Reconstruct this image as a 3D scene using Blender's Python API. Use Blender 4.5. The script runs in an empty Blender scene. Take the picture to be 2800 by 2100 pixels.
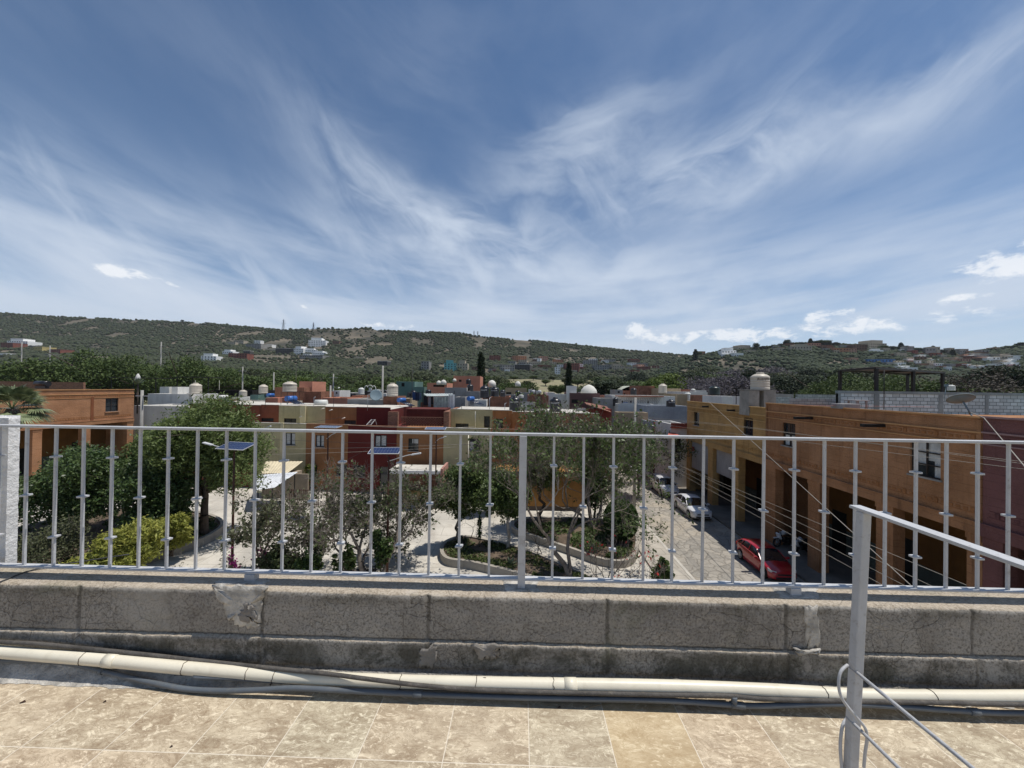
import bpy, math, random
import numpy as np
from mathutils import Vector, noise as mnoise
sc = bpy.context.scene
col = sc.collection
rad = math.radians
CZ = 10.5                      # eye height above the plaza
FPX = 1052.0                   # focal length in photograph pixels (2800 wide)
PITCH, ROLL = rad(0.44), rad(0.78)

# ---------------------------------------------------------------- camera
cd = bpy.data.cameras.new('camera'); cam = bpy.data.objects.new('camera', cd); col.objects.link(cam)
cd.sensor_width = 36; cd.lens = FPX/2800*36; cd.clip_start = 0.05; cd.clip_end = 30000
Fv = Vector((0, math.cos(PITCH), math.sin(PITCH)))
U0 = Vector((0, -math.sin(PITCH), math.cos(PITCH))); R0 = Vector((1, 0, 0))
Rv = R0*math.cos(ROLL) + U0*math.sin(ROLL); Uv = -R0*math.sin(ROLL) + U0*math.cos(ROLL)
from mathutils import Matrix
cam.matrix_world = Matrix(((Rv.x, Uv.x, -Fv.x, 0), (Rv.y, Uv.y, -Fv.y, 0), (Rv.z, Uv.z, -Fv.z, CZ), (0, 0, 0, 1)))
sc.camera = cam
sc.render.resolution_x = 1024; sc.render.resolution_y = 768
sc.view_settings.view_transform = 'Standard'; sc.view_settings.look = 'None'
sc.view_settings.exposure = 0.0; sc.view_settings.gamma = 1
O = Vector((0, 0, CZ))
def ray(px, py): return Fv + Rv*((px-1400)/FPX) - Uv*((py-1050)/FPX)
def at(px, py, Y):             # the point seen at a photograph pixel, Y metres ahead
    r = ray(px, py); return O + r*(Y/r.y)
def G(px, py, z=0.0):          # the point of a level plane seen at a photograph pixel
    r = ray(px, py); return O + r*((z-CZ)/r.z)
def hor(px): return 1058 + 0.0136*(px-1400)

# ---------------------------------------------------------------- sun
SUN = Vector((0.36, 0.035, 1.0)).normalized()
sl = bpy.data.lights.new('sun', 'SUN'); sl.energy = 4.4; sl.angle = rad(0.53); sl.color = (1.0, 0.955, 0.89)
so = bpy.data.objects.new('sun', sl); col.objects.link(so)
so.rotation_euler = (-SUN).to_track_quat('-Z', 'Y').to_euler(); so.location = (0, 0, 60)

# ---------------------------------------------------------------- world: sky with cirrus
class NT:
    def __init__(s, nt): s.nt = nt
    def n(s, t, **k):
        nd = s.nt.nodes.new(t)
        for a, v in k.items(): setattr(nd, a, v)
        return nd
    def put(s, sock, v):
        if v is None: return
        if hasattr(v, 'is_output') or isinstance(v, bpy.types.NodeSocket): s.nt.links.new(v, sock)
        else: sock.default_value = v
    def m(s, op, a, b=None, c=None, clamp=False):
        nd = s.n('ShaderNodeMath', operation=op); nd.use_clamp = clamp
        for i, v in enumerate((a, b, c)):
            if v is not None: s.put(nd.inputs[i], v)
        return nd.outputs[0]
    def xyz(s, x, y, z):
        nd = s.n('ShaderNodeCombineXYZ')
        for i, v in enumerate((x, y, z)): s.put(nd.inputs[i], v)
        return nd.outputs[0]
    def noise(s, vec, scale, detail=4, rough=.5, dist=0., w=None):
        nd = s.n('ShaderNodeTexNoise')
        if w is not None: nd.noise_dimensions = '4D'; nd.inputs['W'].default_value = w
        s.put(nd.inputs['Vector'], vec); nd.inputs['Scale'].default_value = scale
        nd.inputs['Detail'].default_value = detail; nd.inputs['Roughness'].default_value = rough
        nd.inputs['Distortion'].default_value = dist
        return nd
    def mix(s, f, a, b, mode='MIX'):
        nd = s.n('ShaderNodeMix', data_type='RGBA', blend_type=mode)
        s.put(nd.inputs[0], f); s.put(nd.inputs[6], a); s.put(nd.inputs[7], b)
        return nd.outputs[2]
    def rng(s, v, a, b, c=0., d=1., smooth=True):
        nd = s.n('ShaderNodeMapRange'); nd.interpolation_type = 'SMOOTHSTEP' if smooth else 'LINEAR'
        s.put(nd.inputs[0], v)
        for i, q in enumerate((a, b, c, d)): nd.inputs[i+1].default_value = q
        return nd.outputs[0]
    def link(s, a, b): s.nt.links.new(a, b)

w = bpy.data.worlds.new('World'); sc.world = w; w.use_nodes = True
for nd in list(w.node_tree.nodes): w.node_tree.nodes.remove(nd)
N = NT(w.node_tree)
sky = N.n('ShaderNodeTexSky', sky_type='NISHITA'); sky.sun_disc = False
sky.sun_elevation = math.asin(SUN.z); sky.sun_rotation = math.atan2(SUN.x, SUN.y)
sky.altitude = 1900; sky.air_density = 1.0; sky.dust_density = 0.6; sky.ozone_density = 1.6
tc = N.n('ShaderNodeTexCoord').outputs['Generated']
sp = N.n('ShaderNodeSeparateXYZ'); N.link(tc, sp.inputs[0]); X, Y, Z = sp.outputs
hz_ = N.m('SQRT', N.m('ADD', N.m('MULTIPLY', X, X), N.m('MULTIPLY', Y, Y)))
AZ = N.m('MULTIPLY', N.m('ARCTAN2', X, Y), 57.3)
EL = N.m('MULTIPLY', N.m('ARCTAN2', Z, hz_), 57.3)
# cirrus drifts along bowl-shaped lines over the view: down to the right at left, up to the right at right
FA = N.m('SUBTRACT', AZ, 6.0)
VV = N.m('SUBTRACT', EL, N.m('MULTIPLY', N.m('MULTIPLY', FA, FA), .0052))
wv = N.noise(N.xyz(N.m('MULTIPLY', AZ, .05), N.m('MULTIPLY', EL, .07), 0.), 1.0, 4, .55)
ws = N.n('ShaderNodeSeparateColor'); N.link(wv.outputs['Color'], ws.inputs[0])
VW = N.m('ADD', VV, N.m('MULTIPLY', N.m('SUBTRACT', ws.outputs[0], .5), 7.))
AW = N.m('ADD', AZ, N.m('MULTIPLY', N.m('SUBTRACT', ws.outputs[1], .5), 6.))
fib = N.noise(N.xyz(N.m('MULTIPLY', AW, .045), N.m('MULTIPLY', VW, .15), 3.1), 1.0, 12, .56, .3).outputs[0]
fe = N.noise(N.xyz(N.m('MULTIPLY', N.m('ADD', AW, VW), .085), N.m('MULTIPLY', N.m('SUBTRACT', VW, AW), .03), 5.1), 1.0, 12, .57, .4).outputs[0]
soft = N.noise(N.xyz(N.m('MULTIPLY', AZ, .045), N.m('MULTIPLY', VV, .085), 7.7), 1.0, 6, .55, .3).outputs[0]
def px_ae(px, py):
    r = ray(px, py).normalized(); return math.degrees(math.atan2(r.x, r.y)), math.degrees(math.asin(r.z))
def blob(px, py, a, b, rot, amp):
    az, el = px_ae(px, py); c, s_ = math.cos(rad(rot)), math.sin(rad(rot))
    dx = N.m('SUBTRACT', AZ, az); dy = N.m('SUBTRACT', EL, el)
    u = N.m('DIVIDE', N.m('ADD', N.m('MULTIPLY', dx, c), N.m('MULTIPLY', dy, s_)), a)
    v = N.m('DIVIDE', N.m('SUBTRACT', N.m('MULTIPLY', dy, c), N.m('MULTIPLY', dx, s_)), b)
    q = N.m('ADD', N.m('MULTIPLY', u, u), N.m('MULTIPLY', v, v))
    return N.m('MULTIPLY', N.m('EXPONENT', N.m('MULTIPLY', q, -1.0)), amp)
#         px    py    long wide rot  amp
BL = [(60, 510, 17, 3.8, -22, .78), (520, 670, 17, 3.4, -24, .60), (250, 790, 24, 3.2, -8, .50),
      (1120, 600, 13, 4.6, -24, .72), (1380, 700, 16, 4.4, -12, 1.0), (1000, 700, 14, 3.2, -18, .62), (1500, 540, 12, 6.5, 10, .55),
      (1900, 500, 11, 3.4, 6, 1.1), (2060, 430, 9, 3.6, 22, .55), (2470, 250, 7, 4.0, 30, .60), (2720, 180, 8, 4.0, 30, .32),
      (1620, 370, 9, 4.0, 8, .45), (960, 450, 7, 2.6, -40, .42), (2300, 800, 20, 3.2, 4, .45), (1780, 740, 15, 4, 0, .45),
      (2000, 250, 18, 10, 0, .13), (1000, 200, 20, 7, 12, .13), (2500, 620, 14, 3, 8, .08), (700, 810, 18, 2.8, -6, .60), (1180, 820, 18, 2.6, -6, .55)]
cov = None
for b_ in BL:
    q = blob(*b_); cov = q if cov is None else N.m('ADD', cov, q)
warm = N.m('MULTIPLY', N.m('EXPONENT', N.m('MULTIPLY', N.m('MAXIMUM', EL, 0.), -1/6.5)), .50)
cov = N.m('ADD', cov, warm)
cov = N.m('MINIMUM', cov, 1.15)
mixn = N.m('MAXIMUM', N.rng(fib, .38, .76), N.m('MULTIPLY', N.rng(fe, .44, .80), .8))
dens = N.m('MULTIPLY', cov, N.m('ADD', N.m('MULTIPLY', mixn, 1.05), N.m('MULTIPLY', N.rng(soft, .26, .66), .45)))
dens = N.m('MULTIPLY', dens, .86)
veil = N.m('MULTIPLY', N.rng(soft, .38, .8), .06)
str2 = N.noise(N.xyz(N.m('MULTIPLY', AZ, .035), N.m('MULTIPLY', N.m('SUBTRACT', EL, N.m('MULTIPLY', N.m('MULTIPLY', FA, FA), .0015)), .22), 9.9), 1.0, 8, .58, .2).outputs[0]
lowm = N.m('EXPONENT', N.m('MULTIPLY', N.m('POWER', N.m('DIVIDE', N.m('SUBTRACT', EL, 9.), 8.), 2.), -1.))
veil = N.m('ADD', veil, N.m('MULTIPLY', N.m('MULTIPLY', lowm, N.rng(str2, .40, .70)), .75))
veil = N.m('ADD', veil, N.m('MULTIPLY', N.m('EXPONENT', N.m('MULTIPLY', N.m('MAXIMUM', EL, 0.), -1/7.0)), .85))
dens = N.m('SUBTRACT', 1., N.m('EXPONENT', N.m('MULTIPLY', N.m('ADD', N.m('POWER', dens, 1.3), veil), -1.8)))
# low cumulus heads near the horizon
cu = N.noise(N.xyz(N.m('MULTIPLY', AZ, .42), N.m('MULTIPLY', EL, .75), 1.3), .9, 10, .66, .2).outputs[0]
cm = None
for b_ in [(1740, 900, 2.6, .9, 0, 1.0), (1830, 925, 6, .9, 0, .62), (2020, 915, 4, .9, 0, .55), (2790, 712, 4.0, 1.5, 10, .95), (2660, 812, 2.0, .4, 0, .5),
           (325, 744, 2.2, .75, -8, .88), (470, 778, 1.3, .35, -20, .42), (830, 838, 1.2, .35, -20, .5), (2340, 890, 12, 1.2, 3, .55), (1020, 888, 3, .5, 0, .55), (1100, 893, 3, .5, 0, .5), (2250, 862, 5, .7, 6, .45)]:
    q = blob(*b_); cm = q if cm is None else N.m('ADD', cm, q)
cum = N.rng(N.m('ADD', N.m('MULTIPLY', N.m('MINIMUM', cm, 1.), .50), N.m('MULTIPLY', cu, 1.25)), .79, 1.02)
cum = N.m('MULTIPLY', cum, N.rng(cm, .12, .4))
SKYK, CK = .105, 1.0
skc = N.mix(1.0, sky.outputs[0], (.80, .95, 1.02, 1), 'MULTIPLY')
hzk = N.m('EXPONENT', N.m('MULTIPLY', N.m('MAXIMUM', EL, 0.), -1/6.))
c1 = N.mix(dens, skc, N.mix(hzk, (6.1, 6.9, 8.1, 1), (6.5, 7.0, 7.8, 1)))
c2 = N.mix(N.m('MULTIPLY', cum, .75), c1, (9.4, 9.6, 9.9, 1))
bg = N.n('ShaderNodeBackground'); N.link(c2, bg.inputs[0]); bg.inputs[1].default_value = SKYK
wo = N.n('ShaderNodeOutputWorld'); N.link(bg.outputs[0], wo.inputs[0])

# ---------------------------------------------------------------- helpers: things
def put(o, parent=None):
    col.objects.link(o)
    if parent is not None: o.parent = parent
    return o
def tag(o, label, cat, group=None):
    o['label'] = label; o['category'] = cat
    if group: o['group'] = group
    return o
def thing(name, label, cat, loc=(0, 0, 0), rz=0., group=None):
    o = bpy.data.objects.new(name, None); o.empty_display_size = .2; col.objects.link(o)
    o.location = loc; o.rotation_euler = (0, 0, rz); return tag(o, label, cat, group)
def copy_tree(o, parent=None):
    c = o.copy(); put(c, parent)
    for ch in list(o.children): copy_tree(ch, c)
    return c
def mesh_np(name, V, F, m, parent=None, smooth=False):
    V = np.asarray(V, dtype=np.float32).reshape(-1, 3); F = np.asarray(F, dtype=np.int32); k = F.shape[1]
    me = bpy.data.meshes.new(name)
    me.vertices.add(len(V)); me.vertices.foreach_set('co', V.ravel())
    me.loops.add(F.size); me.loops.foreach_set('vertex_index', F.ravel())
    me.polygons.add(len(F)); me.polygons.foreach_set('loop_start', np.arange(0, F.size, k, dtype=np.int32))
    if smooth: me.polygons.foreach_set('use_smooth', np.ones(len(F), dtype=bool))
    me.update(calc_edges=True); me.materials.append(m)
    return put(bpy.data.objects.new(name, me), parent)
class MB:
    def __init__(s): s.v = []; s.f = []; s.sm = []
    def add(s, vs, fs, sm=False):
        b = len(s.v); s.v += [tuple(q) for q in vs]
        for f in fs: s.f.append(tuple(b+i for i in f)); s.sm.append(sm)
        return s
    def box(s, x0, x1, y0, y1, z0, z1):
        v = [(x, y, z) for z in (z0, z1) for y in (y0, y1) for x in (x0, x1)]
        return s.add(v, [(0, 2, 3, 1), (4, 5, 7, 6), (0, 1, 5, 4), (2, 6, 7, 3), (0, 4, 6, 2), (1, 3, 7, 5)])
    def obox(s, c, u, v, n, hu, hv, hn):     # oriented box by axes and half sizes
        c, u, v, n = Vector(c), Vector(u).normalized(), Vector(v).normalized(), Vector(n).normalized()
        vs = [c+u*hu*i+v*hv*j+n*hn*k for k in (-1, 1) for j in (-1, 1) for i in (-1, 1)]
        return s.add(vs, [(0, 2, 3, 1), (4, 5, 7, 6), (0, 1, 5, 4), (2, 6, 7, 3), (0, 4, 6, 2), (1, 3, 7, 5)])
    def bar(s, a, b, w, h=None):
        a, b = Vector(a), Vector(b); h = h or w; n = (b-a)
        if n.length < 1e-6: return s
        up = Vector((0, 0, 1)) if abs(n.normalized().z) < .95 else Vector((0, 1, 0))
        u = n.cross(up).normalized(); v = u.cross(n).normalized()
        return s.obox((a+b)/2, u, v, n, w/2, h/2, n.length/2)
    def tube(s, pts, r, n=8, caps=True, sm=True):
        pts = [Vector(p) for p in pts]; rs = r if isinstance(r, (list, tuple)) else [r]*len(pts)
        b = []; prev = None
        for i, p in enumerate(pts):
            t = (pts[min(i+1, len(pts)-1)]-pts[max(i-1, 0)]).normalized()
            if prev is None: u = t.cross(Vector((0, 0, 1)) if abs(t.z) < .9 else Vector((0, 1, 0))).normalized()
            else: u = (prev - t*prev.dot(t)).normalized()
            prev = u; v = t.cross(u)
            b += [p+(u*math.cos(2*math.pi*k/n)+v*math.sin(2*math.pi*k/n))*rs[i] for k in range(n)]
        fs = [(i*n+k, i*n+(k+1) % n, (i+1)*n+(k+1) % n, (i+1)*n+k) for i in range(len(pts)-1) for k in range(n)]
        s.add(b, fs, sm)
        if caps:
            L = len(s.v)-len(b)
            s.f.append(tuple(L+k for k in range(n-1, -1, -1))); s.sm.append(False)
            s.f.append(tuple(L+(len(pts)-1)*n+k for k in range(n))); s.sm.append(False)
        return s
    def lathe(s, c, prof, n=20, sm=True):
        c = Vector(c); b = [c+Vector((r*math.cos(2*math.pi*k/n), r*math.sin(2*math.pi*k/n), z)) for r, z in prof for k in range(n)]
        return s.add(b, [(i*n+k, i*n+(k+1) % n, (i+1)*n+(k+1) % n, (i+1)*n+k) for i in range(len(prof)-1) for k in range(n)], sm)
    def prism(s, poly, z0, z1):
        n = len(poly); v = [(p[0], p[1], z0) for p in poly]+[(p[0], p[1], z1) for p in poly]
        return s.add(v, [tuple(range(n-1, -1, -1)), tuple(range(n, 2*n))]+[(i, (i+1) % n, n+(i+1) % n, n+i) for i in range(n)])
    def build(s, name, m, parent=None, bevel=0.):
        me = bpy.data.meshes.new(name); me.from_pydata(s.v, [], s.f)
        me.polygons.foreach_set('use_smooth', s.sm); me.update(); me.materials.append(m)
        o = put(bpy.data.objects.new(name, me), parent)
        if bevel:
            bm_ = o.modifiers.new('bevel', 'BEVEL'); bm_.width = bevel; bm_.segments = 2; bm_.limit_method = 'ANGLE'
        return o
def structure(o): o['kind'] = 'structure'; return o

# ---------------------------------------------------------------- materials
def newmat(name):
    m = bpy.data.materials.new(name); m.use_nodes = True; nt = m.node_tree
    b = nt.nodes['Principled BSDF']; return m, NT(nt), b
def c4(c, k=1.): return (min(1, c[0]*k), min(1, c[1]*k), min(1, c[2]*k), 1)
MATS = {}
def mat(name, c, rough=.8, var=.18, scale=2., bump=.15, bscale=40., metal=0., c2=None, spec=.3, streak=0., dirt=0., dcol=(.07, .055, .04), courses=0.):
    if name in MATS: return MATS[name]
    m, N_, b = newmat(name); MATS[name] = m
    tcn = N_.n('ShaderNodeTexCoord').outputs['Object']
    n1 = N_.noise(tcn, scale, 6, .6, .3).outputs[0]
    a, bb = c4(c, 1-var), c4(c2 or c, 1+var)
    colr = N_.mix(N_.rng(n1, .3, .7), a, bb)
    if streak:
        sp_ = N_.n('ShaderNodeMapping'); sp_.inputs['Scale'].default_value = (2.2, 2.2, .22); N_.link(tcn, sp_.inputs[0])
        n2 = N_.noise(sp_.outputs[0], 1.4, 6, .65).outputs[0]
        colr = N_.mix(N_.m('MULTIPLY', N_.rng(n2, .5, .78), streak), colr, c4(c, .38))
    if dirt:
        n3 = N_.noise(tcn, scale*3.3, 7, .7, .8, w=2.).outputs[0]
        colr = N_.mix(N_.m('MULTIPLY', N_.rng(n3, .52, .7), dirt), colr, c4(dcol))
    if courses:
        s5 = N_.n('ShaderNodeSeparateXYZ'); N_.link(tcn, s5.inputs[0]); wz = N_.m('MULTIPLY', N_.m('SUBTRACT', N_.noise(tcn, .9, 3).outputs[0], .5), .16)
        fz = N_.m('FRACT', N_.m('DIVIDE', N_.m('ADD', s5.outputs[2], wz), courses)); ln = N_.m('MULTIPLY', N_.rng(N_.m('ABSOLUTE', N_.m('SUBTRACT', fz, .5)), .0, .07, 1, 0), N_.rng(N_.noise(tcn, 1.6, 4, .6, w=8.).outputs[0], .40, .58))
        colr = N_.mix(N_.m('MULTIPLY', ln, .5), colr, c4(c, .35))
        n6 = N_.noise(tcn, .35, 5, .6, .5, w=3.).outputs[0]; colr = N_.mix(N_.m('MULTIPLY', N_.rng(n6, .5, .7), .35), colr, c4((c[0]*1.05+.06, c[1]*1.1+.06, c[2]+.06)))
    N_.put(b.inputs['Base Color'], colr); b.inputs['Roughness'].default_value = rough
    b.inputs['Metallic'].default_value = metal; b.inputs['Specular IOR Level'].default_value = spec
    if bump:
        n4 = N_.noise(tcn, bscale, 5, .65).outputs[0]; bp = N_.n('ShaderNodeBump'); bp.inputs['Strength'].default_value = min(1, bump*2.2)
        bp.inputs['Distance'].default_value = .6/bscale; N_.link(n4, bp.inputs['Height']); N_.link(bp.outputs[0], b.inputs['Normal'])
    return m
def leafmat(name, cols, trans=.25, rough=.55):
    if name in MATS: return MATS[name]
    m, N_, b = newmat(name); MATS[name] = m
    r = N_.n('ShaderNodeNewGeometry').outputs['Random Per Island']
    tcn = N_.n('ShaderNodeTexCoord').outputs['Object']
    n1 = N_.noise(tcn, .8, 3, .5).outputs[0]
    f = N_.m('ADD', N_.m('MULTIPLY', r, .6), N_.m('MULTIPLY', N_.rng(n1, .3, .7), .4))
    cr = N_.n('ShaderNodeValToRGB'); N_.link(f, cr.inputs[0]); e = cr.color_ramp.elements
    e[0].color = c4(cols[0]); e[1].color = c4(cols[-1])
    for i, c in enumerate(cols[1:-1]): q = e.new((i+1)/(len(cols)-1)); q.color = c4(c)
    N_.put(b.inputs['Base Color'], cr.outputs[0]); b.inputs['Roughness'].default_value = rough; b.inputs['Specular IOR Level'].default_value = .25
    tr = N_.n('ShaderNodeBsdfTranslucent'); N_.link(cr.outputs[0], tr.inputs[0])
    mx = N_.n('ShaderNodeMixShader'); mx.inputs[0].default_value = trans
    N_.link(b.outputs[0], mx.inputs[1]); N_.link(tr.outputs[0], mx.inputs[2])
    N_.link(mx.outputs[0], m.node_tree.nodes['Material Output'].inputs[0])
    return m
def blockwall(name, c, mort, bw=.4, bh=.2, var=.2, rough=.85, axis='xz', ms=.012):
    if name in MATS: return MATS[name]
    m, N_, b = newmat(name); MATS[name] = m
    tcn = N_.n('ShaderNodeTexCoord').outputs['Object']; s_ = N_.n('ShaderNodeSeparateXYZ'); N_.link(tcn, s_.inputs[0])
    h = s_.outputs[0] if axis == 'xz' else s_.outputs[1]
    if axis == 'both': h = N_.m('ADD', s_.outputs[0], s_.outputs[1])
    v = N_.xyz(h, s_.outputs[2], 0.)
    bt = N_.n('ShaderNodeTexBrick'); N_.link(v, bt.inputs['Vector']); bt.inputs['Scale'].default_value = 1.
    bt.inputs['Brick Width'].default_value = bw; bt.inputs['Row Height'].default_value = bh; bt.inputs['Mortar Size'].default_value = ms
    bt.inputs['Mortar Smooth'].default_value = .2; bt.inputs['Bias'].default_value = 0.
    bt.inputs['Color1'].default_value = c4(c, 1-var); bt.inputs['Color2'].default_value = c4(c, 1+var); bt.inputs['Mortar'].default_value = c4(mort)
    n1 = N_.noise(tcn, 3., 6, .65).outputs[0]
    cc = N_.mix(N_.m('MULTIPLY', N_.rng(n1, .45, .75), .35), bt.outputs[0], c4(c, .45))
    N_.put(b.inputs['Base Color'], cc); b.inputs['Roughness'].default_value = rough; b.inputs['Specular IOR Level'].default_value = .2
    bp = N_.n('ShaderNodeBump'); bp.inputs['Distance'].default_value = .01; bp.inputs['Strength'].default_value = .7
    N_.link(N_.m('SUBTRACT', N_.m('MULTIPLY', N_.noise(tcn, 30, 4).outputs[0], .4), bt.outputs['Fac']), bp.inputs['Height']); N_.link(bp.outputs[0], b.inputs['Normal'])
    return m
def glass(name='window_glass', c=(.03, .035, .04)):
    if name in MATS: return MATS[name]
    m = mat(name, c, rough=.08, var=.3, scale=1.2, bump=0, spec=.6); return m
M_ = {}
M_['steel'] = mat('grey_paint', (.47, .475, .48), .5, .06, 9, .12, 60, spec=.3, dirt=.5, dcol=(.24, .20, .17))
M_['soil'] = mat('soil', (.115, .085, .06), .95, .35, 1.5, .4, 18)
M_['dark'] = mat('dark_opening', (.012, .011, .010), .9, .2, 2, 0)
M_['frame'] = mat('dark_frame', (.035, .025, .02), .6, .2, 3, .05)
M_['white'] = mat('white_paint', (.72, .71, .68), .7, .08, 2, .1, 30, streak=.25)
M_['concrete'] = mat('concrete', (.30, .28, .25), .9, .2, 1.5, .3, 25, streak=.4)
M_['black'] = mat('black_plastic', (.012, .012, .014), .35, .2, 2, .02, spec=.5)
M_['rubber'] = mat('rubber', (.02, .02, .02), .8, .1, 5, .05)
M_['metal'] = mat('galvanised_metal', (.42, .43, .44), .4, .12, 4, .05, 30, metal=.6)
M_['wire'] = mat('wire', (.05, .05, .05), .6, .1, 1, 0)
M_['wirelight'] = mat('light_wire', (.32, .29, .245), .6, .1, 1, 0)
M_['bark'] = mat('bark', (.085, .065, .05), .95, .3, 3, .5, 14)
M_['barkgrey'] = mat('grey_bark', (.20, .17, .145), .95, .25, 3, .5, 14)
M_['polecon'] = mat('pole_concrete', (.30, .29, .27), .9, .12, 1, .15, 20)
# ================================================================ THE TERRACE
TA = math.atan(-0.0235); TC, TS = math.cos(TA), math.sin(TA)
def tloc(px, py, t):           # local (s, z) on the plane t = const of the terrace frame
    r = ray(px, py); k = t/(-TS*r.x+TC*r.y); p = O+r*k
    return p.x*TC+p.y*TS, p.z
def tg(px, py, z):             # local (s, t) on a level plane
    p = G(px, py, z); return p.x*TC+p.y*TS, -p.x*TS+p.y*TC
def turned(o): o.rotation_euler.z = TA; return o
ZP, ZF = CZ-1.032, CZ-1.45     # parapet top, terrace floor
TW = 1.895                     # depth of the wall's face

# --- floor tiles
def tile_mat():
    m, N_, b = newmat('travertine_tiles')
    t = N_.n('ShaderNodeTexCoord').outputs['Object']; s_ = N_.n('ShaderNodeSeparateXYZ'); N_.link(t, s_.inputs[0])
    ts = .335; u = N_.m('DIVIDE', N_.m('SUBTRACT', s_.outputs[0], .052), ts); v = N_.m('DIVIDE', N_.m('SUBTRACT', s_.outputs[1], 1.487), ts)
    fu = N_.m('FRACT', u); fv = N_.m('FRACT', v)
    du = N_.m('MINIMUM', fu, N_.m('SUBTRACT', 1., fu)); dv = N_.m('MINIMUM', fv, N_.m('SUBTRACT', 1., fv))
    wob = N_.m('MULTIPLY', N_.m('SUBTRACT', N_.noise(t, 60, 3).outputs[0], .5), .008)
    d = N_.m('ADD', N_.m('MINIMUM', du, dv), wob)
    gr = N_.rng(d, .003, .008, 1., 0.)
    iu = N_.m('FLOOR', u); iv = N_.m('FLOOR', v)
    wn = N_.n('ShaderNodeTexWhiteNoise', noise_dimensions='2D'); N_.link(N_.xyz(iu, iv, 0.), wn.inputs['Vector'])
    # each tile carries its own piece of marbling
    off = N_.n('ShaderNodeVectorMath', operation='MULTIPLY_ADD'); N_.link(wn.outputs['Color'], off.inputs[0]); off.inputs[1].default_value = (3.1, 4.7, 2.); N_.link(t, off.inputs[2])
    mp = N_.n('ShaderNodeMapping'); mp.inputs['Rotation'].default_value = (0, 0, rad(25)); mp.inputs['Scale'].default_value = (1, 1.9, 1); N_.link(off.outputs[0], mp.inputs[0])
    big = N_.noise(mp.outputs[0], 4.2, 8, .68, 1.3).outputs[0]
    fine = N_.noise(mp.outputs[0], 15, 9, .72, 1.8).outputs[0]
    vn = N_.noise(mp.outputs[0], 7, 9, .75, 2.6).outputs[0]
    base = N_.mix(N_.rng(big, .34, .66), (.33, .26, .18, 1), (.56, .475, .35, 1))
    base = N_.mix(N_.m('MULTIPLY', N_.rng(fine, .52, .62), .9), base, (.72, .63, .48, 1))
    base = N_.mix(N_.m('MULTIPLY', N_.rng(fine, .46, .34), .55), base, (.23, .155, .09, 1))
    vein = N_.m('ABSOLUTE', N_.m('SUBTRACT', vn, .5)); base = N_.mix(N_.m('MULTIPLY', N_.rng(vein, .0, .022, 1, 0), .65), base, (.15, .095, .055, 1))
    tint = N_.mix(wn.outputs['Value'], (1.03, .985, .94, 1), (.97, 1.0, .98, 1)); base = N_.mix(1., base, tint, 'MULTIPLY')
    # one tile is more ochre than the rest
    sel = N_.m('MULTIPLY', N_.m('COMPARE', iu, 1., .1), N_.m('COMPARE', iv, 0., .1))
    base = N_.mix(N_.m('MULTIPLY', sel, .35), base, (.56, .38, .17, 1))
    dust = N_.noise(t, 1.4, 5, .6).outputs[0]; base = N_.mix(N_.m('MULTIPLY', N_.rng(dust, .4, .75), .28), base, (.50, .43, .33, 1))
    base = N_.mix(N_.m('MULTIPLY', gr, .85), base, (.70, .63, .51, 1))
    N_.put(b.inputs['Base Color'], base); b.inputs['Roughness'].default_value = .62; b.inputs['Specular IOR Level'].default_value = .3
    bp = N_.n('ShaderNodeBump'); bp.inputs['Distance'].default_value = .002; bp.inputs['Strength'].default_value = .6
    N_.link(N_.m('SUBTRACT', fine, N_.m('MULTIPLY', gr, .6)), bp.inputs['Height']); N_.link(bp.outputs[0], b.inputs['Normal'])
    return m
mb = MB(); mb.box(-6.5, 6.5, -3.2, 1.845, ZF-.25, ZF)
structure(turned(mb.build('terrace_floor', tile_mat())))

# --- the building below the terrace
mb = MB(); mb.box(-6.5, 6.5, -3.2, 2.06, 0, ZF-.254)
own = turned(mb.build('own_building', mat('cream_render', (.5, .43, .3), .9, streak=.3)))
tag(own, 'cream rendered building that carries the tiled terrace in the foreground', 'building')

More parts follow.
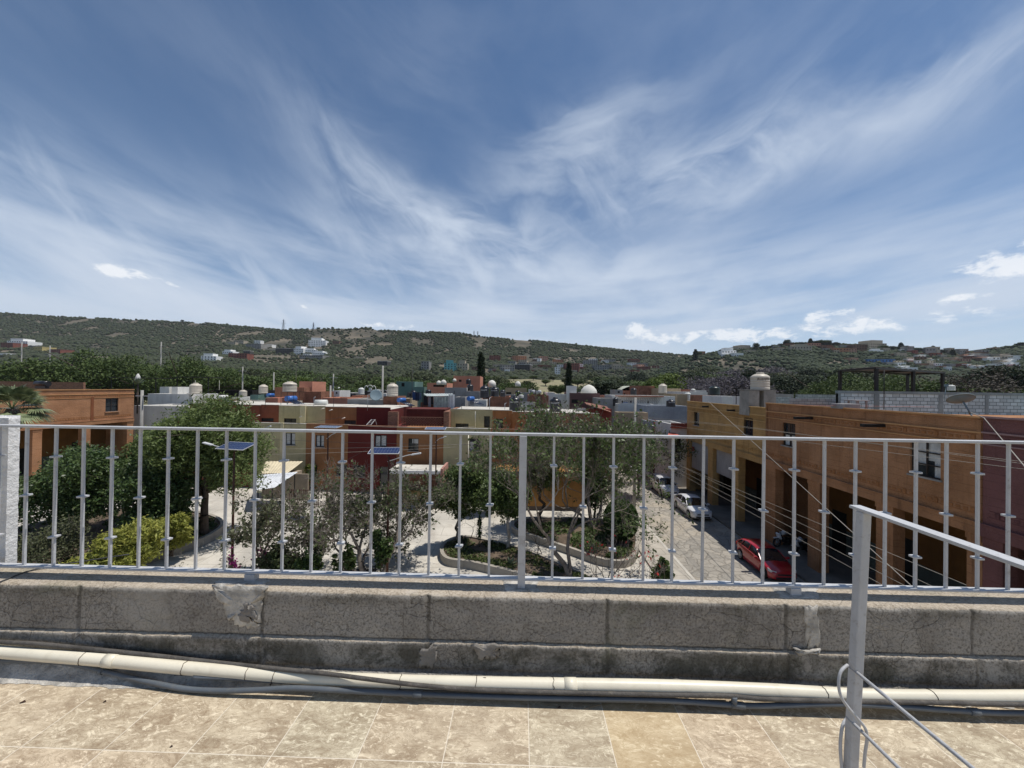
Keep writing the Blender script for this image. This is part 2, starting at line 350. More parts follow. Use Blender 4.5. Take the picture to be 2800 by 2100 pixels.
# --- parapet
def fbm(x, y, z, o=4):
    return mnoise.fractal(Vector((x, y, z)), 1., 2., o)
JT = [(-1400+x)/FPX*TW for x in (213, 715, 1171, 1661, 2151, 2662)]     # upright joints
JT = [tloc(x, 1690, TW)[0] for x in (213, 715, 1171, 1661, 2151, 2662)]
def parapet_mesh():
    S = np.concatenate([np.arange(-6.2, -3.2, .05), np.arange(-3.2, 3.2, .0085), np.arange(3.2, 6.21, .05)])
    # profile from back bottom over the top to the foot of the front face: (t, z, kind)
    prof = [(2.075, ZP-.40, 0), (2.075, ZP-.02, 0), (2.06, ZP, 1), (2.0, ZP, 1), (1.95, ZP, 1), (1.915, ZP, 1), (1.905, ZP-.002, 1), (1.898, ZP-.009, 2)]
    prof += [(TW, z, 2) for z in np.linspace(ZP-.018, ZP-.212, 22)]
    prof += [(TW+.004, ZP-.218, 3), (TW+.002, ZP-.223, 3), (TW-.012, ZP-.226, 3)]
    prof += [(TW-.016, z, 4) for z in np.linspace(ZP-.232, ZP-.345, 13)]
    prof += [(TW-.012, ZP-.352, 5), (TW-.016, ZP-.362, 5), (TW-.03, ZP-.375, 5), (TW-.045, ZP-.39, 5), (TW-.053, ZP-.405, 5), (TW-.056, ZP-.43, 5), (TW-.056, ZP-.48, 5)]
    V = []; n = len(prof)
    for s in S:
        wav = .004*mnoise.noise(Vector((s*1.3, 5, 0)))
        for (t, z, k) in prof:
            a = .0022 if k in (2, 4) else (.0016 if k == 1 else .006)
            d = a*fbm(s*28, z*28, t*9, 4) + .0035*fbm(s*4, z*6, 3.3, 3)
            tt, zz = t, z
            if k in (2, 4):
                for j in JT:
                    jj = j + (.006*mnoise.noise(Vector((z*12, j, 0))))
                    if k == 4: jj += .02
                    e = abs(s-jj)
                    if e < .016: tt += .009*(1-e/.016)
            if k in (3,): zz += .004*mnoise.noise(Vector((s*9, 1, 0)))+.003*mnoise.noise(Vector((s*40, 1, 0)))
            if k == 5: zz += .008*mnoise.noise(Vector((s*3, 9, 0)))+.006*mnoise.noise(Vector((s*14, 9, 0))); 
            if z > ZP-.012: zz += .0016*fbm(s*20, t*20, 0, 3)+wav*.5 - (0 if t > 1.91 else max(0, .008*mnoise.noise(Vector((s*7, 2, 0)))))
            tt -= d
            V.append((s, tt, zz))
    m_ = len(S); F = [(i*n+j, i*n+j+1, (i+1)*n+j+1, (i+1)*n+j) for i in range(m_-1) for j in range(n-1)]
    F += [(i*n+n-1, i*n, (i+1)*n, (i+1)*n+n-1) for i in range(m_-1)]
    return V, F
def parapet_mat():
    m, N_, b = newmat('weathered_concrete_block')
    t = N_.n('ShaderNodeTexCoord').outputs['Object']; s_ = N_.n('ShaderNodeSeparateXYZ'); N_.link(t, s_.inputs[0])
    nrm = N_.n('ShaderNodeSeparateXYZ'); N_.link(N_.n('ShaderNodeNewGeometry').outputs['Normal'], nrm.inputs[0])
    big = N_.noise(t, 1.5, 5, .6, .4).outputs[0]; mid = N_.noise(t, 9, 7, .7, .5).outputs[0]; fin = N_.noise(t, 85, 5, .7).outputs[0]
    base = N_.mix(N_.rng(big, .32, .68), (.215, .198, .175, 1), (.345, .325, .29, 1))
    base = N_.mix(N_.m('MULTIPLY', N_.rng(mid, .42, .66), .55), base, (.36, .33, .285, 1))
    base = N_.mix(N_.m('MULTIPLY', N_.rng(fin, .52, .38), .65), base, (.09, .075, .06, 1))
    base = N_.mix(N_.m('MULTIPLY', N_.rng(fin, .56, .68), .5), base, (.44, .40, .35, 1))
    # black algae on the lower course
    al = N_.noise(t, 5.5, 6, .7, .4).outputs[0]
    low = N_.rng(s_.outputs[2], ZP-.20, ZP-.27); low2 = N_.rng(s_.outputs[2], ZP-.375, ZP-.33)
    base = N_.mix(N_.m('MULTIPLY', N_.m('MULTIPLY', N_.m('MULTIPLY', low, low2), N_.rng(al, .40, .6)), .78), base, (.05, .048, .035, 1))
    top2 = N_.rng(s_.outputs[2], ZP-.085, ZP-.02); al2 = N_.noise(t, 3.2, 6, .7, .4, w=4.).outputs[0]
    base = N_.mix(N_.m('MULTIPLY', N_.m('MULTIPLY', top2, N_.rng(al2, .4, .6)), .45), base, (.07, .062, .04, 1))
    # hairline cracks
    wv_ = N_.n('ShaderNodeVectorMath', operation='MULTIPLY_ADD'); N_.link(N_.noise(t, 14, 4).outputs['Color'], wv_.inputs[0]); wv_.inputs[1].default_value = (.05, .05, .05); N_.link(t, wv_.inputs[2])
    cr = None
    for sc_, wd, am in ((7.5, .013, .9), (30, .05, .55)):
        vo = N_.n('ShaderNodeTexVoronoi', feature='DISTANCE_TO_EDGE'); N_.link(wv_.outputs[0], vo.inputs['Vector']); vo.inputs['Scale'].default_value = sc_
        q = N_.m('MULTIPLY', N_.rng(vo.outputs['Distance'], 0., wd, 1, 0), am)
        q = N_.m('MULTIPLY', q, N_.rng(N_.noise(t, 2.6, 3, w=sc_).outputs[0], .44, .58)); cr = q if cr is None else N_.m('MAXIMUM', cr, q)
    base = N_.mix(N_.m('MULTIPLY', cr, .55), base, (.05, .04, .03, 1))
    # dark mortar joints between the blocks
    jd = None
    wj = N_.m('MULTIPLY', N_.m('SUBTRACT', N_.noise(t, 16, 3).outputs[0], .5), .014)
    for j in JT:
        e = N_.m('ABSOLUTE', N_.m('SUBTRACT', N_.m('ADD', s_.outputs[0], wj), j)); q = N_.rng(e, .004, .014, 1, 0); jd = q if jd is None else N_.m('MAXIMUM', jd, q)
    hj = N_.rng(N_.m('ABSOLUTE', N_.m('SUBTRACT', s_.outputs[2], ZP-.219)), .003, .007, 1, 0)
    jd = N_.m('MULTIPLY', N_.m('MAXIMUM', jd, hj), N_.rng(s_.outputs[2], ZP-.36, ZP-.34))
    base = N_.mix(N_.m('MULTIPLY', jd, .5), base, (.055, .047, .036, 1))
    # broad run-off stains and paler areas, block by block
    rs_ = N_.n('ShaderNodeMapping'); rs_.inputs['Scale'].default_value = (6., 6., .8); N_.link(t, rs_.inputs[0])
    ro = N_.noise(rs_.outputs[0], 1., 6, .65).outputs[0]; base = N_.mix(N_.m('MULTIPLY', N_.rng(ro, .52, .72), .38), base, (.085, .072, .055, 1))
    pl = N_.noise(t, 1.1, 5, .65, .8, w=6.).outputs[0]; base = N_.mix(N_.m('MULTIPLY', N_.rng(pl, .52, .66), .5), base, (.40, .375, .33, 1))
    # the upper face is a paler, sandier beige
    up = N_.rng(nrm.outputs[2], .55, .85)
    topc = N_.mix(N_.rng(fin, .35, .65), (.31, .255, .19, 1), (.50, .43, .335, 1)); topc = N_.mix(N_.m('MULTIPLY', N_.rng(mid, .5, .7), .4), topc, (.56, .51, .44, 1))
    base = N_.mix(N_.m('MULTIPLY', up, .9), base, topc)
    # cement skirt at the very foot, paler
    ft = N_.rng(s_.outputs[2], ZP-.35, ZP-.385); base = N_.mix(N_.m('MULTIPLY', ft, .55), base, (.36, .33, .28, 1))
    # lichen
    li = N_.noise(t, 2.1, 5, .6, 1.0, w=9.).outputs[0]; base = N_.mix(N_.m('MULTIPLY', N_.rng(li, .56, .68), .3), base, (.13, .14, .075, 1))
    N_.put(b.inputs['Base Color'], base); b.inputs['Roughness'].default_value = .95; b.inputs['Specular IOR Level'].default_value = .15
    bp = N_.n('ShaderNodeBump'); bp.inputs['Distance'].default_value = .004; bp.inputs['Strength'].default_value = .9
    N_.link(N_.m('ADD', N_.m('SUBTRACT', fin, N_.m('MULTIPLY', cr, .9)), N_.m('MULTIPLY', mid, .8)), bp.inputs['Height']); N_.link(bp.outputs[0], b.inputs['Normal'])
    return m
V, F = parapet_mesh()
par = turned(mesh_np('parapet_wall', V, F, parapet_mat(), smooth=True))
tag(par, 'low weathered concrete block parapet under the grey railing', 'wall')
cement = mat('white_cement', (.44, .415, .37), .95, .35, 14, .9, 45, dirt=.8, dcol=(.22, .19, .15))
def patch(pts, t0, name='mortar_patch', m=cement, th=.006, plane='front', seed=1, k=6):
    rnd = random.Random(seed); P = []
    for i in range(len(pts)):
        a, b = pts[i], pts[(i+1) % len(pts)]
        for j in range(k):
            f = j/k; am = .011 if j else .006
            P.append((a[0]+(b[0]-a[0])*f+rnd.uniform(-am, am), a[1]+(b[1]-a[1])*f+rnd.uniform(-am, am)))
    n = len(P); cx = sum(p[0] for p in P)/n; cy = sum(p[1] for p in P)/n
    vs = []; 
    for ring, (sc_, h) in enumerate(((1, -.004), (.97, th*.7), (.80, th), (.4, th))):
        for p in P:
            hh = h+(.003*mnoise.noise(Vector((p[0]*60, p[1]*60, ring))) if ring else 0)
            q = (cx+(p[0]-cx)*sc_, cy+(p[1]-cy)*sc_)
            vs.append((q[0], t0-hh, q[1]) if plane == 'front' else (q[0], q[1], t0+hh))
    fs = [(r*n+i, r*n+(i+1) % n, (r+1)*n+(i+1) % n, (r+1)*n+i) for r in range(3) for i in range(n)]
    fs.append(tuple(3*n+i for i in range(n)))
    if plane == 'front': pass
    o = MB(); o.add(vs, fs, True); return o.build(name, m, par)
def fp(px, py, t=TW): return tloc(px, py, t)
patch([fp(580, 1600), fp(732, 1602), fp(716, 1640), (fp(712, 1700)), fp(700, 1720), fp(655, 1712), fp(622, 1690), fp(600, 1640)], TW-.001, seed=3)
patch([fp(668, 1650), fp(700, 1652), fp(706, 1690), fp(680, 1706), fp(655, 1680)], TW-.006, m=mat('grey_mortar', (.24, .22, .195), .95, .2, 9, .5, 50), seed=5)
patch([fp(2198, 1655), fp(2236, 1656), fp(2238, 1768), fp(2205, 1770)], TW-.001, th=.004, seed=7)
patch([fp(2165, 1768), fp(2240, 1770), fp(2232, 1782), fp(2170, 1780)], TW-.014, th=.01, seed=8)
def tp(px, py): return tg(px, py, ZP)
patch([tp(600, 1582), tp(735, 1583), tp(730, 1600), tp(580, 1600)], ZP, th=.005, plane='top', seed=11)
patch([tp(1372, 1588), tp(1478, 1590), tp(1470, 1618), tp(1385, 1618)], ZP, th=.0045, plane='top', seed=12)
patch([tp(2105, 1598), tp(2240, 1600), tp(2238, 1640), tp(2130, 1634)], ZP, th=.005, plane='top', seed=13)
patch([fp(1290, 1765, TW-.016), fp(1366, 1762, TW-.016), fp(1370, 1788, TW-.016), fp(1352, 1800, TW-.016), fp(1312, 1800, TW-.016)], TW-.016, m=MATS['grey_mortar'], th=.006, seed=14)
patch([fp(1150, 1770, TW-.016), fp(1195, 1765, TW-.016), fp(1186, 1826, TW-.016), fp(1150, 1824, TW-.016)], TW-.016, m=MATS['grey_mortar'], th=.007, seed=15)
# rough cement strip between the parapet and the tiles
def strip_mesh():
    S = np.arange(-3.6, 4.2, .012); T = np.linspace(TW-.035, 1.79, 10); V = []
    for s in S:
        for j, t in enumerate(T):
            f = j/9; tt = t + (.02*mnoise.noise(Vector((s*4, 0, 3))) + .012*fbm(s*17, 0, 1, 3) if j == 9 else 0)
            if s > -1.2: tt += min(.05, (s+1.2)*.05)*f
            V.append((s, tt, ZF+.055*(1-f)**1.6+.004*(1-f)+.007*abs(fbm(s*14, t*14, 7, 4))*(1-f*.6)+.001))
    n = 10; F = [(i*n+j, (i+1)*n+j, (i+1)*n+j+1, i*n+j+1) for i in range(len(S)-1) for j in range(n-1)]
    return V, F
V, F = strip_mesh()
o = turned(mesh_np('cement_strip', V, F, cement, smooth=True)); structure(o)

# --- the grey railing
RY = 2.0*TC
BAR = [(74, 1), (153.6, 2), (230, 1), (308, 2), (385, 1), (462, 2), (540.5, 1), (620, 2), (699, 1), (778, 2), (857, 1), (937.5, 2), (1018, 1), (1097, 2), (1178, 1), (1260, 2), (1341, 1),
       (1515.6, 2), (1597, 1), (1679, 2), (1761, 1), (1840, 2), (1924.5, 1), (2006, 2), (2089, 1), (2172, 2), (2255, 1), (2339, 2), (2422, 1), (2504.6, 2), (2588, 1), (2673, 2), (2758, 1)]
ss = [tloc(p, 1195, RY)[0] for p, k in BAR]
for i in range(1, 5): BAR.append((0, 1 if i % 2 == 0 else 2)); ss.append(ss[32]+.157*i)
for i in range(1, 6): BAR.append((0, 1 if i % 2 == 0 else 2)); ss.append(ss[0]-.153*i)
rl = thing('balcony_railing', 'grey painted steel railing with collared square bars along the top of the parapet', 'railing', (0, 0, 0), TA)
ZT0, ZT1, ZB0, ZB1 = CZ-.251, CZ-.238, CZ-.994, CZ-.984
mb = MB(); mb.box(-3.9, 3.6, RY-.020, RY+.018, ZT0, ZT1); mb.build('top_rail', M_['steel'], rl, .002)
mb = MB(); mb.box(-3.9, 3.6, RY-.020, RY+.018, ZB0, ZB1); mb.build('bottom_rail', M_['steel'], rl, .002)
rb = random.Random(5)
for (p, k), s in zip(BAR, ss):
    mb = MB(); l0, l1 = rb.uniform(-.0025, .0025), rb.uniform(-.0015, .0015)
    mb.bar((s+l0, RY, ZB1), (s+l1, RY, ZT0), .0118); b_ = mb.build('baluster', M_['steel'], rl, .001)
    for f in ([.495] if k == 1 else [.21, .79]):
        z = ZT0+(ZB1-ZT0)*f; q = MB(); a = rb.uniform(-.2, .2); tl = rb.uniform(-.05, .05)
        q.obox((s+l1+(l0-l1)*f, RY, z), (math.cos(a), math.sin(a), tl), (-math.sin(a), math.cos(a), 0), (-tl, 0, 1), .0175, .0175, .0046)
        q.build('collar', M_['steel'], b_, .0012)
s0 = tloc(1428, 1400, RY)[0]
mb = MB(); mb.box(s0-.019, s0+.019, RY-.0235, RY+.0145, ZP, ZT0); mb.build('post', M_['steel'], rl, .002)
for px in (690, 2168):
    s1 = tloc(px, 1585, RY)[0]; mb = MB(); mb.box(s1-.026, s1+.026, RY-.026, RY+.016, ZP, ZB0); mb.build('foot', M_['steel'], rl, .002)
s1 = -3.3; mb = MB(); mb.box(s1-.026, s1+.026, RY-.026, RY+.016, ZP, ZB0); mb.build('foot', M_['steel'], rl, .002)

# --- white pillar at the left end
def pil():
    x1 = tloc(20, 1300, 2.085)[0]; V = []; F = []; nz, nw = 60, 8
    zs = np.linspace(ZP-.02, CZ-.212, nz)
    for iz, z in enumerate(zs):
        brk = .02*max(0, mnoise.noise(Vector((z*9, 1, 1)))) if z < ZP+.12 else 0
        for iw in range(nw):
            V.append((x1+.0035*fbm(z*25, iw*.6, 3, 3)-brk*1.3, 2.085+iw/(nw-1)*.05, z+(.018*mnoise.noise(Vector((iw*1.2, 7, 0))) if iz == nz-1 else 0)))
    for iz in range(nz-1):
        for iw in range(nw-1):
            a = iz*nw+iw; F.append((a, a+1, a+nw+1, a+nw))
    b = len(V)
    for iz, z in enumerate(zs):
        for iw in range(nw):
            p = V[iz*nw]; V.append((p[0]-iw/(nw-1)*1.2, 2.085+.002*fbm(z*9, iw*3., 8, 3)*(iw > 0), V[iz*nw][2]))
    for iz in range(nz-1):
        for iw in range(nw-1):
            a = b+iz*nw+iw; F.append((a+1, a, a+nw, a+nw+1))
    T = (nz-1)*nw; c = len(V)
    for iw in range(nw): p = V[T+iw]; V.append((p[0]-1.2, p[1], p[2]))
    for iw in range(nw-1): F.append((T+iw, T+iw+1, c+iw+1, c+iw))
    return V, F
V, F = pil()
o = turned(mesh_np('white_pillar', V, F, mat('whitewash', (.74, .735, .72), .9, .1, 6, .4, 45, streak=.2, dirt=.35, dcol=(.36, .32, .27)), smooth=True))
tag(o, 'whitewashed masonry pillar with crumbling foot at the left end of the railing', 'pillar')

# --- pipes along the foot of the wall
def path3(pts, dia, t_fn):
    P = []
    for px, py in pts:
        t = t_fn(px); s, z = tloc(px, py, t); P.append(Vector((s, t, z)))
    return P
def smooth_path(P, n=10):
    Q = []
    for i in range(len(P)-1):
        p0, p1, p2, p3 = P[max(i-1, 0)], P[i], P[i+1], P[min(i+2, len(P)-1)]
        for j in range(n):
            u = j/n; Q.append(.5*((2*p1)+(-p0+p2)*u+(2*p0-5*p1+4*p2-p3)*u*u+(-p0+3*p1-3*p2+p3)*u**3))
    Q.append(P[-1]); return Q
def T1(px): return 1.80 + max(0, (1100-px))/1100*.045
pvc = mat('cream_pvc', (.71, .66, .53), .38, .06, 3, .03, 60, spec=.4, dirt=.25, dcol=(.42, .36, .26))
gpv = mat('grey_pvc', (.10, .115, .13), .5, .15, 4, .05, 40, spec=.4, dirt=.3, dcol=(.2, .18, .15))
gdk = mat('grey_conduit', (.085, .078, .07), .7, .3, 8, .3, 60, dirt=.4, dcol=(.22, .19, .15))
P = smooth_path(path3([(-500, 1740), (-200, 1760), (0, 1782), (260, 1803), (500, 1826), (760, 1848), (1000, 1860), (1200, 1866), (1440, 1871), (1800, 1877), (2100, 1888), (2350, 1902), (2600, 1906), (2800, 1906), (3300, 1905)], 0, T1))
mb = MB(); mb.tube(P, .0275, 20); wp = turned(mb.build('drain_pipe', pvc)); tag(wp, 'fat cream plastic drain pipe lying along the foot of the parapet', 'pipe')
def seg_at(P, s):
    for i in range(len(P)-1):
        if P[i].x <= s <= P[i+1].x: f = (s-P[i].x)/(P[i+1].x-P[i].x); return P[i].lerp(P[i+1], f), (P[i+1]-P[i]).normalized()
for px in (284, 1560):
    c, d = seg_at(P, tloc(px, 1850, 1.8)[0]); mb = MB(); mb.tube([c-d*.028, c+d*.028], .0296, 20); mb.build('coupling', pvc, wp)
rnd = random.Random(4)
wirem = mat('rusty_wire', (.05, .03, .02), .9, .3, 5, 0)
for px in (205, 492, 670, 745, 1095, 1300, 1510, 2250, 2545):
    c, d = seg_at(P, tloc(px, 1850, 1.8)[0]); mb = MB()
    ring = [c+Vector((rnd.uniform(-.004, .004)+.006*math.sin(a*.5), .029*math.cos(a), .029*math.sin(a))) for a in np.linspace(-.6, 5.4, 18)]
    mb.tube(ring, .0013, 5)
    if px not in (205, 670):
        for k in range(3):
            e = ring[0]; mb.tube([e, e+Vector((rnd.uniform(-.03, .03), -.012, rnd.uniform(-.03, .035))), e+Vector((rnd.uniform(-.06, .06), -.018+rnd.uniform(-.01, 0), rnd.uniform(-.05, .05)))], .0011, 4)
    mb.build('wire_tie', wirem, wp)
def Tb(px): return 1.85 if px < 560 else (1.85-.085*min(1, (px-560)/450))
pts = [(-300, 1735), (0, 1755), (120, 1762), (400, 1790), (560, 1808), (770, 1830), (900, 1843), (1000, 1856), (1150, 1874), (1300, 1886), (1500, 1893), (1800, 1900), (1985, 1903), (2100, 1912), (2350, 1918), (2600, 1922), (2800, 1927), (3200, 1930)]
P2 = smooth_path(path3(pts, 0, Tb)); mb = MB(); mb.tube(P2, .0095, 10); o = turned(mb.build('conduit', gdk)); tag(o, 'thin dark brown conduit crossing over the cream drain pipe near its middle', 'pipe')
def Tc(px): return 1.845 if px < 200 else (1.845-.08*min(1, (px-200)/350))
pts = [(-300, 1790), (0, 1805), (140, 1808), (220, 1820), (300, 1840), (400, 1863), (500, 1883), (600, 1889), (700, 1887), (800, 1882), (900, 1886), (1150, 1898), (1440, 1908), (1800, 1915), (1985, 1926), (2070, 1930), (2300, 1925), (2450, 1932), (2680, 1947), (2800, 1950), (3200, 1950)]
P3 = smooth_path(path3(pts, 0, Tc)); mb = MB(); mb.tube(P3, .0115, 12); gp = turned(mb.build('water_pipe', gpv)); tag(gp, 'grey blue plastic water pipe sagging below the cream drain pipe with a tee fitting', 'pipe')
for px, hw in ((1143, .02), (2015, .03), (2660, .02), (240, .012)):
    c, d = seg_at(P3, tloc(px, 1900, 1.77)[0]); mb = MB(); mb.tube([c-d*hw, c+d*hw], .0148, 12)
    if px == 2015: mb.tube([c-d*.015, c-d*.015+Vector((-.002, -.004, .04))], .0125, 12)
    mb.build('fitting', gpv, gp)
def Td(px): return 1.80
pts = [(530, 1851), (650, 1856), (780, 1864), (900, 1872), (1150, 1884), (1300, 1890), (1500, 1905), (1700, 1912), (1985, 1921)]
P4 = smooth_path(path3(pts, 0, Td)); mb = MB(); mb.tube(P4, .010, 10); o = turned(mb.build('spare_conduit', gpv)); tag(o, 'short slate grey tube running in the shadow under the cream drain pipe', 'pipe')
# black cables at the left end
def cab(name, pts, r, label, m=None):
    P = [Vector((*q,)) for q in pts]; mb = MB(); mb.tube(smooth_path(P, 6), r, 6); o = turned(mb.build(name, m or M_['wire'])); tag(o, label, 'cable'); return o
a = tg(-60, 1618, ZP); b = tg(20, 1586, ZP); c = tg(110, 1557, ZP)
cab('cable', [(a[0], a[1], ZP+.004), (b[0], b[1], ZP+.005), (c[0], c[1], ZP+.006), (c[0]+.35, c[1]+.14, ZP+.03)], .0035, 'black cable laid across the left end of the parapet top')

# --- stair handrail at the right, running back from its post
hr = thing('stair_handrail', 'grey steel stair handrail with flat top and two round rods at the right', 'handrail', (0, 0, 0))
pt = at(2362, 1400, 1.30); pb = at(2318, 2244, 1.29); pb.z = ZF
mb = MB(); mb.bar(pb, pt, .029, .029); mb.build('post', M_['steel'], hr, .003)
zt = pt.z
mb = MB(); mb.obox((pt.x+.004, (1.34-1.4)/2, zt+.007), (1, 0, 0), (0, 1, 0), (0, 0, 1), .019, 1.37, .005); mb.build('handrail', M_['steel'], hr, .0015)
for (px, py) in ((2350, 1842), (2341, 1982)):
    a = at(px, py, 1.275); mb = MB(); mb.tube([a+Vector((-.004, .03, 0)), (a.x-.002, -1.4, a.z)], .0056, 10); mb.build('rod', M_['steel'], hr)
pa = at(2330, 1400, -0+1.3); mb = MB(); mb.bar((pb.x-.02, -1.4, ZF), (pt.x+.004, -1.4, zt), .046); mb.build('post', M_['steel'], hr, .003)
hz = [(2318, 1818, 1.272), (2300, 1835, 1.262), (2293, 1868, 1.255), (2300, 1905, 1.25), (2322, 1938, 1.245), (2345, 1965, 1.245), (2366, 1992, 1.25), (2371, 2020, 1.25), (2366, 2055, 1.255), (2362, 2098, 1.26)]
mb = MB(); mb.tube(smooth_path([at(*q) for q in hz], 8), .0045, 8)
h2 = mb.build('looped_cord', M_['steel']); tag(h2, 'grey cord looped in front of the handrail post', 'cord')
hz = [(2316, 1965, 1.32), (2304, 1985, 1.31), (2298, 2030, 1.305), (2300, 2080, 1.30), (2308, 2140, 1.30), (2322, 2160, 1.32)]
mb = MB(); mb.tube(smooth_path([at(*q) for q in hz], 8), .005, 8)
h3 = mb.build('grey_hose', M_['steel']); tag(h3, 'grey hose hanging in a loop on the left of the handrail post foot', 'hose')
# fallen twig, dry leaves on the tiles
a = tg(1598, 1940, ZF); b = tg(1672, 1926, ZF)
mb = MB(); mb.tube([(a[0], a[1], ZF+.002), ((a[0]+b[0])/2, (a[1]+b[1])/2+.003, ZF+.004), (b[0], b[1], ZF+.003)], .0012, 5); o = turned(mb.build('twig', mat('dry_twig', (.35, .27, .17), .9, .1, 5, 0))); tag(o, 'thin dry twig lying on the tiles near the middle', 'twig')
for (px, py, k, lab) in ((62, 1921, .012, 'curled dark leaf on the leftmost tiles'), (468, 2043, .006, 'tiny dark seed on a tile left of the middle'), (1529, 1936, .009, 'small brown leaf flake beside the pipe near the middle'), (286, 1920, .007, 'small dry leaf sliver near the cement strip')):
    a = tg(px, py, ZF); mb = MB(); mb.add([(a[0]-k, a[1]-k*.3, ZF+.001), (a[0], a[1]-k*.6, ZF+.006), (a[0]+k*1.1, a[1]+k*.2, ZF+.002), (a[0]+.1*k, a[1]+k*.6, ZF+.007), (a[0], a[1], ZF+.0015)], [(0, 1, 4), (1, 2, 4), (2, 3, 4), (3, 0, 4)])
    o = turned(mb.build('dry_leaf', mat('dry_leaf', (.06, .03, .02), .8, .3, 5, 0))); tag(o, lab, 'leaf')
# ================================================================ GROUND, PLAZA, STREET
KX = .038
def strx(off, y): return off+KX*y
mb = MB(); mb.box(-3200, 3200, -1000, 3800, -.6, 0.)
structure(mb.build('ground', mat('dry_ground', (.20, .165, .11), .95, .3, .02, .2, 1., c2=(.16, .17, .085))))
def sheet(name, poly, z, m, h=None):
    mb = MB()
    if h is None: mb.add([(x, y, z) for x, y in poly], [tuple(range(len(poly)))])
    else: mb.prism(poly, z-h, z)
    return structure(mb.build(name, m))
pav = mat('plaza_concrete', (.47, .44, .385), .9, .13, .35, .3, 18, c2=(.52, .485, .42), dirt=.4, dcol=(.30, .26, .21))
def add_joints(m, bw, bh, k, stain):
    N_ = NT(m.node_tree); b = m.node_tree.nodes['Principled BSDF']; src = b.inputs['Base Color'].links[0].from_socket
    t = N_.n('ShaderNodeTexCoord').outputs['Object']; wv_ = N_.n('ShaderNodeVectorMath', operation='MULTIPLY_ADD'); N_.link(N_.noise(t, .8, 3).outputs['Color'], wv_.inputs[0]); wv_.inputs[1].default_value = (.15, .15, 0); N_.link(t, wv_.inputs[2])
    bt = N_.n('ShaderNodeTexBrick'); N_.link(wv_.outputs[0], bt.inputs['Vector']); bt.inputs['Scale'].default_value = 1.; bt.inputs['Brick Width'].default_value = bw; bt.inputs['Row Height'].default_value = bh; bt.inputs['Mortar Size'].default_value = .025; bt.offset = .5
    f = N_.m('MULTIPLY', bt.outputs['Fac'], k); c = N_.mix(f, src, (.20, .175, .14, 1))
    n = N_.noise(t, .28, 7, .68, 1.2, w=5.).outputs[0]; c = N_.mix(N_.m('MULTIPLY', N_.rng(n, .52, .66), stain), c, (.27, .235, .19, 1))
    n = N_.noise(t, 5., 6, .75, .4, w=2.).outputs[0]; c = N_.mix(N_.m('MULTIPLY', N_.rng(n, .60, .68), .5), c, (.16, .12, .075, 1))
    N_.link(c, b.inputs['Base Color'])
add_joints(pav, 2.4, 1.6, .45, .55)
sheet('plaza_paving', [(strx(7.4, -5), -5), (strx(7.4, 41), 41), (-60, 41), (-60, -5)], .004, pav)
def cobble_mat():
    m, N_, b = newmat('stone_paved_street')
    t = N_.n('ShaderNodeTexCoord').outputs['Object']
    wv_ = N_.n('ShaderNodeVectorMath', operation='MULTIPLY_ADD'); N_.link(N_.noise(t, 2., 3).outputs['Color'], wv_.inputs[0]); wv_.inputs[1].default_value = (.35, .35, 0); N_.link(t, wv_.inputs[2])
    vo = N_.n('ShaderNodeTexVoronoi', feature='DISTANCE_TO_EDGE'); vo.inputs['Scale'].default_value = 1.55; N_.link(wv_.outputs[0], vo.inputs['Vector'])
    vc = N_.n('ShaderNodeTexVoronoi', feature='F1'); vc.inputs['Scale'].default_value = 1.55; N_.link(wv_.outputs[0], vc.inputs['Vector'])
    s_ = N_.n('ShaderNodeSeparateColor'); N_.link(vc.outputs['Color'], s_.inputs[0])
    st = N_.mix(s_.outputs[0], (.215, .20, .175, 1), (.33, .30, .255, 1))
    st = N_.mix(N_.m('MULTIPLY', N_.rng(N_.noise(t, 7, 6, .7).outputs[0], .4, .7), .5), st, (.40, .37, .31, 1))
    st = N_.mix(N_.m('MULTIPLY', N_.rng(vo.outputs['Distance'], .0, .05, 1, 0), .6), st, (.12, .105, .085, 1))
    # dust and sand spread over part of the road
    dn = N_.noise(t, .16, 5, .6, .6).outputs[0]; st = N_.mix(N_.m('MULTIPLY', N_.rng(dn, .48, .62), .55), st, (.44, .375, .28, 1))
    dk = N_.noise(t, .55, 6, .7, .5).outputs[0]; st = N_.mix(N_.m('MULTIPLY', N_.rng(dk, .55, .72), .35), st, (.16, .14, .11, 1))
    N_.put(b.inputs['Base Color'], st); b.inputs['Roughness'].default_value = .9
    bp = N_.n('ShaderNodeBump'); bp.inputs['Distance'].default_value = .05; bp.inputs['Strength'].default_value = .8
    N_.link(N_.m('ADD', N_.rng(vo.outputs['Distance'], 0, .12), N_.m('MULTIPLY', N_.noise(t, 12, 4).outputs[0], .3)), bp.inputs['Height']); N_.link(bp.outputs[0], b.inputs['Normal'])
    return m
RX0, RX1 = 9.35, 15.45
sheet('stone_street', [(strx(RX0, -5), -5), (strx(RX1, -5), -5), (strx(RX1, 150), 150), (strx(RX0, 150), 150)], .008, cobble_mat())
walk = mat('sidewalk_slabs', (.40, .365, .31), .9, .15, .8, .3, 20, dirt=.35, dcol=(.24, .21, .17))
add_joints(walk, 1.1, .9, .6, .5)
walk2 = mat('kerb_stone', (.46, .43, .375), .9, .12, 1.5, .2, 20)
sheet('sidewalk', [(strx(7.4, -5), -5), (strx(9.17, -5), -5), (strx(9.17, 46), 46), (strx(7.4, 46), 46)], .12, walk, .12)
sheet('kerb', [(strx(9.17, -5), -5), (strx(9.35, -5), -5), (strx(9.35, 46), 46), (strx(9.17, 46), 46)], .135, walk2, .135)
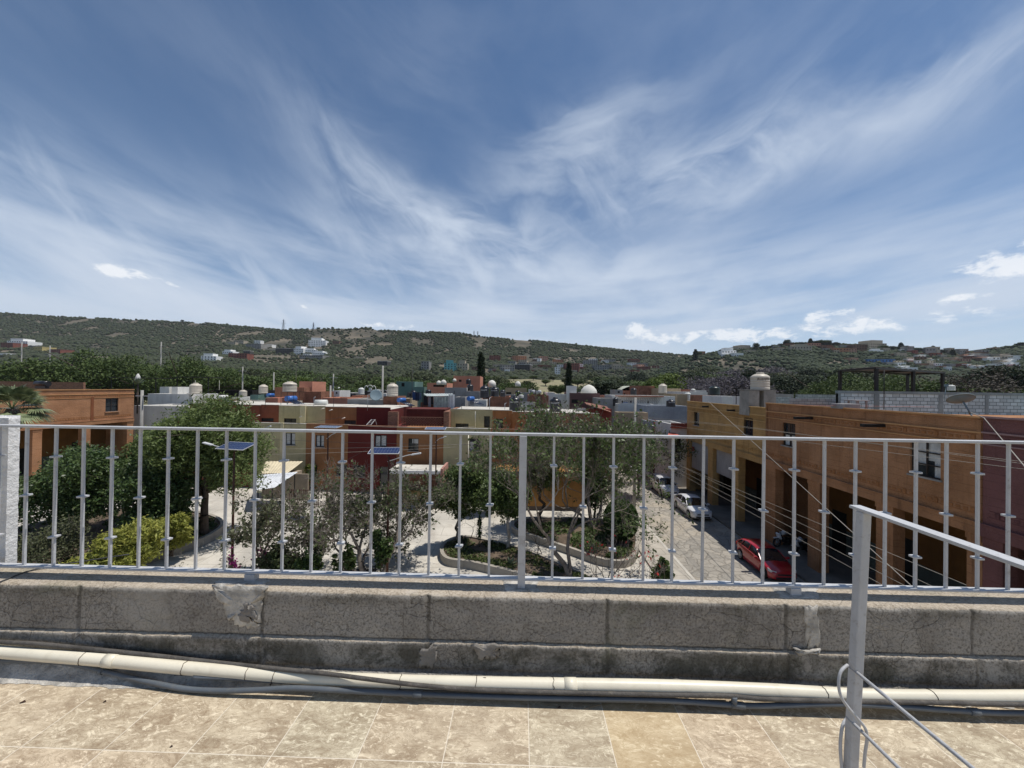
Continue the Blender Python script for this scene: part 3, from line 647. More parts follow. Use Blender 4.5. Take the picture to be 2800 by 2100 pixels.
sheet('far_sidewalk', [(strx(15.45, -5), -5), (strx(21, -5), -5), (strx(21, 41), 41), (strx(15.45, 41), 41)], .14, mat('shade_dark_slabs', (.17, .15, .125), .9, .2, .8, .3, 20, dirt=.4, dcol=(.08, .07, .055)), .14)  # slab colour darkened to paint in the deep shade along the arcade

# ---------------------------------------------------------------- walls with real openings
def facade_faces(mb, ub, vb, holes, P, N_, dep):
    """sheet over [ub]x[vb] with openings; P(u, v) -> point, N_ inward vector"""
    us = sorted(set([ub[0], ub[1]]+[h[0] for h in holes]+[h[1] for h in holes])); vs = sorted(set([vb[0], vb[1]]+[h[2] for h in holes]+[h[3] for h in holes]))
    us = [u for u in us if ub[0] <= u <= ub[1]]; vs = [v for v in vs if vb[0] <= v <= vb[1]]
    for i in range(len(us)-1):
        for j in range(len(vs)-1):
            cu, cv = (us[i]+us[i+1])/2, (vs[j]+vs[j+1])/2
            if any(h[0] < cu < h[1] and h[2] < cv < h[3] for h in holes): continue
            mb.add([P(us[i], vs[j]), P(us[i+1], vs[j]), P(us[i+1], vs[j+1]), P(us[i], vs[j+1])], [(0, 1, 2, 3)])
    for h in holes:
        c = [(h[0], h[2]), (h[1], h[2]), (h[1], h[3]), (h[0], h[3])]
        for k in range(4):
            a, b = c[k], c[(k+1) % 4]; pa, pb_ = Vector(P(*a)), Vector(P(*b))
            mb.add([pa, pb_, pb_+N_*dep, pa+N_*dep], [(0, 1, 2, 3)])
def window_in(parent, h, P, N_, dep, kind, fm=None, gm=None):
    """kind: bars tuple (nx, nz) or 'door'/'dark'"""
    u0, u1, v0, v1 = h[:4]; fm = fm or M_['frame']; gm = gm or glass()
    d0, d1 = dep*.45, dep*.8
    f = MB(); U = (Vector(P(u1, v0))-Vector(P(u0, v0))).normalized(); fw = .05
    def fb(a, b, w=fw): f.bar(Vector(a)+N_*d0, Vector(b)+N_*d0, w, .05)
    fb(P(u0+.025, v0), P(u0+.025, v1)); fb(P(u1-.025, v0), P(u1-.025, v1)); fb(P(u0+.055, v0+.025), P(u1-.055, v0+.025)); fb(P(u0+.055, v1-.025), P(u1-.055, v1-.025))
    nx, nz = kind if isinstance(kind, tuple) else (1, 1)
    for i in range(1, nx): u = u0+(u1-u0)*i/nx; fb(P(u, v0+.055), P(u, v1-.055), .035)
    for i in range(1, nz): v = v0+(v1-v0)*i/nz; fb(P(u0+.055, v), P(u1-.055, v), .035)
    if kind != 'door' and h[3]-h[2] > .5: fs_ = MB(); fs_.obox((Vector(P(u0, v0))+Vector(P(u1, v0)))/2-N_*.03+Vector((0, 0, -.035)), U, (0, 0, 1), N_, (u1-u0)/2+.08, .035, .05)
    else: fs_ = None
    w_ = f.build('door' if kind == 'door' else 'window', fm, parent)
    if fs_: fs_.build('sill', M_['concrete'], w_)
    g = MB(); a = [Vector(P(u, v))+N_*d1 for u, v in ((u0, v0), (u1, v0), (u1, v1), (u0, v1))]
    g.add(a+[q+N_*.01 for q in a], [(0, 1, 2, 3), (7, 6, 5, 4)]); g.build('panel' if kind == 'door' else 'pane', gm, w_)
    return w_
def curtain(w_, h, P, N_, dep, parts, m):
    for (a, b, c, d) in parts:
        g = MB(); n = 10; u0, u1, v0, v1 = h[0]+(h[1]-h[0])*a, h[0]+(h[1]-h[0])*b, h[2]+(h[3]-h[2])*c, h[2]+(h[3]-h[2])*d
        vs = []
        for i in range(n+1):
            u = u0+(u1-u0)*i/n; k = dep*.70+.012*math.sin(i*2.1)
            vs += [Vector(P(u, v0))+N_*k, Vector(P(u, v1))+N_*k]
        g.add(vs, [(2*i, 2*i+2, 2*i+3, 2*i+1) for i in range(n)], True); g.build('curtain', m, w_)
curt = mat('curtain_cloth', (.50, .50, .48), .9, .15, 4, .1)

# ---------------------------------------------------------------- the long arcaded building on the right
BX = 16.8
def dX(px): return BX/((px-1400)/FPX-KX)
def zX(px, py): return at(px, py, dX(px)).z
RBm = mat('orange_render', (.335, .163, .076), .9, .13, .7, .35, 9, c2=(.37, .185, .09), streak=.7, courses=.30, dirt=.25, dcol=(.20, .085, .03))
RYm = mat('ochre_render', (.40, .24, .095), .9, .12, .7, .35, 9, c2=(.45, .27, .10), streak=.5, courses=.30, dirt=.2, dcol=(.22, .11, .03))
RMm = mat('maroon_render', (.17, .075, .07), .9, .14, .7, .3, 9, streak=.4, courses=.30)
ARm = mat('arcade_inner_orange', (.16, .07, .018), .9, .15, .8, .2, 10, streak=.3)  # this and the next two are darkened to paint in the arcade's shade
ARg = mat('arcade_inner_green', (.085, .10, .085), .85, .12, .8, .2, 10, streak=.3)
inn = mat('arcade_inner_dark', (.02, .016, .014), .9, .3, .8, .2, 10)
PY = Vector((1, 0, 0))
def shear(mb):
    mb.v = [(BASE[0]+BASE[1]*x+KX*y, y, z) for x, y, z in mb.v]; return mb
BASE = [16.8, 1]
ornm = mat('dark_ornament', (.14, .05, .02), .9, .25, 3, .2, 20)
def arcade_section(name, label, y0, y1, ztop, wm, pillars, holes, zlin=5.28):
    t = thing(name, label, 'building', (0, 0, 0))
    P = lambda u, v: (BASE[0]+KX*u, u, v)
    mb = MB()
    facade_faces(mb, (y0, y1), (zlin, ztop), holes, P, PY*BASE[1], .22)
    mb2 = MB(); mb2.box(.22, 12, y0+.02, y1-.02, zlin+.03, ztop-.35); shear(mb2); mb.add(mb2.v, mb2.f)
    mb2 = MB(); mb2.box(0.0, .3, y0, y1, ztop-.002, ztop+.0); mb2.box(0.004, .26, y0, y1, ztop-.36, ztop); mb2.box(0, 12, y0, y0+.015, zlin, ztop); shear(mb2); mb.add(mb2.v, mb2.f)
    mb.build('wall', wm, t)
    b = MB(); b.box(-.10, .35, y0+.003, y1-.003, zlin-.003, zlin+.42); b.box(-.13, .30, y0+.003, y1-.003, zlin+.42, zlin+.47); shear(b); b.build('lintel_band', wm, t)
    c = MB(); c.box(-.07, -.002, y0+.003, y1-.003, ztop-.60, ztop-.54); c.box(-.05, -.002, y0+.003, y1-.003, ztop-1.02, ztop-.98); c.box(-.09, -.002, y0+.003, y1-.003, ztop-.04, ztop+.03); shear(c); c.build('cornice', mat(wm.name+'_trim', {'orange_render': (.50, .27, .12), 'ochre_render': (.56, .36, .15), 'maroon_render': (.30, .19, .18)}[wm.name.split('.')[0]], .85, .12, 2, .2, 20), t)
    o = MB(); y = y0+.3; k = 0
    while y < y1-.2:
        for z in (ztop-.78, zlin+.85):
            if k % 5 == 0: o.box(-.03, -.002, y-.07, y+.07, z-.09, z+.09)
            else: o.box(-.018, -.002, y-.10, y+.06, z-.06, z+.05)
        y += .26; k += 1
    for z in (ztop-.66, ztop-.92, zlin+.74, zlin+.97): o.box(-.014, -.0015, y0+.2, y1-.2, z-.012, z+.012)
    shear(o)
    o.build('relief_frieze', mat(wm.name+'_relief', {'orange_render': (.31, .135, .052), 'ochre_render': (.37, .21, .07), 'maroon_render': (.12, .05, .05)}[wm.name.split('.')[0]], .9, .2, 3, .3, 20), t)
    for (a, b_) in pillars:
        q = MB(); q.box(0.0, .55, a, b_, .14, zlin-.003); q.box(-.03, .58, a-.03, b_+.03, zlin-.25, zlin-.006); shear(q); q.build('pillar', wm, t)
    # inside of the arcade: ceiling, back wall with doors
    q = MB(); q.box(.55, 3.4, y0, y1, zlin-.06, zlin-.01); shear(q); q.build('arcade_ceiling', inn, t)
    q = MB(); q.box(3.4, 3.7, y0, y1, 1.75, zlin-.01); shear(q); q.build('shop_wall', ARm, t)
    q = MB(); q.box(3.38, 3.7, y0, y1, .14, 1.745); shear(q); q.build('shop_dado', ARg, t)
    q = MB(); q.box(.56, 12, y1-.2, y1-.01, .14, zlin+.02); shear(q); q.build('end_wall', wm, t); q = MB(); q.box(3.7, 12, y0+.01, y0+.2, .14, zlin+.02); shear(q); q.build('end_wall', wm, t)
    return t
def hole(px0, px1, py0, py1):
    a, b = sorted((dX(px0), dX(px1))); pm = (px0+px1)/2; return (a, b, zX(pm, py1), zX(pm, py0))
h1 = hole(1898, 1913, 1126, 1163); h2 = hole(2034, 2060, 1142, 1190); h3 = hole(2141, 2176, 1157, 1220)
h4 = hole(2490, 2573, 1204, 1304)
ySA, ySB = dX(2096), dX(2688)
z1, z2 = 9.28, 9.62
A = arcade_section('ochre_arcade_building', 'ochre yellow end of the long two-storey arcaded building, farther from the railing', ySA, 40.2, z1, RYm,
                   [(39.3, 40.2), (34.6, 35.5), (30.4, 31.3), (27.02, 27.3)], [h1, h2])
B = arcade_section('orange_arcade_building', 'orange middle stretch of the long two-storey arcaded building with a curtained window', ySB, ySA-.004, z2, RBm,
                   [(25.9, 27.0), (22.0, 22.9), (17.6, 18.45), (ySB, ySB+.5)], [h3, h4])
Cc = arcade_section('maroon_arcade_building', 'maroon painted near end of the arcaded building at the right edge', 3.0, ySB-.004, z2+.02, RMm,
                    [(ySB-.6, ySB-.01), (9.4, 10.2), (5.5, 6.2)], [(8.6, 10.0, 6.4, 8.4)])
Pf = lambda u, v: (BX+KX*u, u, v)
window_in(A, h1, Pf, PY, .22, (1, 1)); window_in(A, h2, Pf, PY, .22, (2, 1))
w3 = window_in(B, h3, Pf, PY, .22, (2, 2)); curtain(w3, h3, Pf, PY, .22, [(.05, .45, .03, .5), (.55, .95, .03, .5)], curt)
w4 = window_in(B, h4, Pf, PY, .22, (2, 3)); curtain(w4, h4, Pf, PY, .22, [(.03, .5, .45, .97), (.05, .3, .02, .45), (.55, .97, .3, .97)], curt)
window_in(Cc, (8.6, 10.0, 6.4, 8.4), Pf, PY, .22, (2, 2))
# openings at the back of the arcade, shop doors
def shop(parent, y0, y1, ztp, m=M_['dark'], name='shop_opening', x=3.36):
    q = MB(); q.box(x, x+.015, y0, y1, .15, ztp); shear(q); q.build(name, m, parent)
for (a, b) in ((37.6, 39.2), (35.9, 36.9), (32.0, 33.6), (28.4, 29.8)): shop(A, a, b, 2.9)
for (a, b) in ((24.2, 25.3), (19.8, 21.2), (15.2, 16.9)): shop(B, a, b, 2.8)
# white boards hung in the farthest bays
wb = mat('weathered_white_board', (.30, .29, .285), .8, .12, 1, .1, 20, streak=.3)
q = MB(); q.box(.12, .18, 35.6, 39.2, 2.6, zl if False else 5.2); shear(q); q.build('hanging_board', wb, A)
q = MB(); q.box(.30, .36, 31.4, 34.5, 3.1, 5.2); shear(q); q.build('hanging_board', wb, A)
# dark rain spouts jutting from the upper wall
for (px0, px1, py, par_) in ((1921, 1937, 1111, A), (1989, 2009, 1121, A), (2173, 2221, 1142, B), (2357, 2417, 1162, B)):
    y = dX(px1); z = at(px1, py, y).z; q = MB(); q.box(-(px1-px0)*y/FPX, .0-.001, y-.10, y+.10, z-.10, z+.04); shear(q); q.build('rain_spout', mat('spout_tar', (.02, .016, .014), .7, .3, 4, .2), par_)
# thin cornice shadow gap between the sections: a drain groove moulding
q = MB(); q.box(-.05, -.003, ySA-.14, ySA-.02, zX(2096, 1200), z2-.02); shear(q); q.build('corner_moulding', RBm, B)
q = MB(); q.box(-.05, -.003, ySB+.02, ySB+.16, 5.8, z2-.1); shear(q); q.build('corner_moulding', RBm, B)
o_ = MB(); o_.obox((BX+KX*38.6-.03, 38.6, 4.55), (0, 1, 0), (0, 0, 1), (1, 0, 0), .22, .22, .02); o_.build('round_sign', mat('dull_red', (.25, .05, .03), .6, .1, 3, 0), A)

# ---------------------------------------------------------------- things on the right roofs
beige = mat('beige_tank_plastic', (.56, .50, .41), .45, .07, 1.2, .03, 30, spec=.4, streak=.25)
blackp = mat('black_tank_plastic', (.012, .012, .015), .32, .3, 2, .03, 20, spec=.55, streak=.1)
letm_d = mat('letter_dark', (.04, .03, .03), .6, .1, 2, 0); letm_w = mat('letter_white', (.6, .6, .6), .6, .1, 2, 0)
def letter_mesh(text, r, size, m, parent, z, face=-math.pi/2, tilt=0.08):
    cu = bpy.data.curves.new('lettering', 'FONT'); cu.body = text; cu.size = size; cu.align_x = 'CENTER'; cu.align_y = 'CENTER'; cu.shear = .25; cu.extrude = 0.0
    to = bpy.data.objects.new('tmp', cu); col.objects.link(to); bpy.context.view_layer.update()
    me = bpy.data.meshes.new_from_object(to.evaluated_get(bpy.context.evaluated_depsgraph_get())); bpy.data.objects.remove(to)
    for v in me.vertices:
        a = face+v.co.x/r; zz = z+v.co.y+v.co.x*tilt; v.co = ((r+.012)*math.cos(a), (r+.012)*math.sin(a), zz)
    me.materials.clear(); me.materials.append(m); me.name = 'lettering'
    return put(bpy.data.objects.new('lettering', me), parent)
def tank(px0, px1, py0, py1, Y, m, label, let=True, ribs=True, cat='water tank', legs=None):
    c = at((px0+px1)/2, py1, Y); r = (px1-px0)/2*Y/FPX*.985; h = (py1-py0)*Y/FPX
    t = thing('water_tank', label, cat, c, 0, 'water tanks on the roofs')
    pr = [(0, 0), (r*.97, 0), (r, h*.02)]
    if ribs:
        for k in range(1, 5): z = h*(.06+.66*k/5); pr += [(r, z-.012*h), (r*.975, z), (r, z+.012*h)]
    pr += [(r, h*.74), (r*.985, h*.78), (r*.72, h*.88), (r*.42, h*.925), (r*.40, h*.93)]
    mb = MB(); mb.lathe((0, 0, 0), pr, 32); mb.build('body', m, t)
    mb = MB(); mb.lathe((0, 0, 0), [(r*.40, h*.92), (r*.43, h*.93), (r*.43, h*.975), (r*.38, h), (0, h)], 20); mb.build('lid', m, t)
    if let and Y < 75: letter_mesh('Rotoplas', r, r*.42, letm_w if m is blackp else letm_d, t, h*(.62 if m is blackp else .64), -math.pi/2-.15 if px0 > 1000 else -math.pi/2+.1)
    return t
tank(2055, 2101, 1019, 1067, 29.5, beige, 'beige water tank raised on two concrete piers above the ochre arcaded building')
pc = thing('tank_stand', 'two pale concrete piers with a slab carrying the beige tank above the ochre building', 'stand')
for (a, b, zt_) in ((2039, 2067, 1068), (2080, 2112, 1068)):
    p0 = at(a, 1068, 29.3); p1 = at(b, 1110, 29.3); q = MB(); q.box(p0.x, p1.x, 28.9, 30.1, 8.6, p0.z); q.build('pier', M_['concrete'], pc)
p0 = at(2037, 1066.5, 29.3); p1 = at(2113, 1069, 29.3); q = MB(); q.box(p0.x, p1.x, 28.85, 30.2, p0.z-.02, p0.z+.055); q.build('slab', M_['concrete'], pc)
# block walls behind the right roofs
bw = blockwall('grey_block_wall', (.32, .38, .39), (.13, .155, .155), .4, .2, .16, ms=.014)
bwa = blockwall('pale_block_wall', (.43, .56, .59), (.12, .165, .17), .4, .2, .18, ms=.016)
def px_box(name, x0, x1, y0, y1, Y, dep, m, parent=None, label=None, cat=None, zb=None, group=None):
    a = at(x0, y0, Y); b = at(x1, y1, Y); q = MB(); q.box(a.x, b.x, Y, Y+dep, zb if zb is not None else b.z, a.z)
    o = q.build(name, m, parent)
    if label: tag(o, label, cat, group)
    return o
Yw = 22.2
t = thing('roof_block_wall', 'pale grey concrete block wall with plain columns under the roof canopy at right', 'wall')
a = at(2293, 1068, Yw); zt = a.z
mb = MB(); mb.box(a.x, 34, Yw+.03, Yw+.18, 8.9, zt-.16); mb.build('blockwork', bwa, t)
mb = MB()
for (x0, x1) in ((2293, 2299), (2391, 2405), (2568, 2580), (2695, 2704), (2810, 2822)):
    mb.box(at(x0, 1068, Yw).x, at(x1, 1068, Yw).x, Yw, Yw+.2, 8.9, zt-.163)
colc = mat('cool_concrete', (.21, .275, .285), .9, .15, 1.5, .3, 25, streak=.3)
mb.build('column', colc, t)
mb = MB(); mb.box(a.x-.02, 34, Yw-.01, Yw+.21, zt-.16, zt); mb.build('capping_beam', colc, t)
o = px_box('low_block_wall', 2163, 2290, 1089, 1112, 26, .2, bw, None, 'grey block parapet left of the pale block wall on the right roof', 'wall', zb=8.8)
o = px_box('back_block_wall', 2180, 2292, 1078, 1090, 31, .2, bw, None, 'low grey block wall with black railing behind the right roof parapet', 'wall', zb=9.0)
o = px_box('roof_wall', 2112, 2163, 1086, 1092, 33, .2, bw, None, 'far grey block wall right of the tank on concrete piers', 'wall', zb=8.6)
# roof surface strip and lumber
roofred = mat('red_roof_paint', (.30, .10, .07), .85, .2, 1, .2, 12)
mb = MB(); mb.box(BX+KX*30+.3, 34, ySB, 40, 8.92, 8.935); o = mb.build('roof_deck', mat('dusty_roof', (.38, .33, .27), .9, .2, .6, .2, 10), B)
px_box('roof_curb', 2180, 2560, 1108, 1113, 20.5, .25, roofred, B)
# canopy
can = thing('roof_canopy', 'dark steel canopy with maroon corrugated roof on six posts above the block wall', 'canopy')
hc = CZ+1.50
def cpt(px, py): r = ray(px, py); return O+r*((hc-CZ)/r.z)
Lc, Tc_, Rc, Bc = cpt(2297, 1011), cpt(2393, 1004), cpt(2584, 1017.5), cpt(2450, 1023)
Bc = Lc+(Rc-Tc_)
n = 28; V = []; F = []
for i in range(n+1):
    for j in (0, 1):
        for k in (0, 1):
            e = Lc.lerp(Tc_, j); p = e+(Rc-Tc_)*(i/n); 
            V.append((p.x, p.y, p.z+(.035 if i % 2 else 0)+.012*k))
for i in range(n):
    a = 4*i; F += [(a, a+2, a+6, a+4), (a+1, a+5, a+7, a+3), (a, a+4, a+5, a+1), (a+2, a+3, a+7, a+6)]
mb = MB(); mb.add(V, F); mb.build('roof_sheet', mat('maroon_sheet', (.035, .013, .011), .6, .2, 2, .05), can)
blk = mat('black_steel', (.015, .014, .014), .5, .2, 2, 0)
mb = MB()
for (p, q) in ((Lc, Tc_), (Tc_, Rc), (Rc, Bc), (Bc, Lc), ((Lc+Bc)/2, (Tc_+Rc)/2)): mb.bar((p.x, p.y, p.z-.06), (q.x, q.y, q.z-.06), .08, .1)
mb.build('frame', blk, can)
for p in (Lc, Tc_*.985+Rc*.015, Rc*.96+Tc_*.04, Bc, (Lc+Bc)/2, (Tc_+Rc)/2):
    mb = MB(); mb.bar((p[0], p[1], 8.9), (p[0], p[1], hc-.08), .15); mb.build('post', blk, can)
# satellite dish
dc = at(2629, 1097, 15.4); ds = thing('satellite_dish', 'grey oval satellite dish on a bent arm at the edge of the right roof', 'satellite dish', dc)
def dish(par_, R, nrm, m, depth=.12):
    nrm = Vector(nrm).normalized(); u = nrm.cross(Vector((0, 0, 1))).normalized(); v = u.cross(nrm)
    V = []; F = []; nr, na = 6, 28
    for side in (0, 1):
        for i in range(nr+1):
            r_ = R*i/nr
            for k in range(na):
                a = 2*math.pi*k/na; V.append(u*r_*math.cos(a)+v*r_*math.sin(a)+nrm*(depth*(i/nr)**2-.012*side))
    for side in (0, 1):
        b = side*(nr+1)*na
        for i in range(nr):
            for k in range(na): F.append((b+i*na+k, b+i*na+(k+1) % na, b+(i+1)*na+(k+1) % na, b+(i+1)*na+k))
    for k in range(na): F.append((nr*na+k, nr*na+(k+1) % na, (2*nr+1)*na+(k+1) % na, (2*nr+1)*na+k))
    mb = MB(); mb.add(V, F, True); return mb.build('reflector', m, par_)
gd = mat('dish_grey', (.15, .205, .235), .6, .1, 2, .05)
dish(ds, .41, (.22, .50, .95), gd)
mb = MB(); mb.tube([(0.05, -.02, -.03), (.16, -.1, -.35), (.2, -.12, -.5)], .028, 8); mb.tube([(.2, -.12, -.5), (.55, -.3, -.95)], .025, 8); mb.build('arm', gd, ds)
mb = MB(); mb.tube([(-.35, .3, .1), (-.1, .45, .62)], .012, 6); mb.box(-.14, -.06, .40, .50, .58, .68); mb.build('feed_horn', gd, ds)
# roof clutter
mb = MB(); p = at(2417, 1120, 19.5); mb.tube([p, (p.x, p.y, at(2417, 1012, 19.5).z)], .02, 6); o = mb.build('antenna_mast', blk); tag(o, 'thin dark mast standing on the orange roof in front of the canopy', 'mast')
tb = thing('plastic_table', 'old grey plastic table on the orange roof below the canopy', 'table'); p0 = at(2338, 1094, 20.8); p1 = at(2379, 1115, 20.8)
mb = MB(); mb.box(p0.x, p1.x, 20.8, 21.5, p0.z-.05, p0.z); mb.build('tabletop', wb, tb, .01)
for x in (p0.x+.18, p1.x-.12):
    for y in (20.88, 21.4): mb = MB(); mb.box(x-.04, x+.04, y-.03, y+.03, p1.z-.05, p0.z-.052); mb.build('leg', wb, tb)
p0 = at(2297, 1104, 20.3); p1 = at(2353, 1116, 20.3); mb = MB(); mb.box(p0.x, p1.x, 20.3, 20.9, p1.z-.05, p0.z); o = mb.build('laundry_sink', wb, None, .02); tag(o, 'dirty white stone sink box on the orange roof beside the plastic table', 'sink')
mb = MB(); p0 = at(2100, 1097, 27.5); mb.tube([at(2013, 1019.5, 31), at(2013, 1105, 31)], .03, 6); mb.tube([at(2013, 1019.5, 31), at(2060, 1019.5, 31)], .02, 6); o = mb.build('tank_vent_pipe', blk); tag(o, 'thin dark vertical pipe with level arm left of the raised beige tank', 'pipe')
# cables from the roofs
def wire(name, pts, r, label, m=None, sag=0., cat='cable', group=None):
    P = []
    for i in range(len(pts)-1):
        a, b = Vector(pts[i]), Vector(pts[i+1])
        for k in range(12): f = k/12; q = a.lerp(b, f); q.z -= sag*4*f*(1-f); P.append(q)
    P.append(Vector(pts[-1])); mb = MB(); mb.tube(P, r, 4, False); o = mb.build(name, m or M_['wire']); tag(o, label, cat, group); return o
wire('guy_cable', [at(1936, 1097, 33), at(2490, 1600, 12.5)], .020, 'pale tan cable slanting down across the orange arcade front', M_['wirelight'])
wire('guy_cable', [at(2655, 1128, 14.2), at(2690, 1142, 13.5), at(2860, 1345, 9)], .016, 'pale cable dropping past the satellite dish over the maroon wall', M_['wirelight'])
for k, (y0, y1) in enumerate(((1269, 1600), (1269, 1648), (1281, 1688), (1290, 1726))):
    wire('street_wire', [at(1850, y0, 30.5), at(2643, y1, 10.2)], .008, ['uppermost', 'second', 'third', 'lowest'][k]+' of the four parallel pale wires crossing in front of the arcade', M_['wirelight'], cat='wire', group='wires in front of the arcade')
for k, (ya, yb, yc) in enumerate(((1138, 1163, 1276), (1141, 1166, 1270), (1152, 1186, 1290))):
    wire('power_wire', [at(1740, ya, 32), at(2010, yb, 22), at(2860, yc, 10)], .006, ['middle', 'top', 'bottom'][k]+' of the three thin wires stretched across the upper arcade wall', M_['wirelight'], cat='wire', group='wires across the upper arcade wall')

# ---------------------------------------------------------------- cars
tyre = M_['rubber']; rimm = mat('alloy_rim', (.42, .43, .44), .35, .1, 4, 0, metal=.7); carglass = mat('car_glass', (.015, .017, .02), .06, .2, 1, 0, spec=.7)
def carpaint(name, c):
    m = mat(name, c, .28, .03, 1, 0, spec=.5); b = m.node_tree.nodes['Principled BSDF']; b.inputs['Coat Weight'].default_value = .8; b.inputs['Coat Roughness'].default_value = .06; return m
lampm = mat('lamp_glass', (.55, .57, .58), .1, .1, 3, 0, spec=.7); redl = mat('tail_lamp', (.3, .01, .01), .2, .1, 3, 0); trimm = mat('car_trim', (.02, .02, .022), .5, .1, 3, 0)
def interp(x, pts):
    for i in range(len(pts)-1):
        if x <= pts[i+1][0]:
            a, b = pts[i], pts[i+1]; f = (x-a[0])/(b[0]-a[0]); f = f*f*(3-2*f) if len(a) > 2 else f; return a[1]+(b[1]-a[1])*f
    return pts[-1][1]
def car(name, label, paint, loc, head, kind='hatch', group='cars parked along the street'):
    # local axes: +x forward, nose at x = 0, tail at x = -L
    K = {'hatch': (4.05, 1.46, .80, 3.38), 'sedan': (4.40, 1.46, .82, 3.38), 'suv': (4.35, 1.62, .85, 3.45)}[kind]
    L, H, xf, xr = K; R = .32; W = .87; dz = H-1.46
    hood = [(0, .55), (.06, .68+dz*.5), (.35, .80+dz*.5), (1.05, .94+dz*.6), (1.5, .97+dz*.6)]
    if kind == 'sedan': top = hood+[(3.45, 1.00), (3.75, 1.03), (4.25, 1.02), (4.36, .94), (4.40, .6)]
    else: top = hood+[(3.2, 1.03+dz*.6), (L-.2, 1.05+dz*.6), (L-.05, .98+dz*.6), (L, .6)]
    wid = [(0, .62), (.08, .72), (.3, .80), (.7, .86), (1.6, .875), (3.0, .875), (L-.6, .85), (L-.2, .80), (L-.04, .72), (L, .62)]
    xs = sorted(set([round(v, 3) for v in list(np.linspace(0, L, 44))+[.03, .06, L-.03]]+[round(xw+R*1.18*math.cos(a), 3) for xw in (xf, xr) for a in np.linspace(0, math.pi, 13)]))
    V = []; n = 13
    for x in xs:
        w_ = interp(x, wid); zt_ = interp(x, top); zb = .20 if .2 < x < L-.2 else .26; arch = 0
        for xw in (xf, xr):
            if abs(x-xw) <= R*1.18: zb = max(zb, R+math.sqrt(max(0, (R*1.18)**2-(x-xw)**2)))
        zb = min(zb, zt_-.12); zs = zt_-.10
        prof = [(0, zb), (w_*.80, zb), (w_*.965, zb+.01), (w_*.995, zb+(zs-zb)*.35), (w_, zb+(zs-zb)*.65), (w_*.975, zs), (w_*.90, zt_-.025)]
        ring = [(-x, -a, b) for a, b in prof[1:]][::1]
        full = [(-x, 0, zb)]+[(-x, -a, b) for a, b in prof[1:]]+[(-x, 0, zt_+.02)]+[(-x, a, b) for a, b in prof[:0:-1]]
        full = full[:14]; V.append(full)
    n = len(V[0]); vs = [p for r_ in V for p in r_]; fs = [(i*n+k, (i+1)*n+k, (i+1)*n+(k+1) % n, i*n+(k+1) % n) for i in range(len(xs)-1) for k in range(n)]
    fs += [tuple(range(n)), tuple((len(xs)-1)*n+k for k in range(n-1, -1, -1))]
    t = thing(name, label, 'car', loc, head, group)
    mb = MB(); mb.add(vs, fs, True)
    # cabin: contour of the roof
    if kind == 'sedan': roof = [(1.05, .93), (1.75, 1.38), (2.1, 1.45), (2.7, 1.455), (3.2, 1.36), (3.85, 1.03)]
    elif kind == 'hatch': roof = [(1.0, .93), (1.75, 1.37), (2.1, 1.445), (2.9, 1.45), (3.5, 1.34), (3.97, 1.0)]
    else: roof = [(1.05, .96+dz*.5), (1.65, 1.38+dz), (2.0, 1.45+dz), (3.3, 1.45+dz), (3.9, 1.36+dz), (4.27, 1.03+dz*.6)]
    def cab(x):
        zr = interp(x, roof); zb = interp(x, top)-.02; k = max(0., min(1, (zr-zb)/(.45+dz*.3))); return zr, zb, .80, .80-.20*k
    xs2 = list(np.linspace(roof[0][0], roof[-1][0], 30)); V2 = []
    for x in xs2:
        zr, zb, wb_, wt = cab(x); V2 += [(-x, -wb_, zb), (-x, -wt-.02, zb+(zr-zb)*.86), (-x, -wt*.85, zr-.012), (-x, 0, zr+.012), (-x, wt*.85, zr-.012), (-x, wt+.02, zb+(zr-zb)*.86), (-x, wb_, zb)]
    g = MB(); g.add(V2, [(i*7+k, (i+1)*7+k, (i+1)*7+k+1, i*7+k+1) for i in range(29) for k in range(6)], True)
    # painted roof skin and pillars
    r0, r1 = roof[1][0]+.02, roof[-2][0]-.02
    xs3 = list(np.linspace(r0, r1, 14)); V3 = []
    for x in xs3:
        zr, zb, wb_, wt = cab(x); V3 += [(-x, -wt-.035, zb+(zr-zb)*.84), (-x, -wt*.86, zr+.004), (-x, 0, zr+.028), (-x, wt*.86, zr+.004), (-x, wt+.035, zb+(zr-zb)*.84)]
    mb.add(V3, [(i*5+k, (i+1)*5+k, (i+1)*5+k+1, i*5+k+1) for i in range(13) for k in range(4)], True)
    for s_ in (-1, 1):
        def cp(x, f):
            zr, zb, wb_, wt = cab(x); return Vector((-x, s_*(wb_+(wt+.02-wb_)*f/.86+.012), zb+(zr-zb)*f))
        mb.bar(cp(roof[0][0]+.06, .3), cp(r0, .86), .05, .05); mb.bar(cp(2.45, .0), cp(2.45, .86), .06, .03)
        mb.bar(cp(roof[-1][0]-.1, .1), cp(r1, .86), .10, .05)
        if kind != 'sedan': mb.bar(cp(3.35, 0), cp(3.2, .86), .10, .03)
        mb.bar(cp(roof[0][0]+.3, .02), cp(roof[-1][0]-.2, .02), .04, .04)
    mb.build('body', paint, t); g.build('glazing', carglass, t)
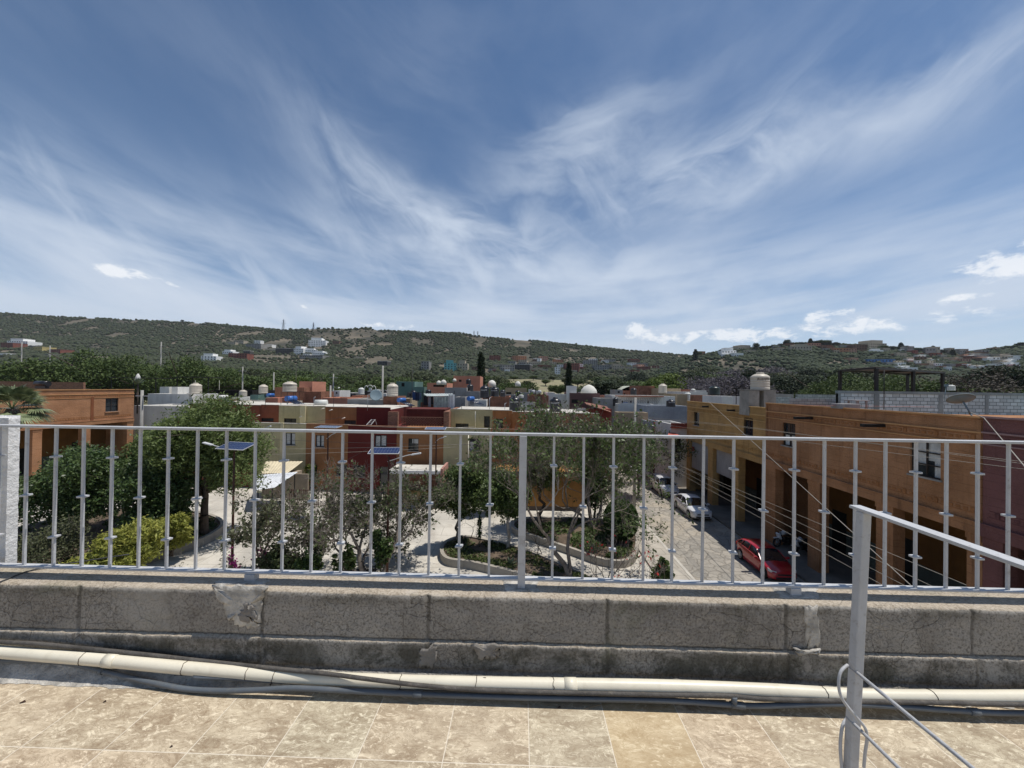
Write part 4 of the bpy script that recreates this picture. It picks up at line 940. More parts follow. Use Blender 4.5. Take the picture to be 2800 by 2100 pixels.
    for xw in (xf, xr):
        for s_ in (-1, 1):
            q = MB(); yo, yi = s_*(W-.005), s_*(W-.21)
            q.tube([(-xw, yi, R), (-xw, yo, R)], R, 24); wl = q.build('wheel', tyre, t)
            q = MB(); q.tube([(-xw, yo-.01*s_, R), (-xw, yo+.008*s_, R)], R*.40, 16)
            for k in range(5): a = k*1.2566; q.bar((-xw, yo+.006*s_, R), (-xw+R*.66*math.cos(a), yo+.006*s_, R+R*.66*math.sin(a)), .05, .02)
            q.tube([(-xw+R*.66*math.cos(a), yo+.004*s_, R+R*.66*math.sin(a)) for a in np.linspace(0, 2*math.pi, 20)], .02, 6); q.build('rim', rimm, wl)
    for s_ in (-1, 1):
        q = MB(); q.add([(-.06, s_*.50, .60+dz*.4), (-.05, s_*.50, .70+dz*.4), (-.40, s_*.81, .79+dz*.4), (-.34, s_*.83, .64+dz*.4), (-.17, s_*.75, .60+dz*.4), (-.17, s_*.74, .73+dz*.4)], [(0, 1, 5, 4), (4, 5, 2, 3)])
        o = q.build('headlight', lampm, t); so_ = o.modifiers.new('solid', 'SOLIDIFY'); so_.thickness = .03; so_.offset = 0
        q = MB(); q.box(-L+.0, -L+.10, *(sorted((s_*.55, s_*.78))), .74+dz, .92+dz); q.build('tail_light', redl, t)
        q = MB(); q.obox((-1.35, s_*1.0, 1.0+dz*.6), (1, 0, 0), (0, 1, 0), (0, 0, 1), .06, .10, .06); q.bar((-1.35, s_*.8, .96+dz*.6), (-1.35, s_*.95, .98+dz*.6), .04); q.build('mirror', paint, t, .02)
    q = MB(); q.box(-.03, .012, -.45, .45, .50+dz*.2, .58+dz*.2); q.box(-.03, .010, -.55, .55, .28, .40); q.build('grille', trimm, t)
    q = MB(); q.box(-L+.15, -.15, -.72, .72, .16, .27); q.build('underbody', trimm, t)
    q = MB(); q.bar((-roof[0][0]-.05, -.55, roof[0][1]+.03), (-roof[0][0]-.3, .05, roof[0][1]+.19), .02, .02); q.build('wiper', trimm, t)
    return t
hd = -math.pi/2+.0-math.atan(KX)      # noses point towards the viewer
def along(off, y): return (strx(off, y), y, .010)
car('parked_car', 'red hatchback parked nose first by the arcade in the foreground', carpaint('red_paint', (.36, .012, .02)), along(14.15, 20.9), -math.pi/2-math.atan(KX)).scale = (.9, .9, .93)
car('parked_car', 'white sedan with dark roofline parked by the second arcade pillar', carpaint('white_car', (.68, .68, .69)), along(14.15, 30.6), hd, 'sedan')
car('parked_car', 'white crossover half in shade parked behind the white sedan', carpaint('white_car', (.68, .68, .69)), along(14.1, 37.0), hd, 'suv')
car('parked_car', 'white pickup-sized car behind the sidewalk tree leaves', carpaint('white_car', (.68, .68, .69)), along(13.6, 44.6), hd, 'suv')
car('parked_car', 'dark red car parked farther up the street behind the pole', carpaint('maroon_car', (.12, .015, .02)), along(12.0, 51.2), hd, 'hatch')
car('parked_car', 'farthest white car at the top of the street', carpaint('white_car', (.68, .68, .69)), along(13.6, 60.5), hd, 'sedan')
# motorcycles in the arcade
def motorcycle(loc, rz, label):
    t = thing('motorcycle', label, 'motorcycle', loc, rz, 'motorcycles in the arcade')
    for x in (-.65, .65):
        q = MB(); q.tube([(x+.27*math.cos(a), 0, .31+.27*math.sin(a)) for a in np.linspace(0, 2*math.pi, 22)], .05, 8); w_ = q.build('wheel', tyre, t)
        q = MB(); q.tube([(x, -.05, .31), (x, .05, .31)], .06, 10)
        for k in range(4): a = k*.785; q.bar((x-.25*math.cos(a), 0, .31-.25*math.sin(a)), (x+.25*math.cos(a), 0, .31+.25*math.sin(a)), .012)
        q.build('rim', rimm, w_)
    q = MB(); q.tube([(.65, .06, .31), (.38, .06, .95)], .03, 8); q.tube([(.65, -.06, .31), (.38, -.06, .95)], .03, 8); q.tube([(.30, -.35, 1.05), (.40, -.1, 1.0), (.40, .1, 1.0), (.30, .35, 1.05)], .016, 6); q.build('fork', rimm, t)
    q = MB(); q.tube([(.4, 0, .85), (.1, 0, .45), (-.3, 0, .42), (-.65, 0, .31)], .035, 8); q.box(-.2, .15, -.14, .14, .28, .58); q.build('frame', trimm, t)
    q = MB(); q.tube([(.33, 0, .82), (.15, 0, .93), (-.1, 0, .84)], [.09, .15, .07], 12); q.obox((.52, 0, .72), (1, 0, -.5), (0, 1, 0), (.5, 0, 1), .05, .13, .2); q.obox((.68, 0, .62), (1, 0, 0), (0, 1, 0), (0, 0, 1), .22, .06, .02); q.build('fairing', carpaint('white_car', (.6, .6, .6)), t)
    q = MB(); q.tube([(-.05, 0, .80), (-.4, 0, .78), (-.75, 0, .88)], [.10, .13, .05], 10); q.build('seat', trimm, t)
    return t
p = G(2040, 1450, .14); motorcycle((18.35, 25.7, .14), rad(190), 'white fairing motorcycle on the left in the dark arcade')
motorcycle((18.6, 24.6, .14), rad(200), 'white fairing motorcycle on the right in the dark arcade, nearer the orange pillar')
# ================================================================ TREES AND PLANTS: builders
def leaf_np(rng, lobes, n, size, elong=1.7, shell=.45, up=.3, clump=True):
    L = np.array([list(c)+list(r) for c, r in lobes]); vol = L[:, 3]*L[:, 4]*L[:, 5]; k = rng.choice(len(L), n, p=vol/vol.sum())
    d = rng.normal(size=(n, 3)); d /= np.linalg.norm(d, axis=1)[:, None]
    rr = (shell+(1-shell)*rng.random(n)**.7)*(1+rng.normal(0, .10 if clump else .015, n))
    # clumping: pull leaves to sub-centres
    P = L[k, :3]+d*L[k, 3:]*rr[:, None]
    m = max(8, n//26); sub = P[rng.choice(n, m)]; j = rng.integers(0, m, n); rlob = L[k, 3:].mean(axis=1)
    if clump: P = np.where((rng.random(n) < .75)[:, None], sub[j]+rng.normal(size=(n, 3))*(rlob*.13)[:, None], P)
    return leaf_quads(rng, P, size, elong, up)
def leaf_quads(rng, P, size, elong=1.7, up=.3):
    n = len(P)
    nrm = rng.normal(size=(n, 3)); nrm[:, 2] = np.abs(nrm[:, 2])+up; nrm /= np.linalg.norm(nrm, axis=1)[:, None]
    a = rng.normal(size=(n, 3)); a -= nrm*(a*nrm).sum(1)[:, None]; a /= np.linalg.norm(a, axis=1)[:, None]; b = np.cross(nrm, a)
    s = size*(.6+.8*rng.random(n))[:, None]
    V = np.stack([P-a*s*elong/2, P+b*s/2-a*s*.1, P+a*s*elong/2, P-b*s/2-a*s*.1], 1).reshape(-1, 3)
    return V, np.arange(4*n).reshape(n, 4)
def sticks(A, B, ra, rb, k=3):
    A = np.asarray(A, float); B = np.asarray(B, float); ra = np.asarray(ra)[:, None]; rb = np.asarray(rb)[:, None]; n = len(A)
    d = B-A; d /= np.linalg.norm(d, axis=1)[:, None]+1e-9; h = np.where(np.abs(d[:, 2:3]) < .9, [[0, 0, 1.]], [[1., 0, 0]])
    u = np.cross(d, h); u /= np.linalg.norm(u, axis=1)[:, None]; v = np.cross(d, u); R = []
    for i in range(k): a = 2*math.pi*i/k; R.append(u*math.cos(a)+v*math.sin(a))
    V = np.stack([A+r_*ra for r_ in R]+[B+r_*rb for r_ in R], 1).reshape(-1, 3); o = np.arange(n)[:, None]*2*k
    F = np.concatenate([o+np.array([[i, (i+1) % k, k+(i+1) % k, k+i]]) for i in range(k)], 0)
    return V, F
def grow(rng, p, d, ln, r, depth, maxd, out, tips, spread=.55, upb=.12, kids=(2, 3), wob=.22):
    segs = 3; q = np.array(p, float); dd = np.array(d, float)
    for i in range(segs):
        dd = dd+rng.normal(0, wob, 3)+np.array([0, 0, upb*.4]); dd /= np.linalg.norm(dd); e = q+dd*ln/segs
        r2 = r*(1-.22*(i+1)/segs); out.append((q.copy(), e.copy(), r*(1-.22*i/segs), r2)); q = e
        if depth >= 2 and depth < maxd and rng.random() < .4:
            s_ = dd+rng.normal(0, spread, 3); s_ /= np.linalg.norm(s_); grow(rng, q, s_, ln*.6, r2*.5, max(depth+1, maxd-2), maxd, out, tips, spread, upb, kids, wob)
    if depth >= maxd: tips.append(q); return
    for k in range(rng.integers(kids[0], kids[1]+1)):
        s_ = dd+rng.normal(0, spread, 3)+np.array([0, 0, upb]); s_ /= np.linalg.norm(s_)
        grow(rng, q, s_, ln*rng.uniform(.66, .88), r2*rng.uniform(.58, .74), depth+1, maxd, out, tips, spread, upb, kids, wob)
def bare_tree(name, label, loc, stems, maxd, r0, leafm=None, nl=0, lsize=.13, bark=None, seed=1, cat='tree', spread=.55, upb=.12, group=None, whitewash=0, kids=(2, 3), wob=.22, crown='crown', leafr=.085):
    rng = np.random.default_rng(seed); t = thing(name, label, cat, loc, 0, group); out = []; tips = []
    for (d, ln, rf) in stems: grow(rng, (0, 0, 0), np.array(d, float)/np.linalg.norm(d), ln, r0*rf, 0, maxd, out, tips, spread, upb, kids, wob)
    A, B, ra, rb = [np.array(q) for q in zip(*out)]; big = ra > r0*.16
    bk = bark or M_['bark']
    V, F = sticks(A[big], B[big], ra[big], rb[big], 6); tr = mesh_np('trunk', V, F, bk, t, True)
    if (~big).any(): V, F = sticks(A[~big], B[~big], np.maximum(ra[~big], .006), np.maximum(rb[~big], .005), 3); mesh_np('twigs', V, F, bk, t)
    if nl and leafm is not None:
        T = np.array(tips); sel = ~big; Q = np.concatenate([T, A[sel]*.5+B[sel]*.5]); P = Q[rng.integers(0, len(Q), nl)]+rng.normal(0, leafr, (nl, 3))
        V, F = leaf_quads(rng, P, lsize, 1.9, .1); mesh_np(crown, V, F, leafm, t)
    if whitewash: 
        o = [s for s in out if s[1][2] < whitewash]; 
    return t
def leafy_tree(name, label, loc, H, cr, leafm, nl, lsize, trunk_h=.4, r0=.16, seed=1, bark=None, cat='tree', group=None, lobes=None, lean=(0, 0), nlob=11, elong=1.7, shell=.45, stems=1, clump=True, droop=0, part='crown', up=.3):
    rng = np.random.default_rng(seed); t = thing(name, label, cat, loc, 0, group); rx, ry, rz = cr
    c0 = np.array([lean[0], lean[1], H-rz*1.0]); LB = []
    if lobes: LB = lobes
    else:
        for i in range(nlob):
            d = rng.normal(size=3); d /= np.linalg.norm(d); f = rng.uniform(.25, .72); k = rng.uniform(.30, .50)
            LB.append((c0+d*np.array([rx, ry, rz])*f, np.array([rx, ry, rz])*k))
        LB.append((c0, np.array([rx, ry, rz])*.5))
    out = []; fork = np.array([lean[0]*.4, lean[1]*.4, H*trunk_h])
    def limb(a, b, ra, rb, n=5, w=.08):
        q = np.array(a, float); L = np.linalg.norm(b-q)
        for i in range(n):
            e = a+(b-a)*(i+1)/n+(rng.normal(0, w*L, 3)*(1 if i < n-1 else .3)); out.append((q, e, ra+(rb-ra)*i/n, ra+(rb-ra)*(i+1)/n)); q = e
        return q
    for s in range(stems):
        b0 = np.array([(s-(stems-1)/2)*r0*2.5, 0, 0.]); f = fork+rng.normal(0, .05*H if stems > 1 else .01, 3)*(1, 1, .3); limb(b0, f, r0, r0*.7, 4, .04)
        for i, (c, r_) in enumerate(LB):
            if i % stems == s: e = limb(f, np.array(c), r0*.42, r0*.12); 
            if i % stems == s:
                for j in range(4): limb(np.array(c)*.8+f*.2, np.array(c)+rng.normal(size=3)*np.array(r_)*.6, r0*.13, r0*.03, 3)
    A, B, ra, rb = [np.array(q) for q in zip(*out)]; V, F = sticks(A, B, ra, rb, 6); mesh_np('trunk', V, F, bark or M_['bark'], t, True)
    V, F = leaf_np(rng, LB, nl, lsize, elong, shell, up, clump)
    if droop:
        pass
    mesh_np(part, V, F, leafm, t); return t
Lf_pepper = leafmat('pepper_leaves', [(.06, .085, .024), (.105, .145, .042), (.16, .205, .07), (.12, .155, .055)], .3)
Lf_dark = leafmat('ficus_leaves', [(.025, .048, .015), (.05, .085, .025), (.095, .135, .045), (.04, .065, .022)], .2, .4)
Lf_mid = leafmat('mid_leaves', [(.038, .062, .019), (.07, .105, .032), (.12, .165, .055), (.075, .10, .035)], .25, .45)
Lf_yel = leafmat('bamboo_leaves', [(.14, .16, .03), (.24, .26, .05), (.38, .38, .09), (.20, .20, .05)], .35)
Lf_olive = leafmat('olive_leaves', [(.05, .06, .03), (.09, .10, .05), (.14, .15, .08)], .25)
Lf_brown = leafmat('withered_leaves', [(.07, .05, .032), (.06, .085, .03), (.085, .115, .042), (.11, .10, .06), (.05, .08, .025)], .25)
Lf_top = leafmat('topiary_leaves', [(.02, .042, .011), (.04, .075, .018), (.075, .12, .03)], .15)
Lf_lime = leafmat('lime_leaves', [(.09, .12, .02), (.15, .19, .035), (.22, .26, .05)], .3)
Lf_pink = leafmat('bougainvillea_bracts', [(.20, .03, .14), (.38, .06, .26), (.28, .04, .10)], .3)
Lf_red = leafmat('red_flowers', [(.45, .02, .02), (.55, .06, .05)], .2)
Lf_grass = leafmat('ground_leaves', [(.05, .07, .02), (.09, .115, .035), (.13, .14, .06)], .2)

# ================================================================ PLAZA BEDS
bedw = blockwall('planter_stone', (.33, .30, .255), (.22, .195, .16), .8, .6, .16, axis='both', ms=.01)
def bed(name, label, pts, h, soil_m=None, closed=True, w=.22):
    P = [Vector((p[0], p[1], 0)) for p in pts]; S = []
    n = len(P)
    for i in range(n):
        p0, p1, p2, p3 = P[i-1], P[i], P[(i+1) % n], P[(i+2) % n]
        for j in range(5): u = j/5; S.append(.5*((2*p1)+(-p0+p2)*u+(2*p0-5*p1+4*p2-p3)*u*u+(-p0+3*p1-3*p2+p3)*u**3))
    c = sum(S, Vector())/len(S); n = len(S); I = []
    for i in range(n):
        t_ = (S[(i+1) % n]-S[i-1]).normalized(); nn = Vector((-t_.y, t_.x, 0)); nn = nn if nn.dot(c-S[i]) > 0 else -nn; I.append(S[i]+nn*w)
    vs = []
    for a, b in zip(S, I): vs += [(a.x, a.y, 0), (a.x, a.y, h), (b.x, b.y, h), (b.x, b.y, 0)]
    mb = MB(); mb.add(vs, [(4*i+k, 4*((i+1) % n)+k, 4*((i+1) % n)+k+1, 4*i+k+1) for i in range(n) for k in range(3)])
    o = mb.build(name, bedw); tag(o, label, 'planter')
    v = [(p.x, p.y, h-.10) for p in I]+[(c.x, c.y, h+.12)]; mb = MB(); mb.add(v, [(i, (i+1) % n, n) for i in range(n)], True); mb.build('soil', soil_m or M_['soil'], o)
    return o, [(p.x, p.y) for p in I], (c.x, c.y)
def gp_(px, py): p = G(px, py, .42); return (p.x, p.y)
bedA, inA, cA = bed('planter', 'tear-shaped stone planter in the plaza middle, closest to the railing', [gp_(*q) for q in ((1203, 1505), (1222, 1528), (1290, 1538), (1385, 1560), (1480, 1588), (1600, 1640), (1720, 1640), (1650, 1590), (1560, 1548), (1430, 1497), (1335, 1474), (1265, 1464), (1215, 1480))], .45)
bedB, inB, cB = bed('planter', 'long stone planter behind the tear-shaped one, beside the clipped round bush', [gp_(*q) for q in ((1400, 1442), (1470, 1470), (1560, 1500), (1650, 1530), (1718, 1532), (1745, 1500), (1742, 1452), (1705, 1425), (1640, 1418), (1530, 1414), (1420, 1416))], .45)
bedC, inC, cC = bed('planter', 'big curved stone planter full of dense trees at the left of the plaza', [(-21.6, 18), (-20.9, 22.), (-19.7, 24.8), (-20.6, 27.8), (-24.5, 30), (-31, 30.5), (-33.5, 26), (-33.5, 19)], .55)
def ground_cover(name, inner, c, n, size, m, h, seed, f0=0., f1=.95, sect=None):
    rng = np.random.default_rng(seed); I = np.array(inner); k = rng.integers(0, len(I), n)
    if sect is not None: k = (rng.integers(sect[0], sect[1], n)) % len(I)
    f = (f0+(f1-f0)*rng.random(n)**.5)[:, None]; P = np.array(c)+(I[k]-np.array(c))*f+rng.normal(0, .08, (n, 2))
    nz = np.array([mnoise.noise(Vector((x*.7, y*.7, seed))) for x, y in P]); keep = nz > -.12; P = P[keep]
    z = .36+rng.random(len(P))*h*(.5+np.maximum(0, nz[keep])*1.5)+.1*(1-f[keep][:, 0]); V, F = leaf_quads(rng, np.c_[P, z], size, 2.2, .1)
    o = mesh_np(name, V, F, m); o['kind'] = 'stuff'; o['label'] = 'low green ground cover growing in patches in the planter'; o['category'] = 'ground cover'; return o
ground_cover('ground_cover', inA, cA, 5200, .09, Lf_grass, .16, 3)
ground_cover('ground_cover', inB, cB, 7000, .10, Lf_mid, .28, 4)
ground_cover('ground_cover', inC, cC, 8000, .12, Lf_dark, .35, 6)

def gz(px, py, z=0.): p = G(px, py, z); return (p.x, p.y, z)
# big trees on the left
leafy_tree('pepper_tree', 'largest tree, broad airy green pepper tree at the left of the plaza', (-20.3, 25.6, .4), 9.6, (4.5, 3.8, 3.7), Lf_pepper, 52000, .075, .28, .26, 11, nlob=18, elong=3.4)
leafy_tree('dark_tree', 'dense dark green tree in the left planter in front of the orange arcade', (-27.6, 25.0, .4), 5.6, (4.0, 3.2, 2.3), Lf_dark, 34000, .10, .3, .18, 12, nlob=15)
leafy_tree('dark_tree', 'dark green tree with brownish tips rising between the big pepper tree and the left arcade', (-26.2, 28.0, .4), 7.7, (2.3, 2.3, 2.4), Lf_mid, 15000, .10, .4, .14, 13, nlob=9)
leafy_tree('dark_tree', 'shadowy low tree hanging over the curved planter wall', (-22.7, 24.0, .4), 5.2, (3.3, 2.6, 2.3), Lf_dark, 24000, .10, .3, .16, 14, nlob=12)
leafy_tree('dark_tree', 'small dark tree at the far left beyond the white pillar', (-31.5, 27.0, .4), 4.6, (2.6, 2.2, 1.9), Lf_dark, 15000, .10, .3, .14, 15, nlob=10)
# yellow bamboo-like shrub
def bushy(name, label, px0, px1, py_top, py_base, m, n, size, seed, elong=2., cat='shrub', nlob=9, up=.3, part='foliage', z0=.0, shell=.3, r0=.05):
    b = gz((px0+px1)/2, py_base, z0); y = b[1]; w = (px1-px0)*y/FPX/2; h = at((px0+px1)/2, py_top, y).z-z0
    return leafy_tree(name, label, b, h, (w, w*.8, h*.48), m, n, size, .3, r0, seed, None, cat, None, None, (0, 0), nlob, elong, shell, 3, part=part, up=up)
bushy('yellow_shrub', 'bright yellow-green bamboo-like shrub behind the left railing bars', 200, 440, 1408, 1600, Lf_yel, 17000, .062, 21, 4.2, z0=.4)
bushy('yellow_shrub', 'yellow-green shrub spreading towards the curved planter wall', 400, 530, 1385, 1520, Lf_yel, 7500, .062, 22, 4.2, z0=.4)
bare_tree('grey_shrub', 'thin grey-green shrub beside the white pillar', gz(120, 1600, .0), [((-.2, 0, 1), .9, 1), ((.25, .1, 1), .9, .8), ((.05, -.2, 1), 1, .8)], 4, .05, Lf_olive, 5000, .07, M_['barkgrey'], 31, 'shrub', leafr=.2)
# semi-bare trees in the plaza
bare_tree('bare_tree', 'twisted half-bare tree with reddish undergrowth left of the plaza middle', gz(740, 1610, 0), [((-.15, .2, 1), 1.5, 1), ((.5, .1, .9), 1.3, .7), ((-.6, 0, .8), 1.2, .6)], 6, .11, Lf_olive, 4200, .10, M_['bark'], 41, wob=.3)
bare_tree('bare_tree', 'dark twisted tree with two leaning trunks in the plaza middle', gz(1005, 1592, 0), [((-.45, .15, 1), 1.8, 1), ((-.9, .1, .8), 1.5, .8), ((.1, .2, 1), 1.5, .6)], 7, .13, Lf_brown, 4200, .095, M_['barkgrey'], 45, wob=.27, upb=.15)
bare_tree('bare_tree', 'bare tree leaning right with a long forked trunk beside the dark twisted tree', gz(1040, 1585, 0), [((.6, .2, 1), 2.0, 1)], 6, .12, Lf_brown, 2600, .10, M_['barkgrey'], 52, wob=.22, upb=.06)
leafy_tree('small_tree', 'small round dark green tree right of the twisted trunks', gz(1040, 1590, 0), 2.95, (.62, .6, 1.15), Lf_dark, 2600, .10, .25, .05, 61, nlob=7)
leafy_tree('round_tree', 'rounded green tree with curved pale trunk at the left tip of the tear-shaped planter', gz(1248, 1478, .4), 5.3, (1.75, 1.6, 2.0), Lf_mid, 19000, .095, .36, .12, 62, M_['barkgrey'], nlob=11, lean=(.3, 0))
leafy_tree('round_tree', 'tree with whitewashed leaning trunk in the middle of the tear-shaped planter', gz(1388, 1500, .4), 5.1, (1.7, 1.5, 2.0), Lf_mid, 15000, .09, .42, .12, 63, mat('whitewashed_bark', (.35, .32, .28), .95, .2, 4, .4), nlob=11, lean=(.1, 0))
leafy_tree('dark_bush_tree', 'dense tree crown in front of the yellow house', gz(1330, 1405, 0), 4.3, (1.9, 1.5, 1.6), Lf_dark, 10000, .10, .3, .09, 64, nlob=9)
leafy_tree('feathery_tree', 'tall feathery green tree right of the thick railing post', gz(1478, 1432, .3), 7.2, (2.1, 1.8, 2.9), Lf_pepper, 20000, .065, .36, .14, 65, nlob=13, elong=3.)
bare_tree('bare_tree', 'tall bare-topped tree with dark double trunk right of the thick railing post', gz(1560, 1590, .3), [((-.22, .25, 1), 2.6, 1.), ((.25, .3, 1), 2.4, .75)], 7, .15, Lf_mid, 9500, .10, M_['barkgrey'], 72, wob=.2, upb=.2, spread=.5)
bare_tree('bare_tree', 'wide bare brown tree reaching over the street edge', gz(1622, 1450, .3), [((-.02, .1, 1), 2.7, 1.), ((-.4, .2, 1), 2.4, .7), ((.38, .1, 1), 2.2, .6)], 7, .15, Lf_brown, 6500, .09, M_['barkgrey'], 75, wob=.2, upb=.2, spread=.5)
leafy_tree('green_tree', 'leafy green tree behind the bare brown tree in the long planter', gz(1628, 1430, .3), 5.2, (1.9, 1.6, 1.9), Lf_mid, 12000, .095, .4, .1, 76, nlob=10)
leafy_tree('sidewalk_tree', 'tree with brownish leaves hanging over the parked cars by the street', (12.4, 37.4, .1), 6.8, (2.2, 2.4, 2.5), Lf_mid, 11000, .10, .38, .12, 77, nlob=11)
bare_tree('sidewalk_tree', 'thin bare reddish tree in front of the white house by the street', (15.4, 40.5, .1), [((.0, .1, 1), 1.9, 1)], 6, .09, Lf_brown, 3500, .10, M_['bark'], 78)
leafy_tree('topiary_bush', 'clipped round dark green bush beside the street kerb', gz(1697, 1488, .2), 2.95, (1.12, 1.1, 1.33), Lf_top, 16000, .075, .2, .07, 79, nlob=1, shell=.93, cat='bush', lobes=[(np.array([0, 0, 1.62]), np.array([1.10, 1.08, 1.30]))], elong=2.2, clump=False)
mb = MB(); mb.lathe((0, 0, 1.6), [(0, -1.1), (.7, -.85), (.93, 0), (.7, .85), (0, 1.12)], 16); tb_ = [o for o in bpy.data.objects if o.name.startswith('topiary_bush')][0]; mb.build('inner_foliage', Lf_top, tb_)
leafy_tree('slim_cypress', 'very slim dark young cypress in the tear-shaped planter', gz(1311, 1497, .4), 2.35, (.13, .13, 1.15), Lf_top, 900, .06, .1, .03, 80, nlob=1, lobes=[(np.array([0, 0, 1.2]), np.array([.11, .11, 1.1]))])
for (px, py, lab) in ((1288, 1470, 'thin stake-like sapling beside the slim cypress'), (1468, 1518, 'thin bare sapling, left one of the pair in the tear-shaped planter'), (1482, 1516, 'thin bare sapling, right one of the pair in the tear-shaped planter')):
    bare_tree('sapling', lab, gz(px, py, .4), [((random.Random(px).uniform(-.1, .1), 0, 1), .8, 1)], 3, .025, None, 0, .1, M_['bark'], px)
# shrubs at the near edge of the plaza
bare_tree('flowering_shrub', 'twiggy shrub with pale stems and red flowers behind the right railing bars', gz(1665, 1618, .2), [((a, b, 1), 1.0, .8) for a, b in ((-.7, 0), (-.4, .2), (-.1, -.2), (.2, .1), (.5, 0), (.8, .2), (0, .4), (-.9, .1))], 3, .035, Lf_red, 36, .11, M_['barkgrey'], 91, 'shrub', spread=.35, upb=.25, crown='crown', leafr=.04)  # the crown part here holds only red flowers
bare_tree('flowering_shrub', 'second twiggy shrub with few red flowers nearer the kerb', gz(1775, 1640, .2), [((a, b, 1), .8, .8) for a, b in ((-.6, 0), (-.2, .2), (.2, -.2), (.6, .1))], 3, .03, Lf_red, 16, .10, M_['barkgrey'], 92, 'shrub', spread=.35, upb=.25, crown='crown', leafr=.04)  # again the crown part is nothing but red flowers
bushy('leafy_shrub', 'round-leaved green shrub at the corner of the street kerb', 1752, 1850, 1512, 1625, Lf_mid, 900, .17, 93, 1.2, z0=.2)
bushy('leafy_shrub', 'brown and green shrub at the foot of the half-bare tree', 690, 830, 1470, 1615, Lf_brown, 3600, .10, 94, 1.8)
bushy('leafy_shrub', 'dark glossy-leaved shrub right of the brown and green shrub', 795, 880, 1480, 1620, Lf_dark, 2200, .12, 95, 1.5)
bushy('leafy_shrub', 'large-leaved sparse shrub between the twisted trunks and the iron bench', 905, 975, 1475, 1600, Lf_mid, 650, .15, 96, 1.6)
bushy('bougainvillea', 'pink bougainvillea sprays beside the solar lamp foot', 615, 655, 1480, 1600, Lf_pink, 300, .10, 97, 1.3)
bushy('bougainvillea', 'purple-pink bougainvillea behind the half-bare tree', 690, 745, 1478, 1560, Lf_pink, 500, .09, 98, 1.3)
bushy('lime_conifer', 'lime green bush beside the cream shed roof', 828, 872, 1256, 1340, Lf_lime, 1900, .11, 99, 1.5)
# agave
def agave(px, py, r, n, label, z=.0, m=None):
    t_ = MB(); rn = random.Random(px)
    for k in range(n):
        a = k*2.4; e = rn.uniform(.5, 1.3); d = Vector((math.cos(a)*math.cos(e), math.sin(a)*math.cos(e), math.sin(e))); s_ = Vector((-math.sin(a), math.cos(a), 0))*r*.09
        t_.add([s_*-.7, s_*.7, d*r*.5+s_, d*r*.5-s_, d*r+Vector((0, 0, .0))], [(0, 1, 2, 3), (3, 2, 4)])
    o = t_.build('agave', m or mat('agave_leaf', (.13, .17, .11), .6, .2, 5, .05)); o.location = gz(px, py, z); tag(o, label, 'agave'); return o
agave(662, 1598, 1.0, 17, 'spiky grey-green agave right of the solar lamp foot')
agave(1396, 1545, .5, 14, 'small spiky plant on the tear-shaped planter wall edge', .42)
# tile planter bits: iron bench
bn = thing('iron_bench', 'dark ornate iron bench under the twisted trees', 'bench', gz(980, 1590, 0), .05)
iron = mat('cast_iron', (.02, .018, .016), .5, .2, 3, .05)
q = MB(); q.box(-.85, .85, .0, .45, .42, .46); q.build('seat', iron, bn)
q = MB()
for k in range(18):
    x = -.80+k*.094; q.tube([(x+.04*math.cos(a), -.02, .72+.055*math.sin(a)) for a in np.linspace(0, 2*math.pi, 9)], .009, 4, False)
    q.tube([(x+.047+.04*math.cos(a), -.02, .61+.05*math.sin(a)) for a in np.linspace(0, 2*math.pi, 9)], .009, 4, False)
q.tube([(-.88, -.02, .80), (0, -.02, .86), (.88, -.02, .80)], .016, 6); q.tube([(-.88, -.02, .54), (.88, -.02, .54)], .014, 6); q.build('backrest', iron, bn)
for s_ in (-1, 1):
    q = MB(); q.tube([(s_*.88, -.02, 0), (s_*.88, -.02, .86)], .022, 6); q.tube([(s_*.88, .45, 0), (s_*.88, .45, .62), (s_*.88, 0, .68)], .02, 6); q.build('leg', iron, bn)

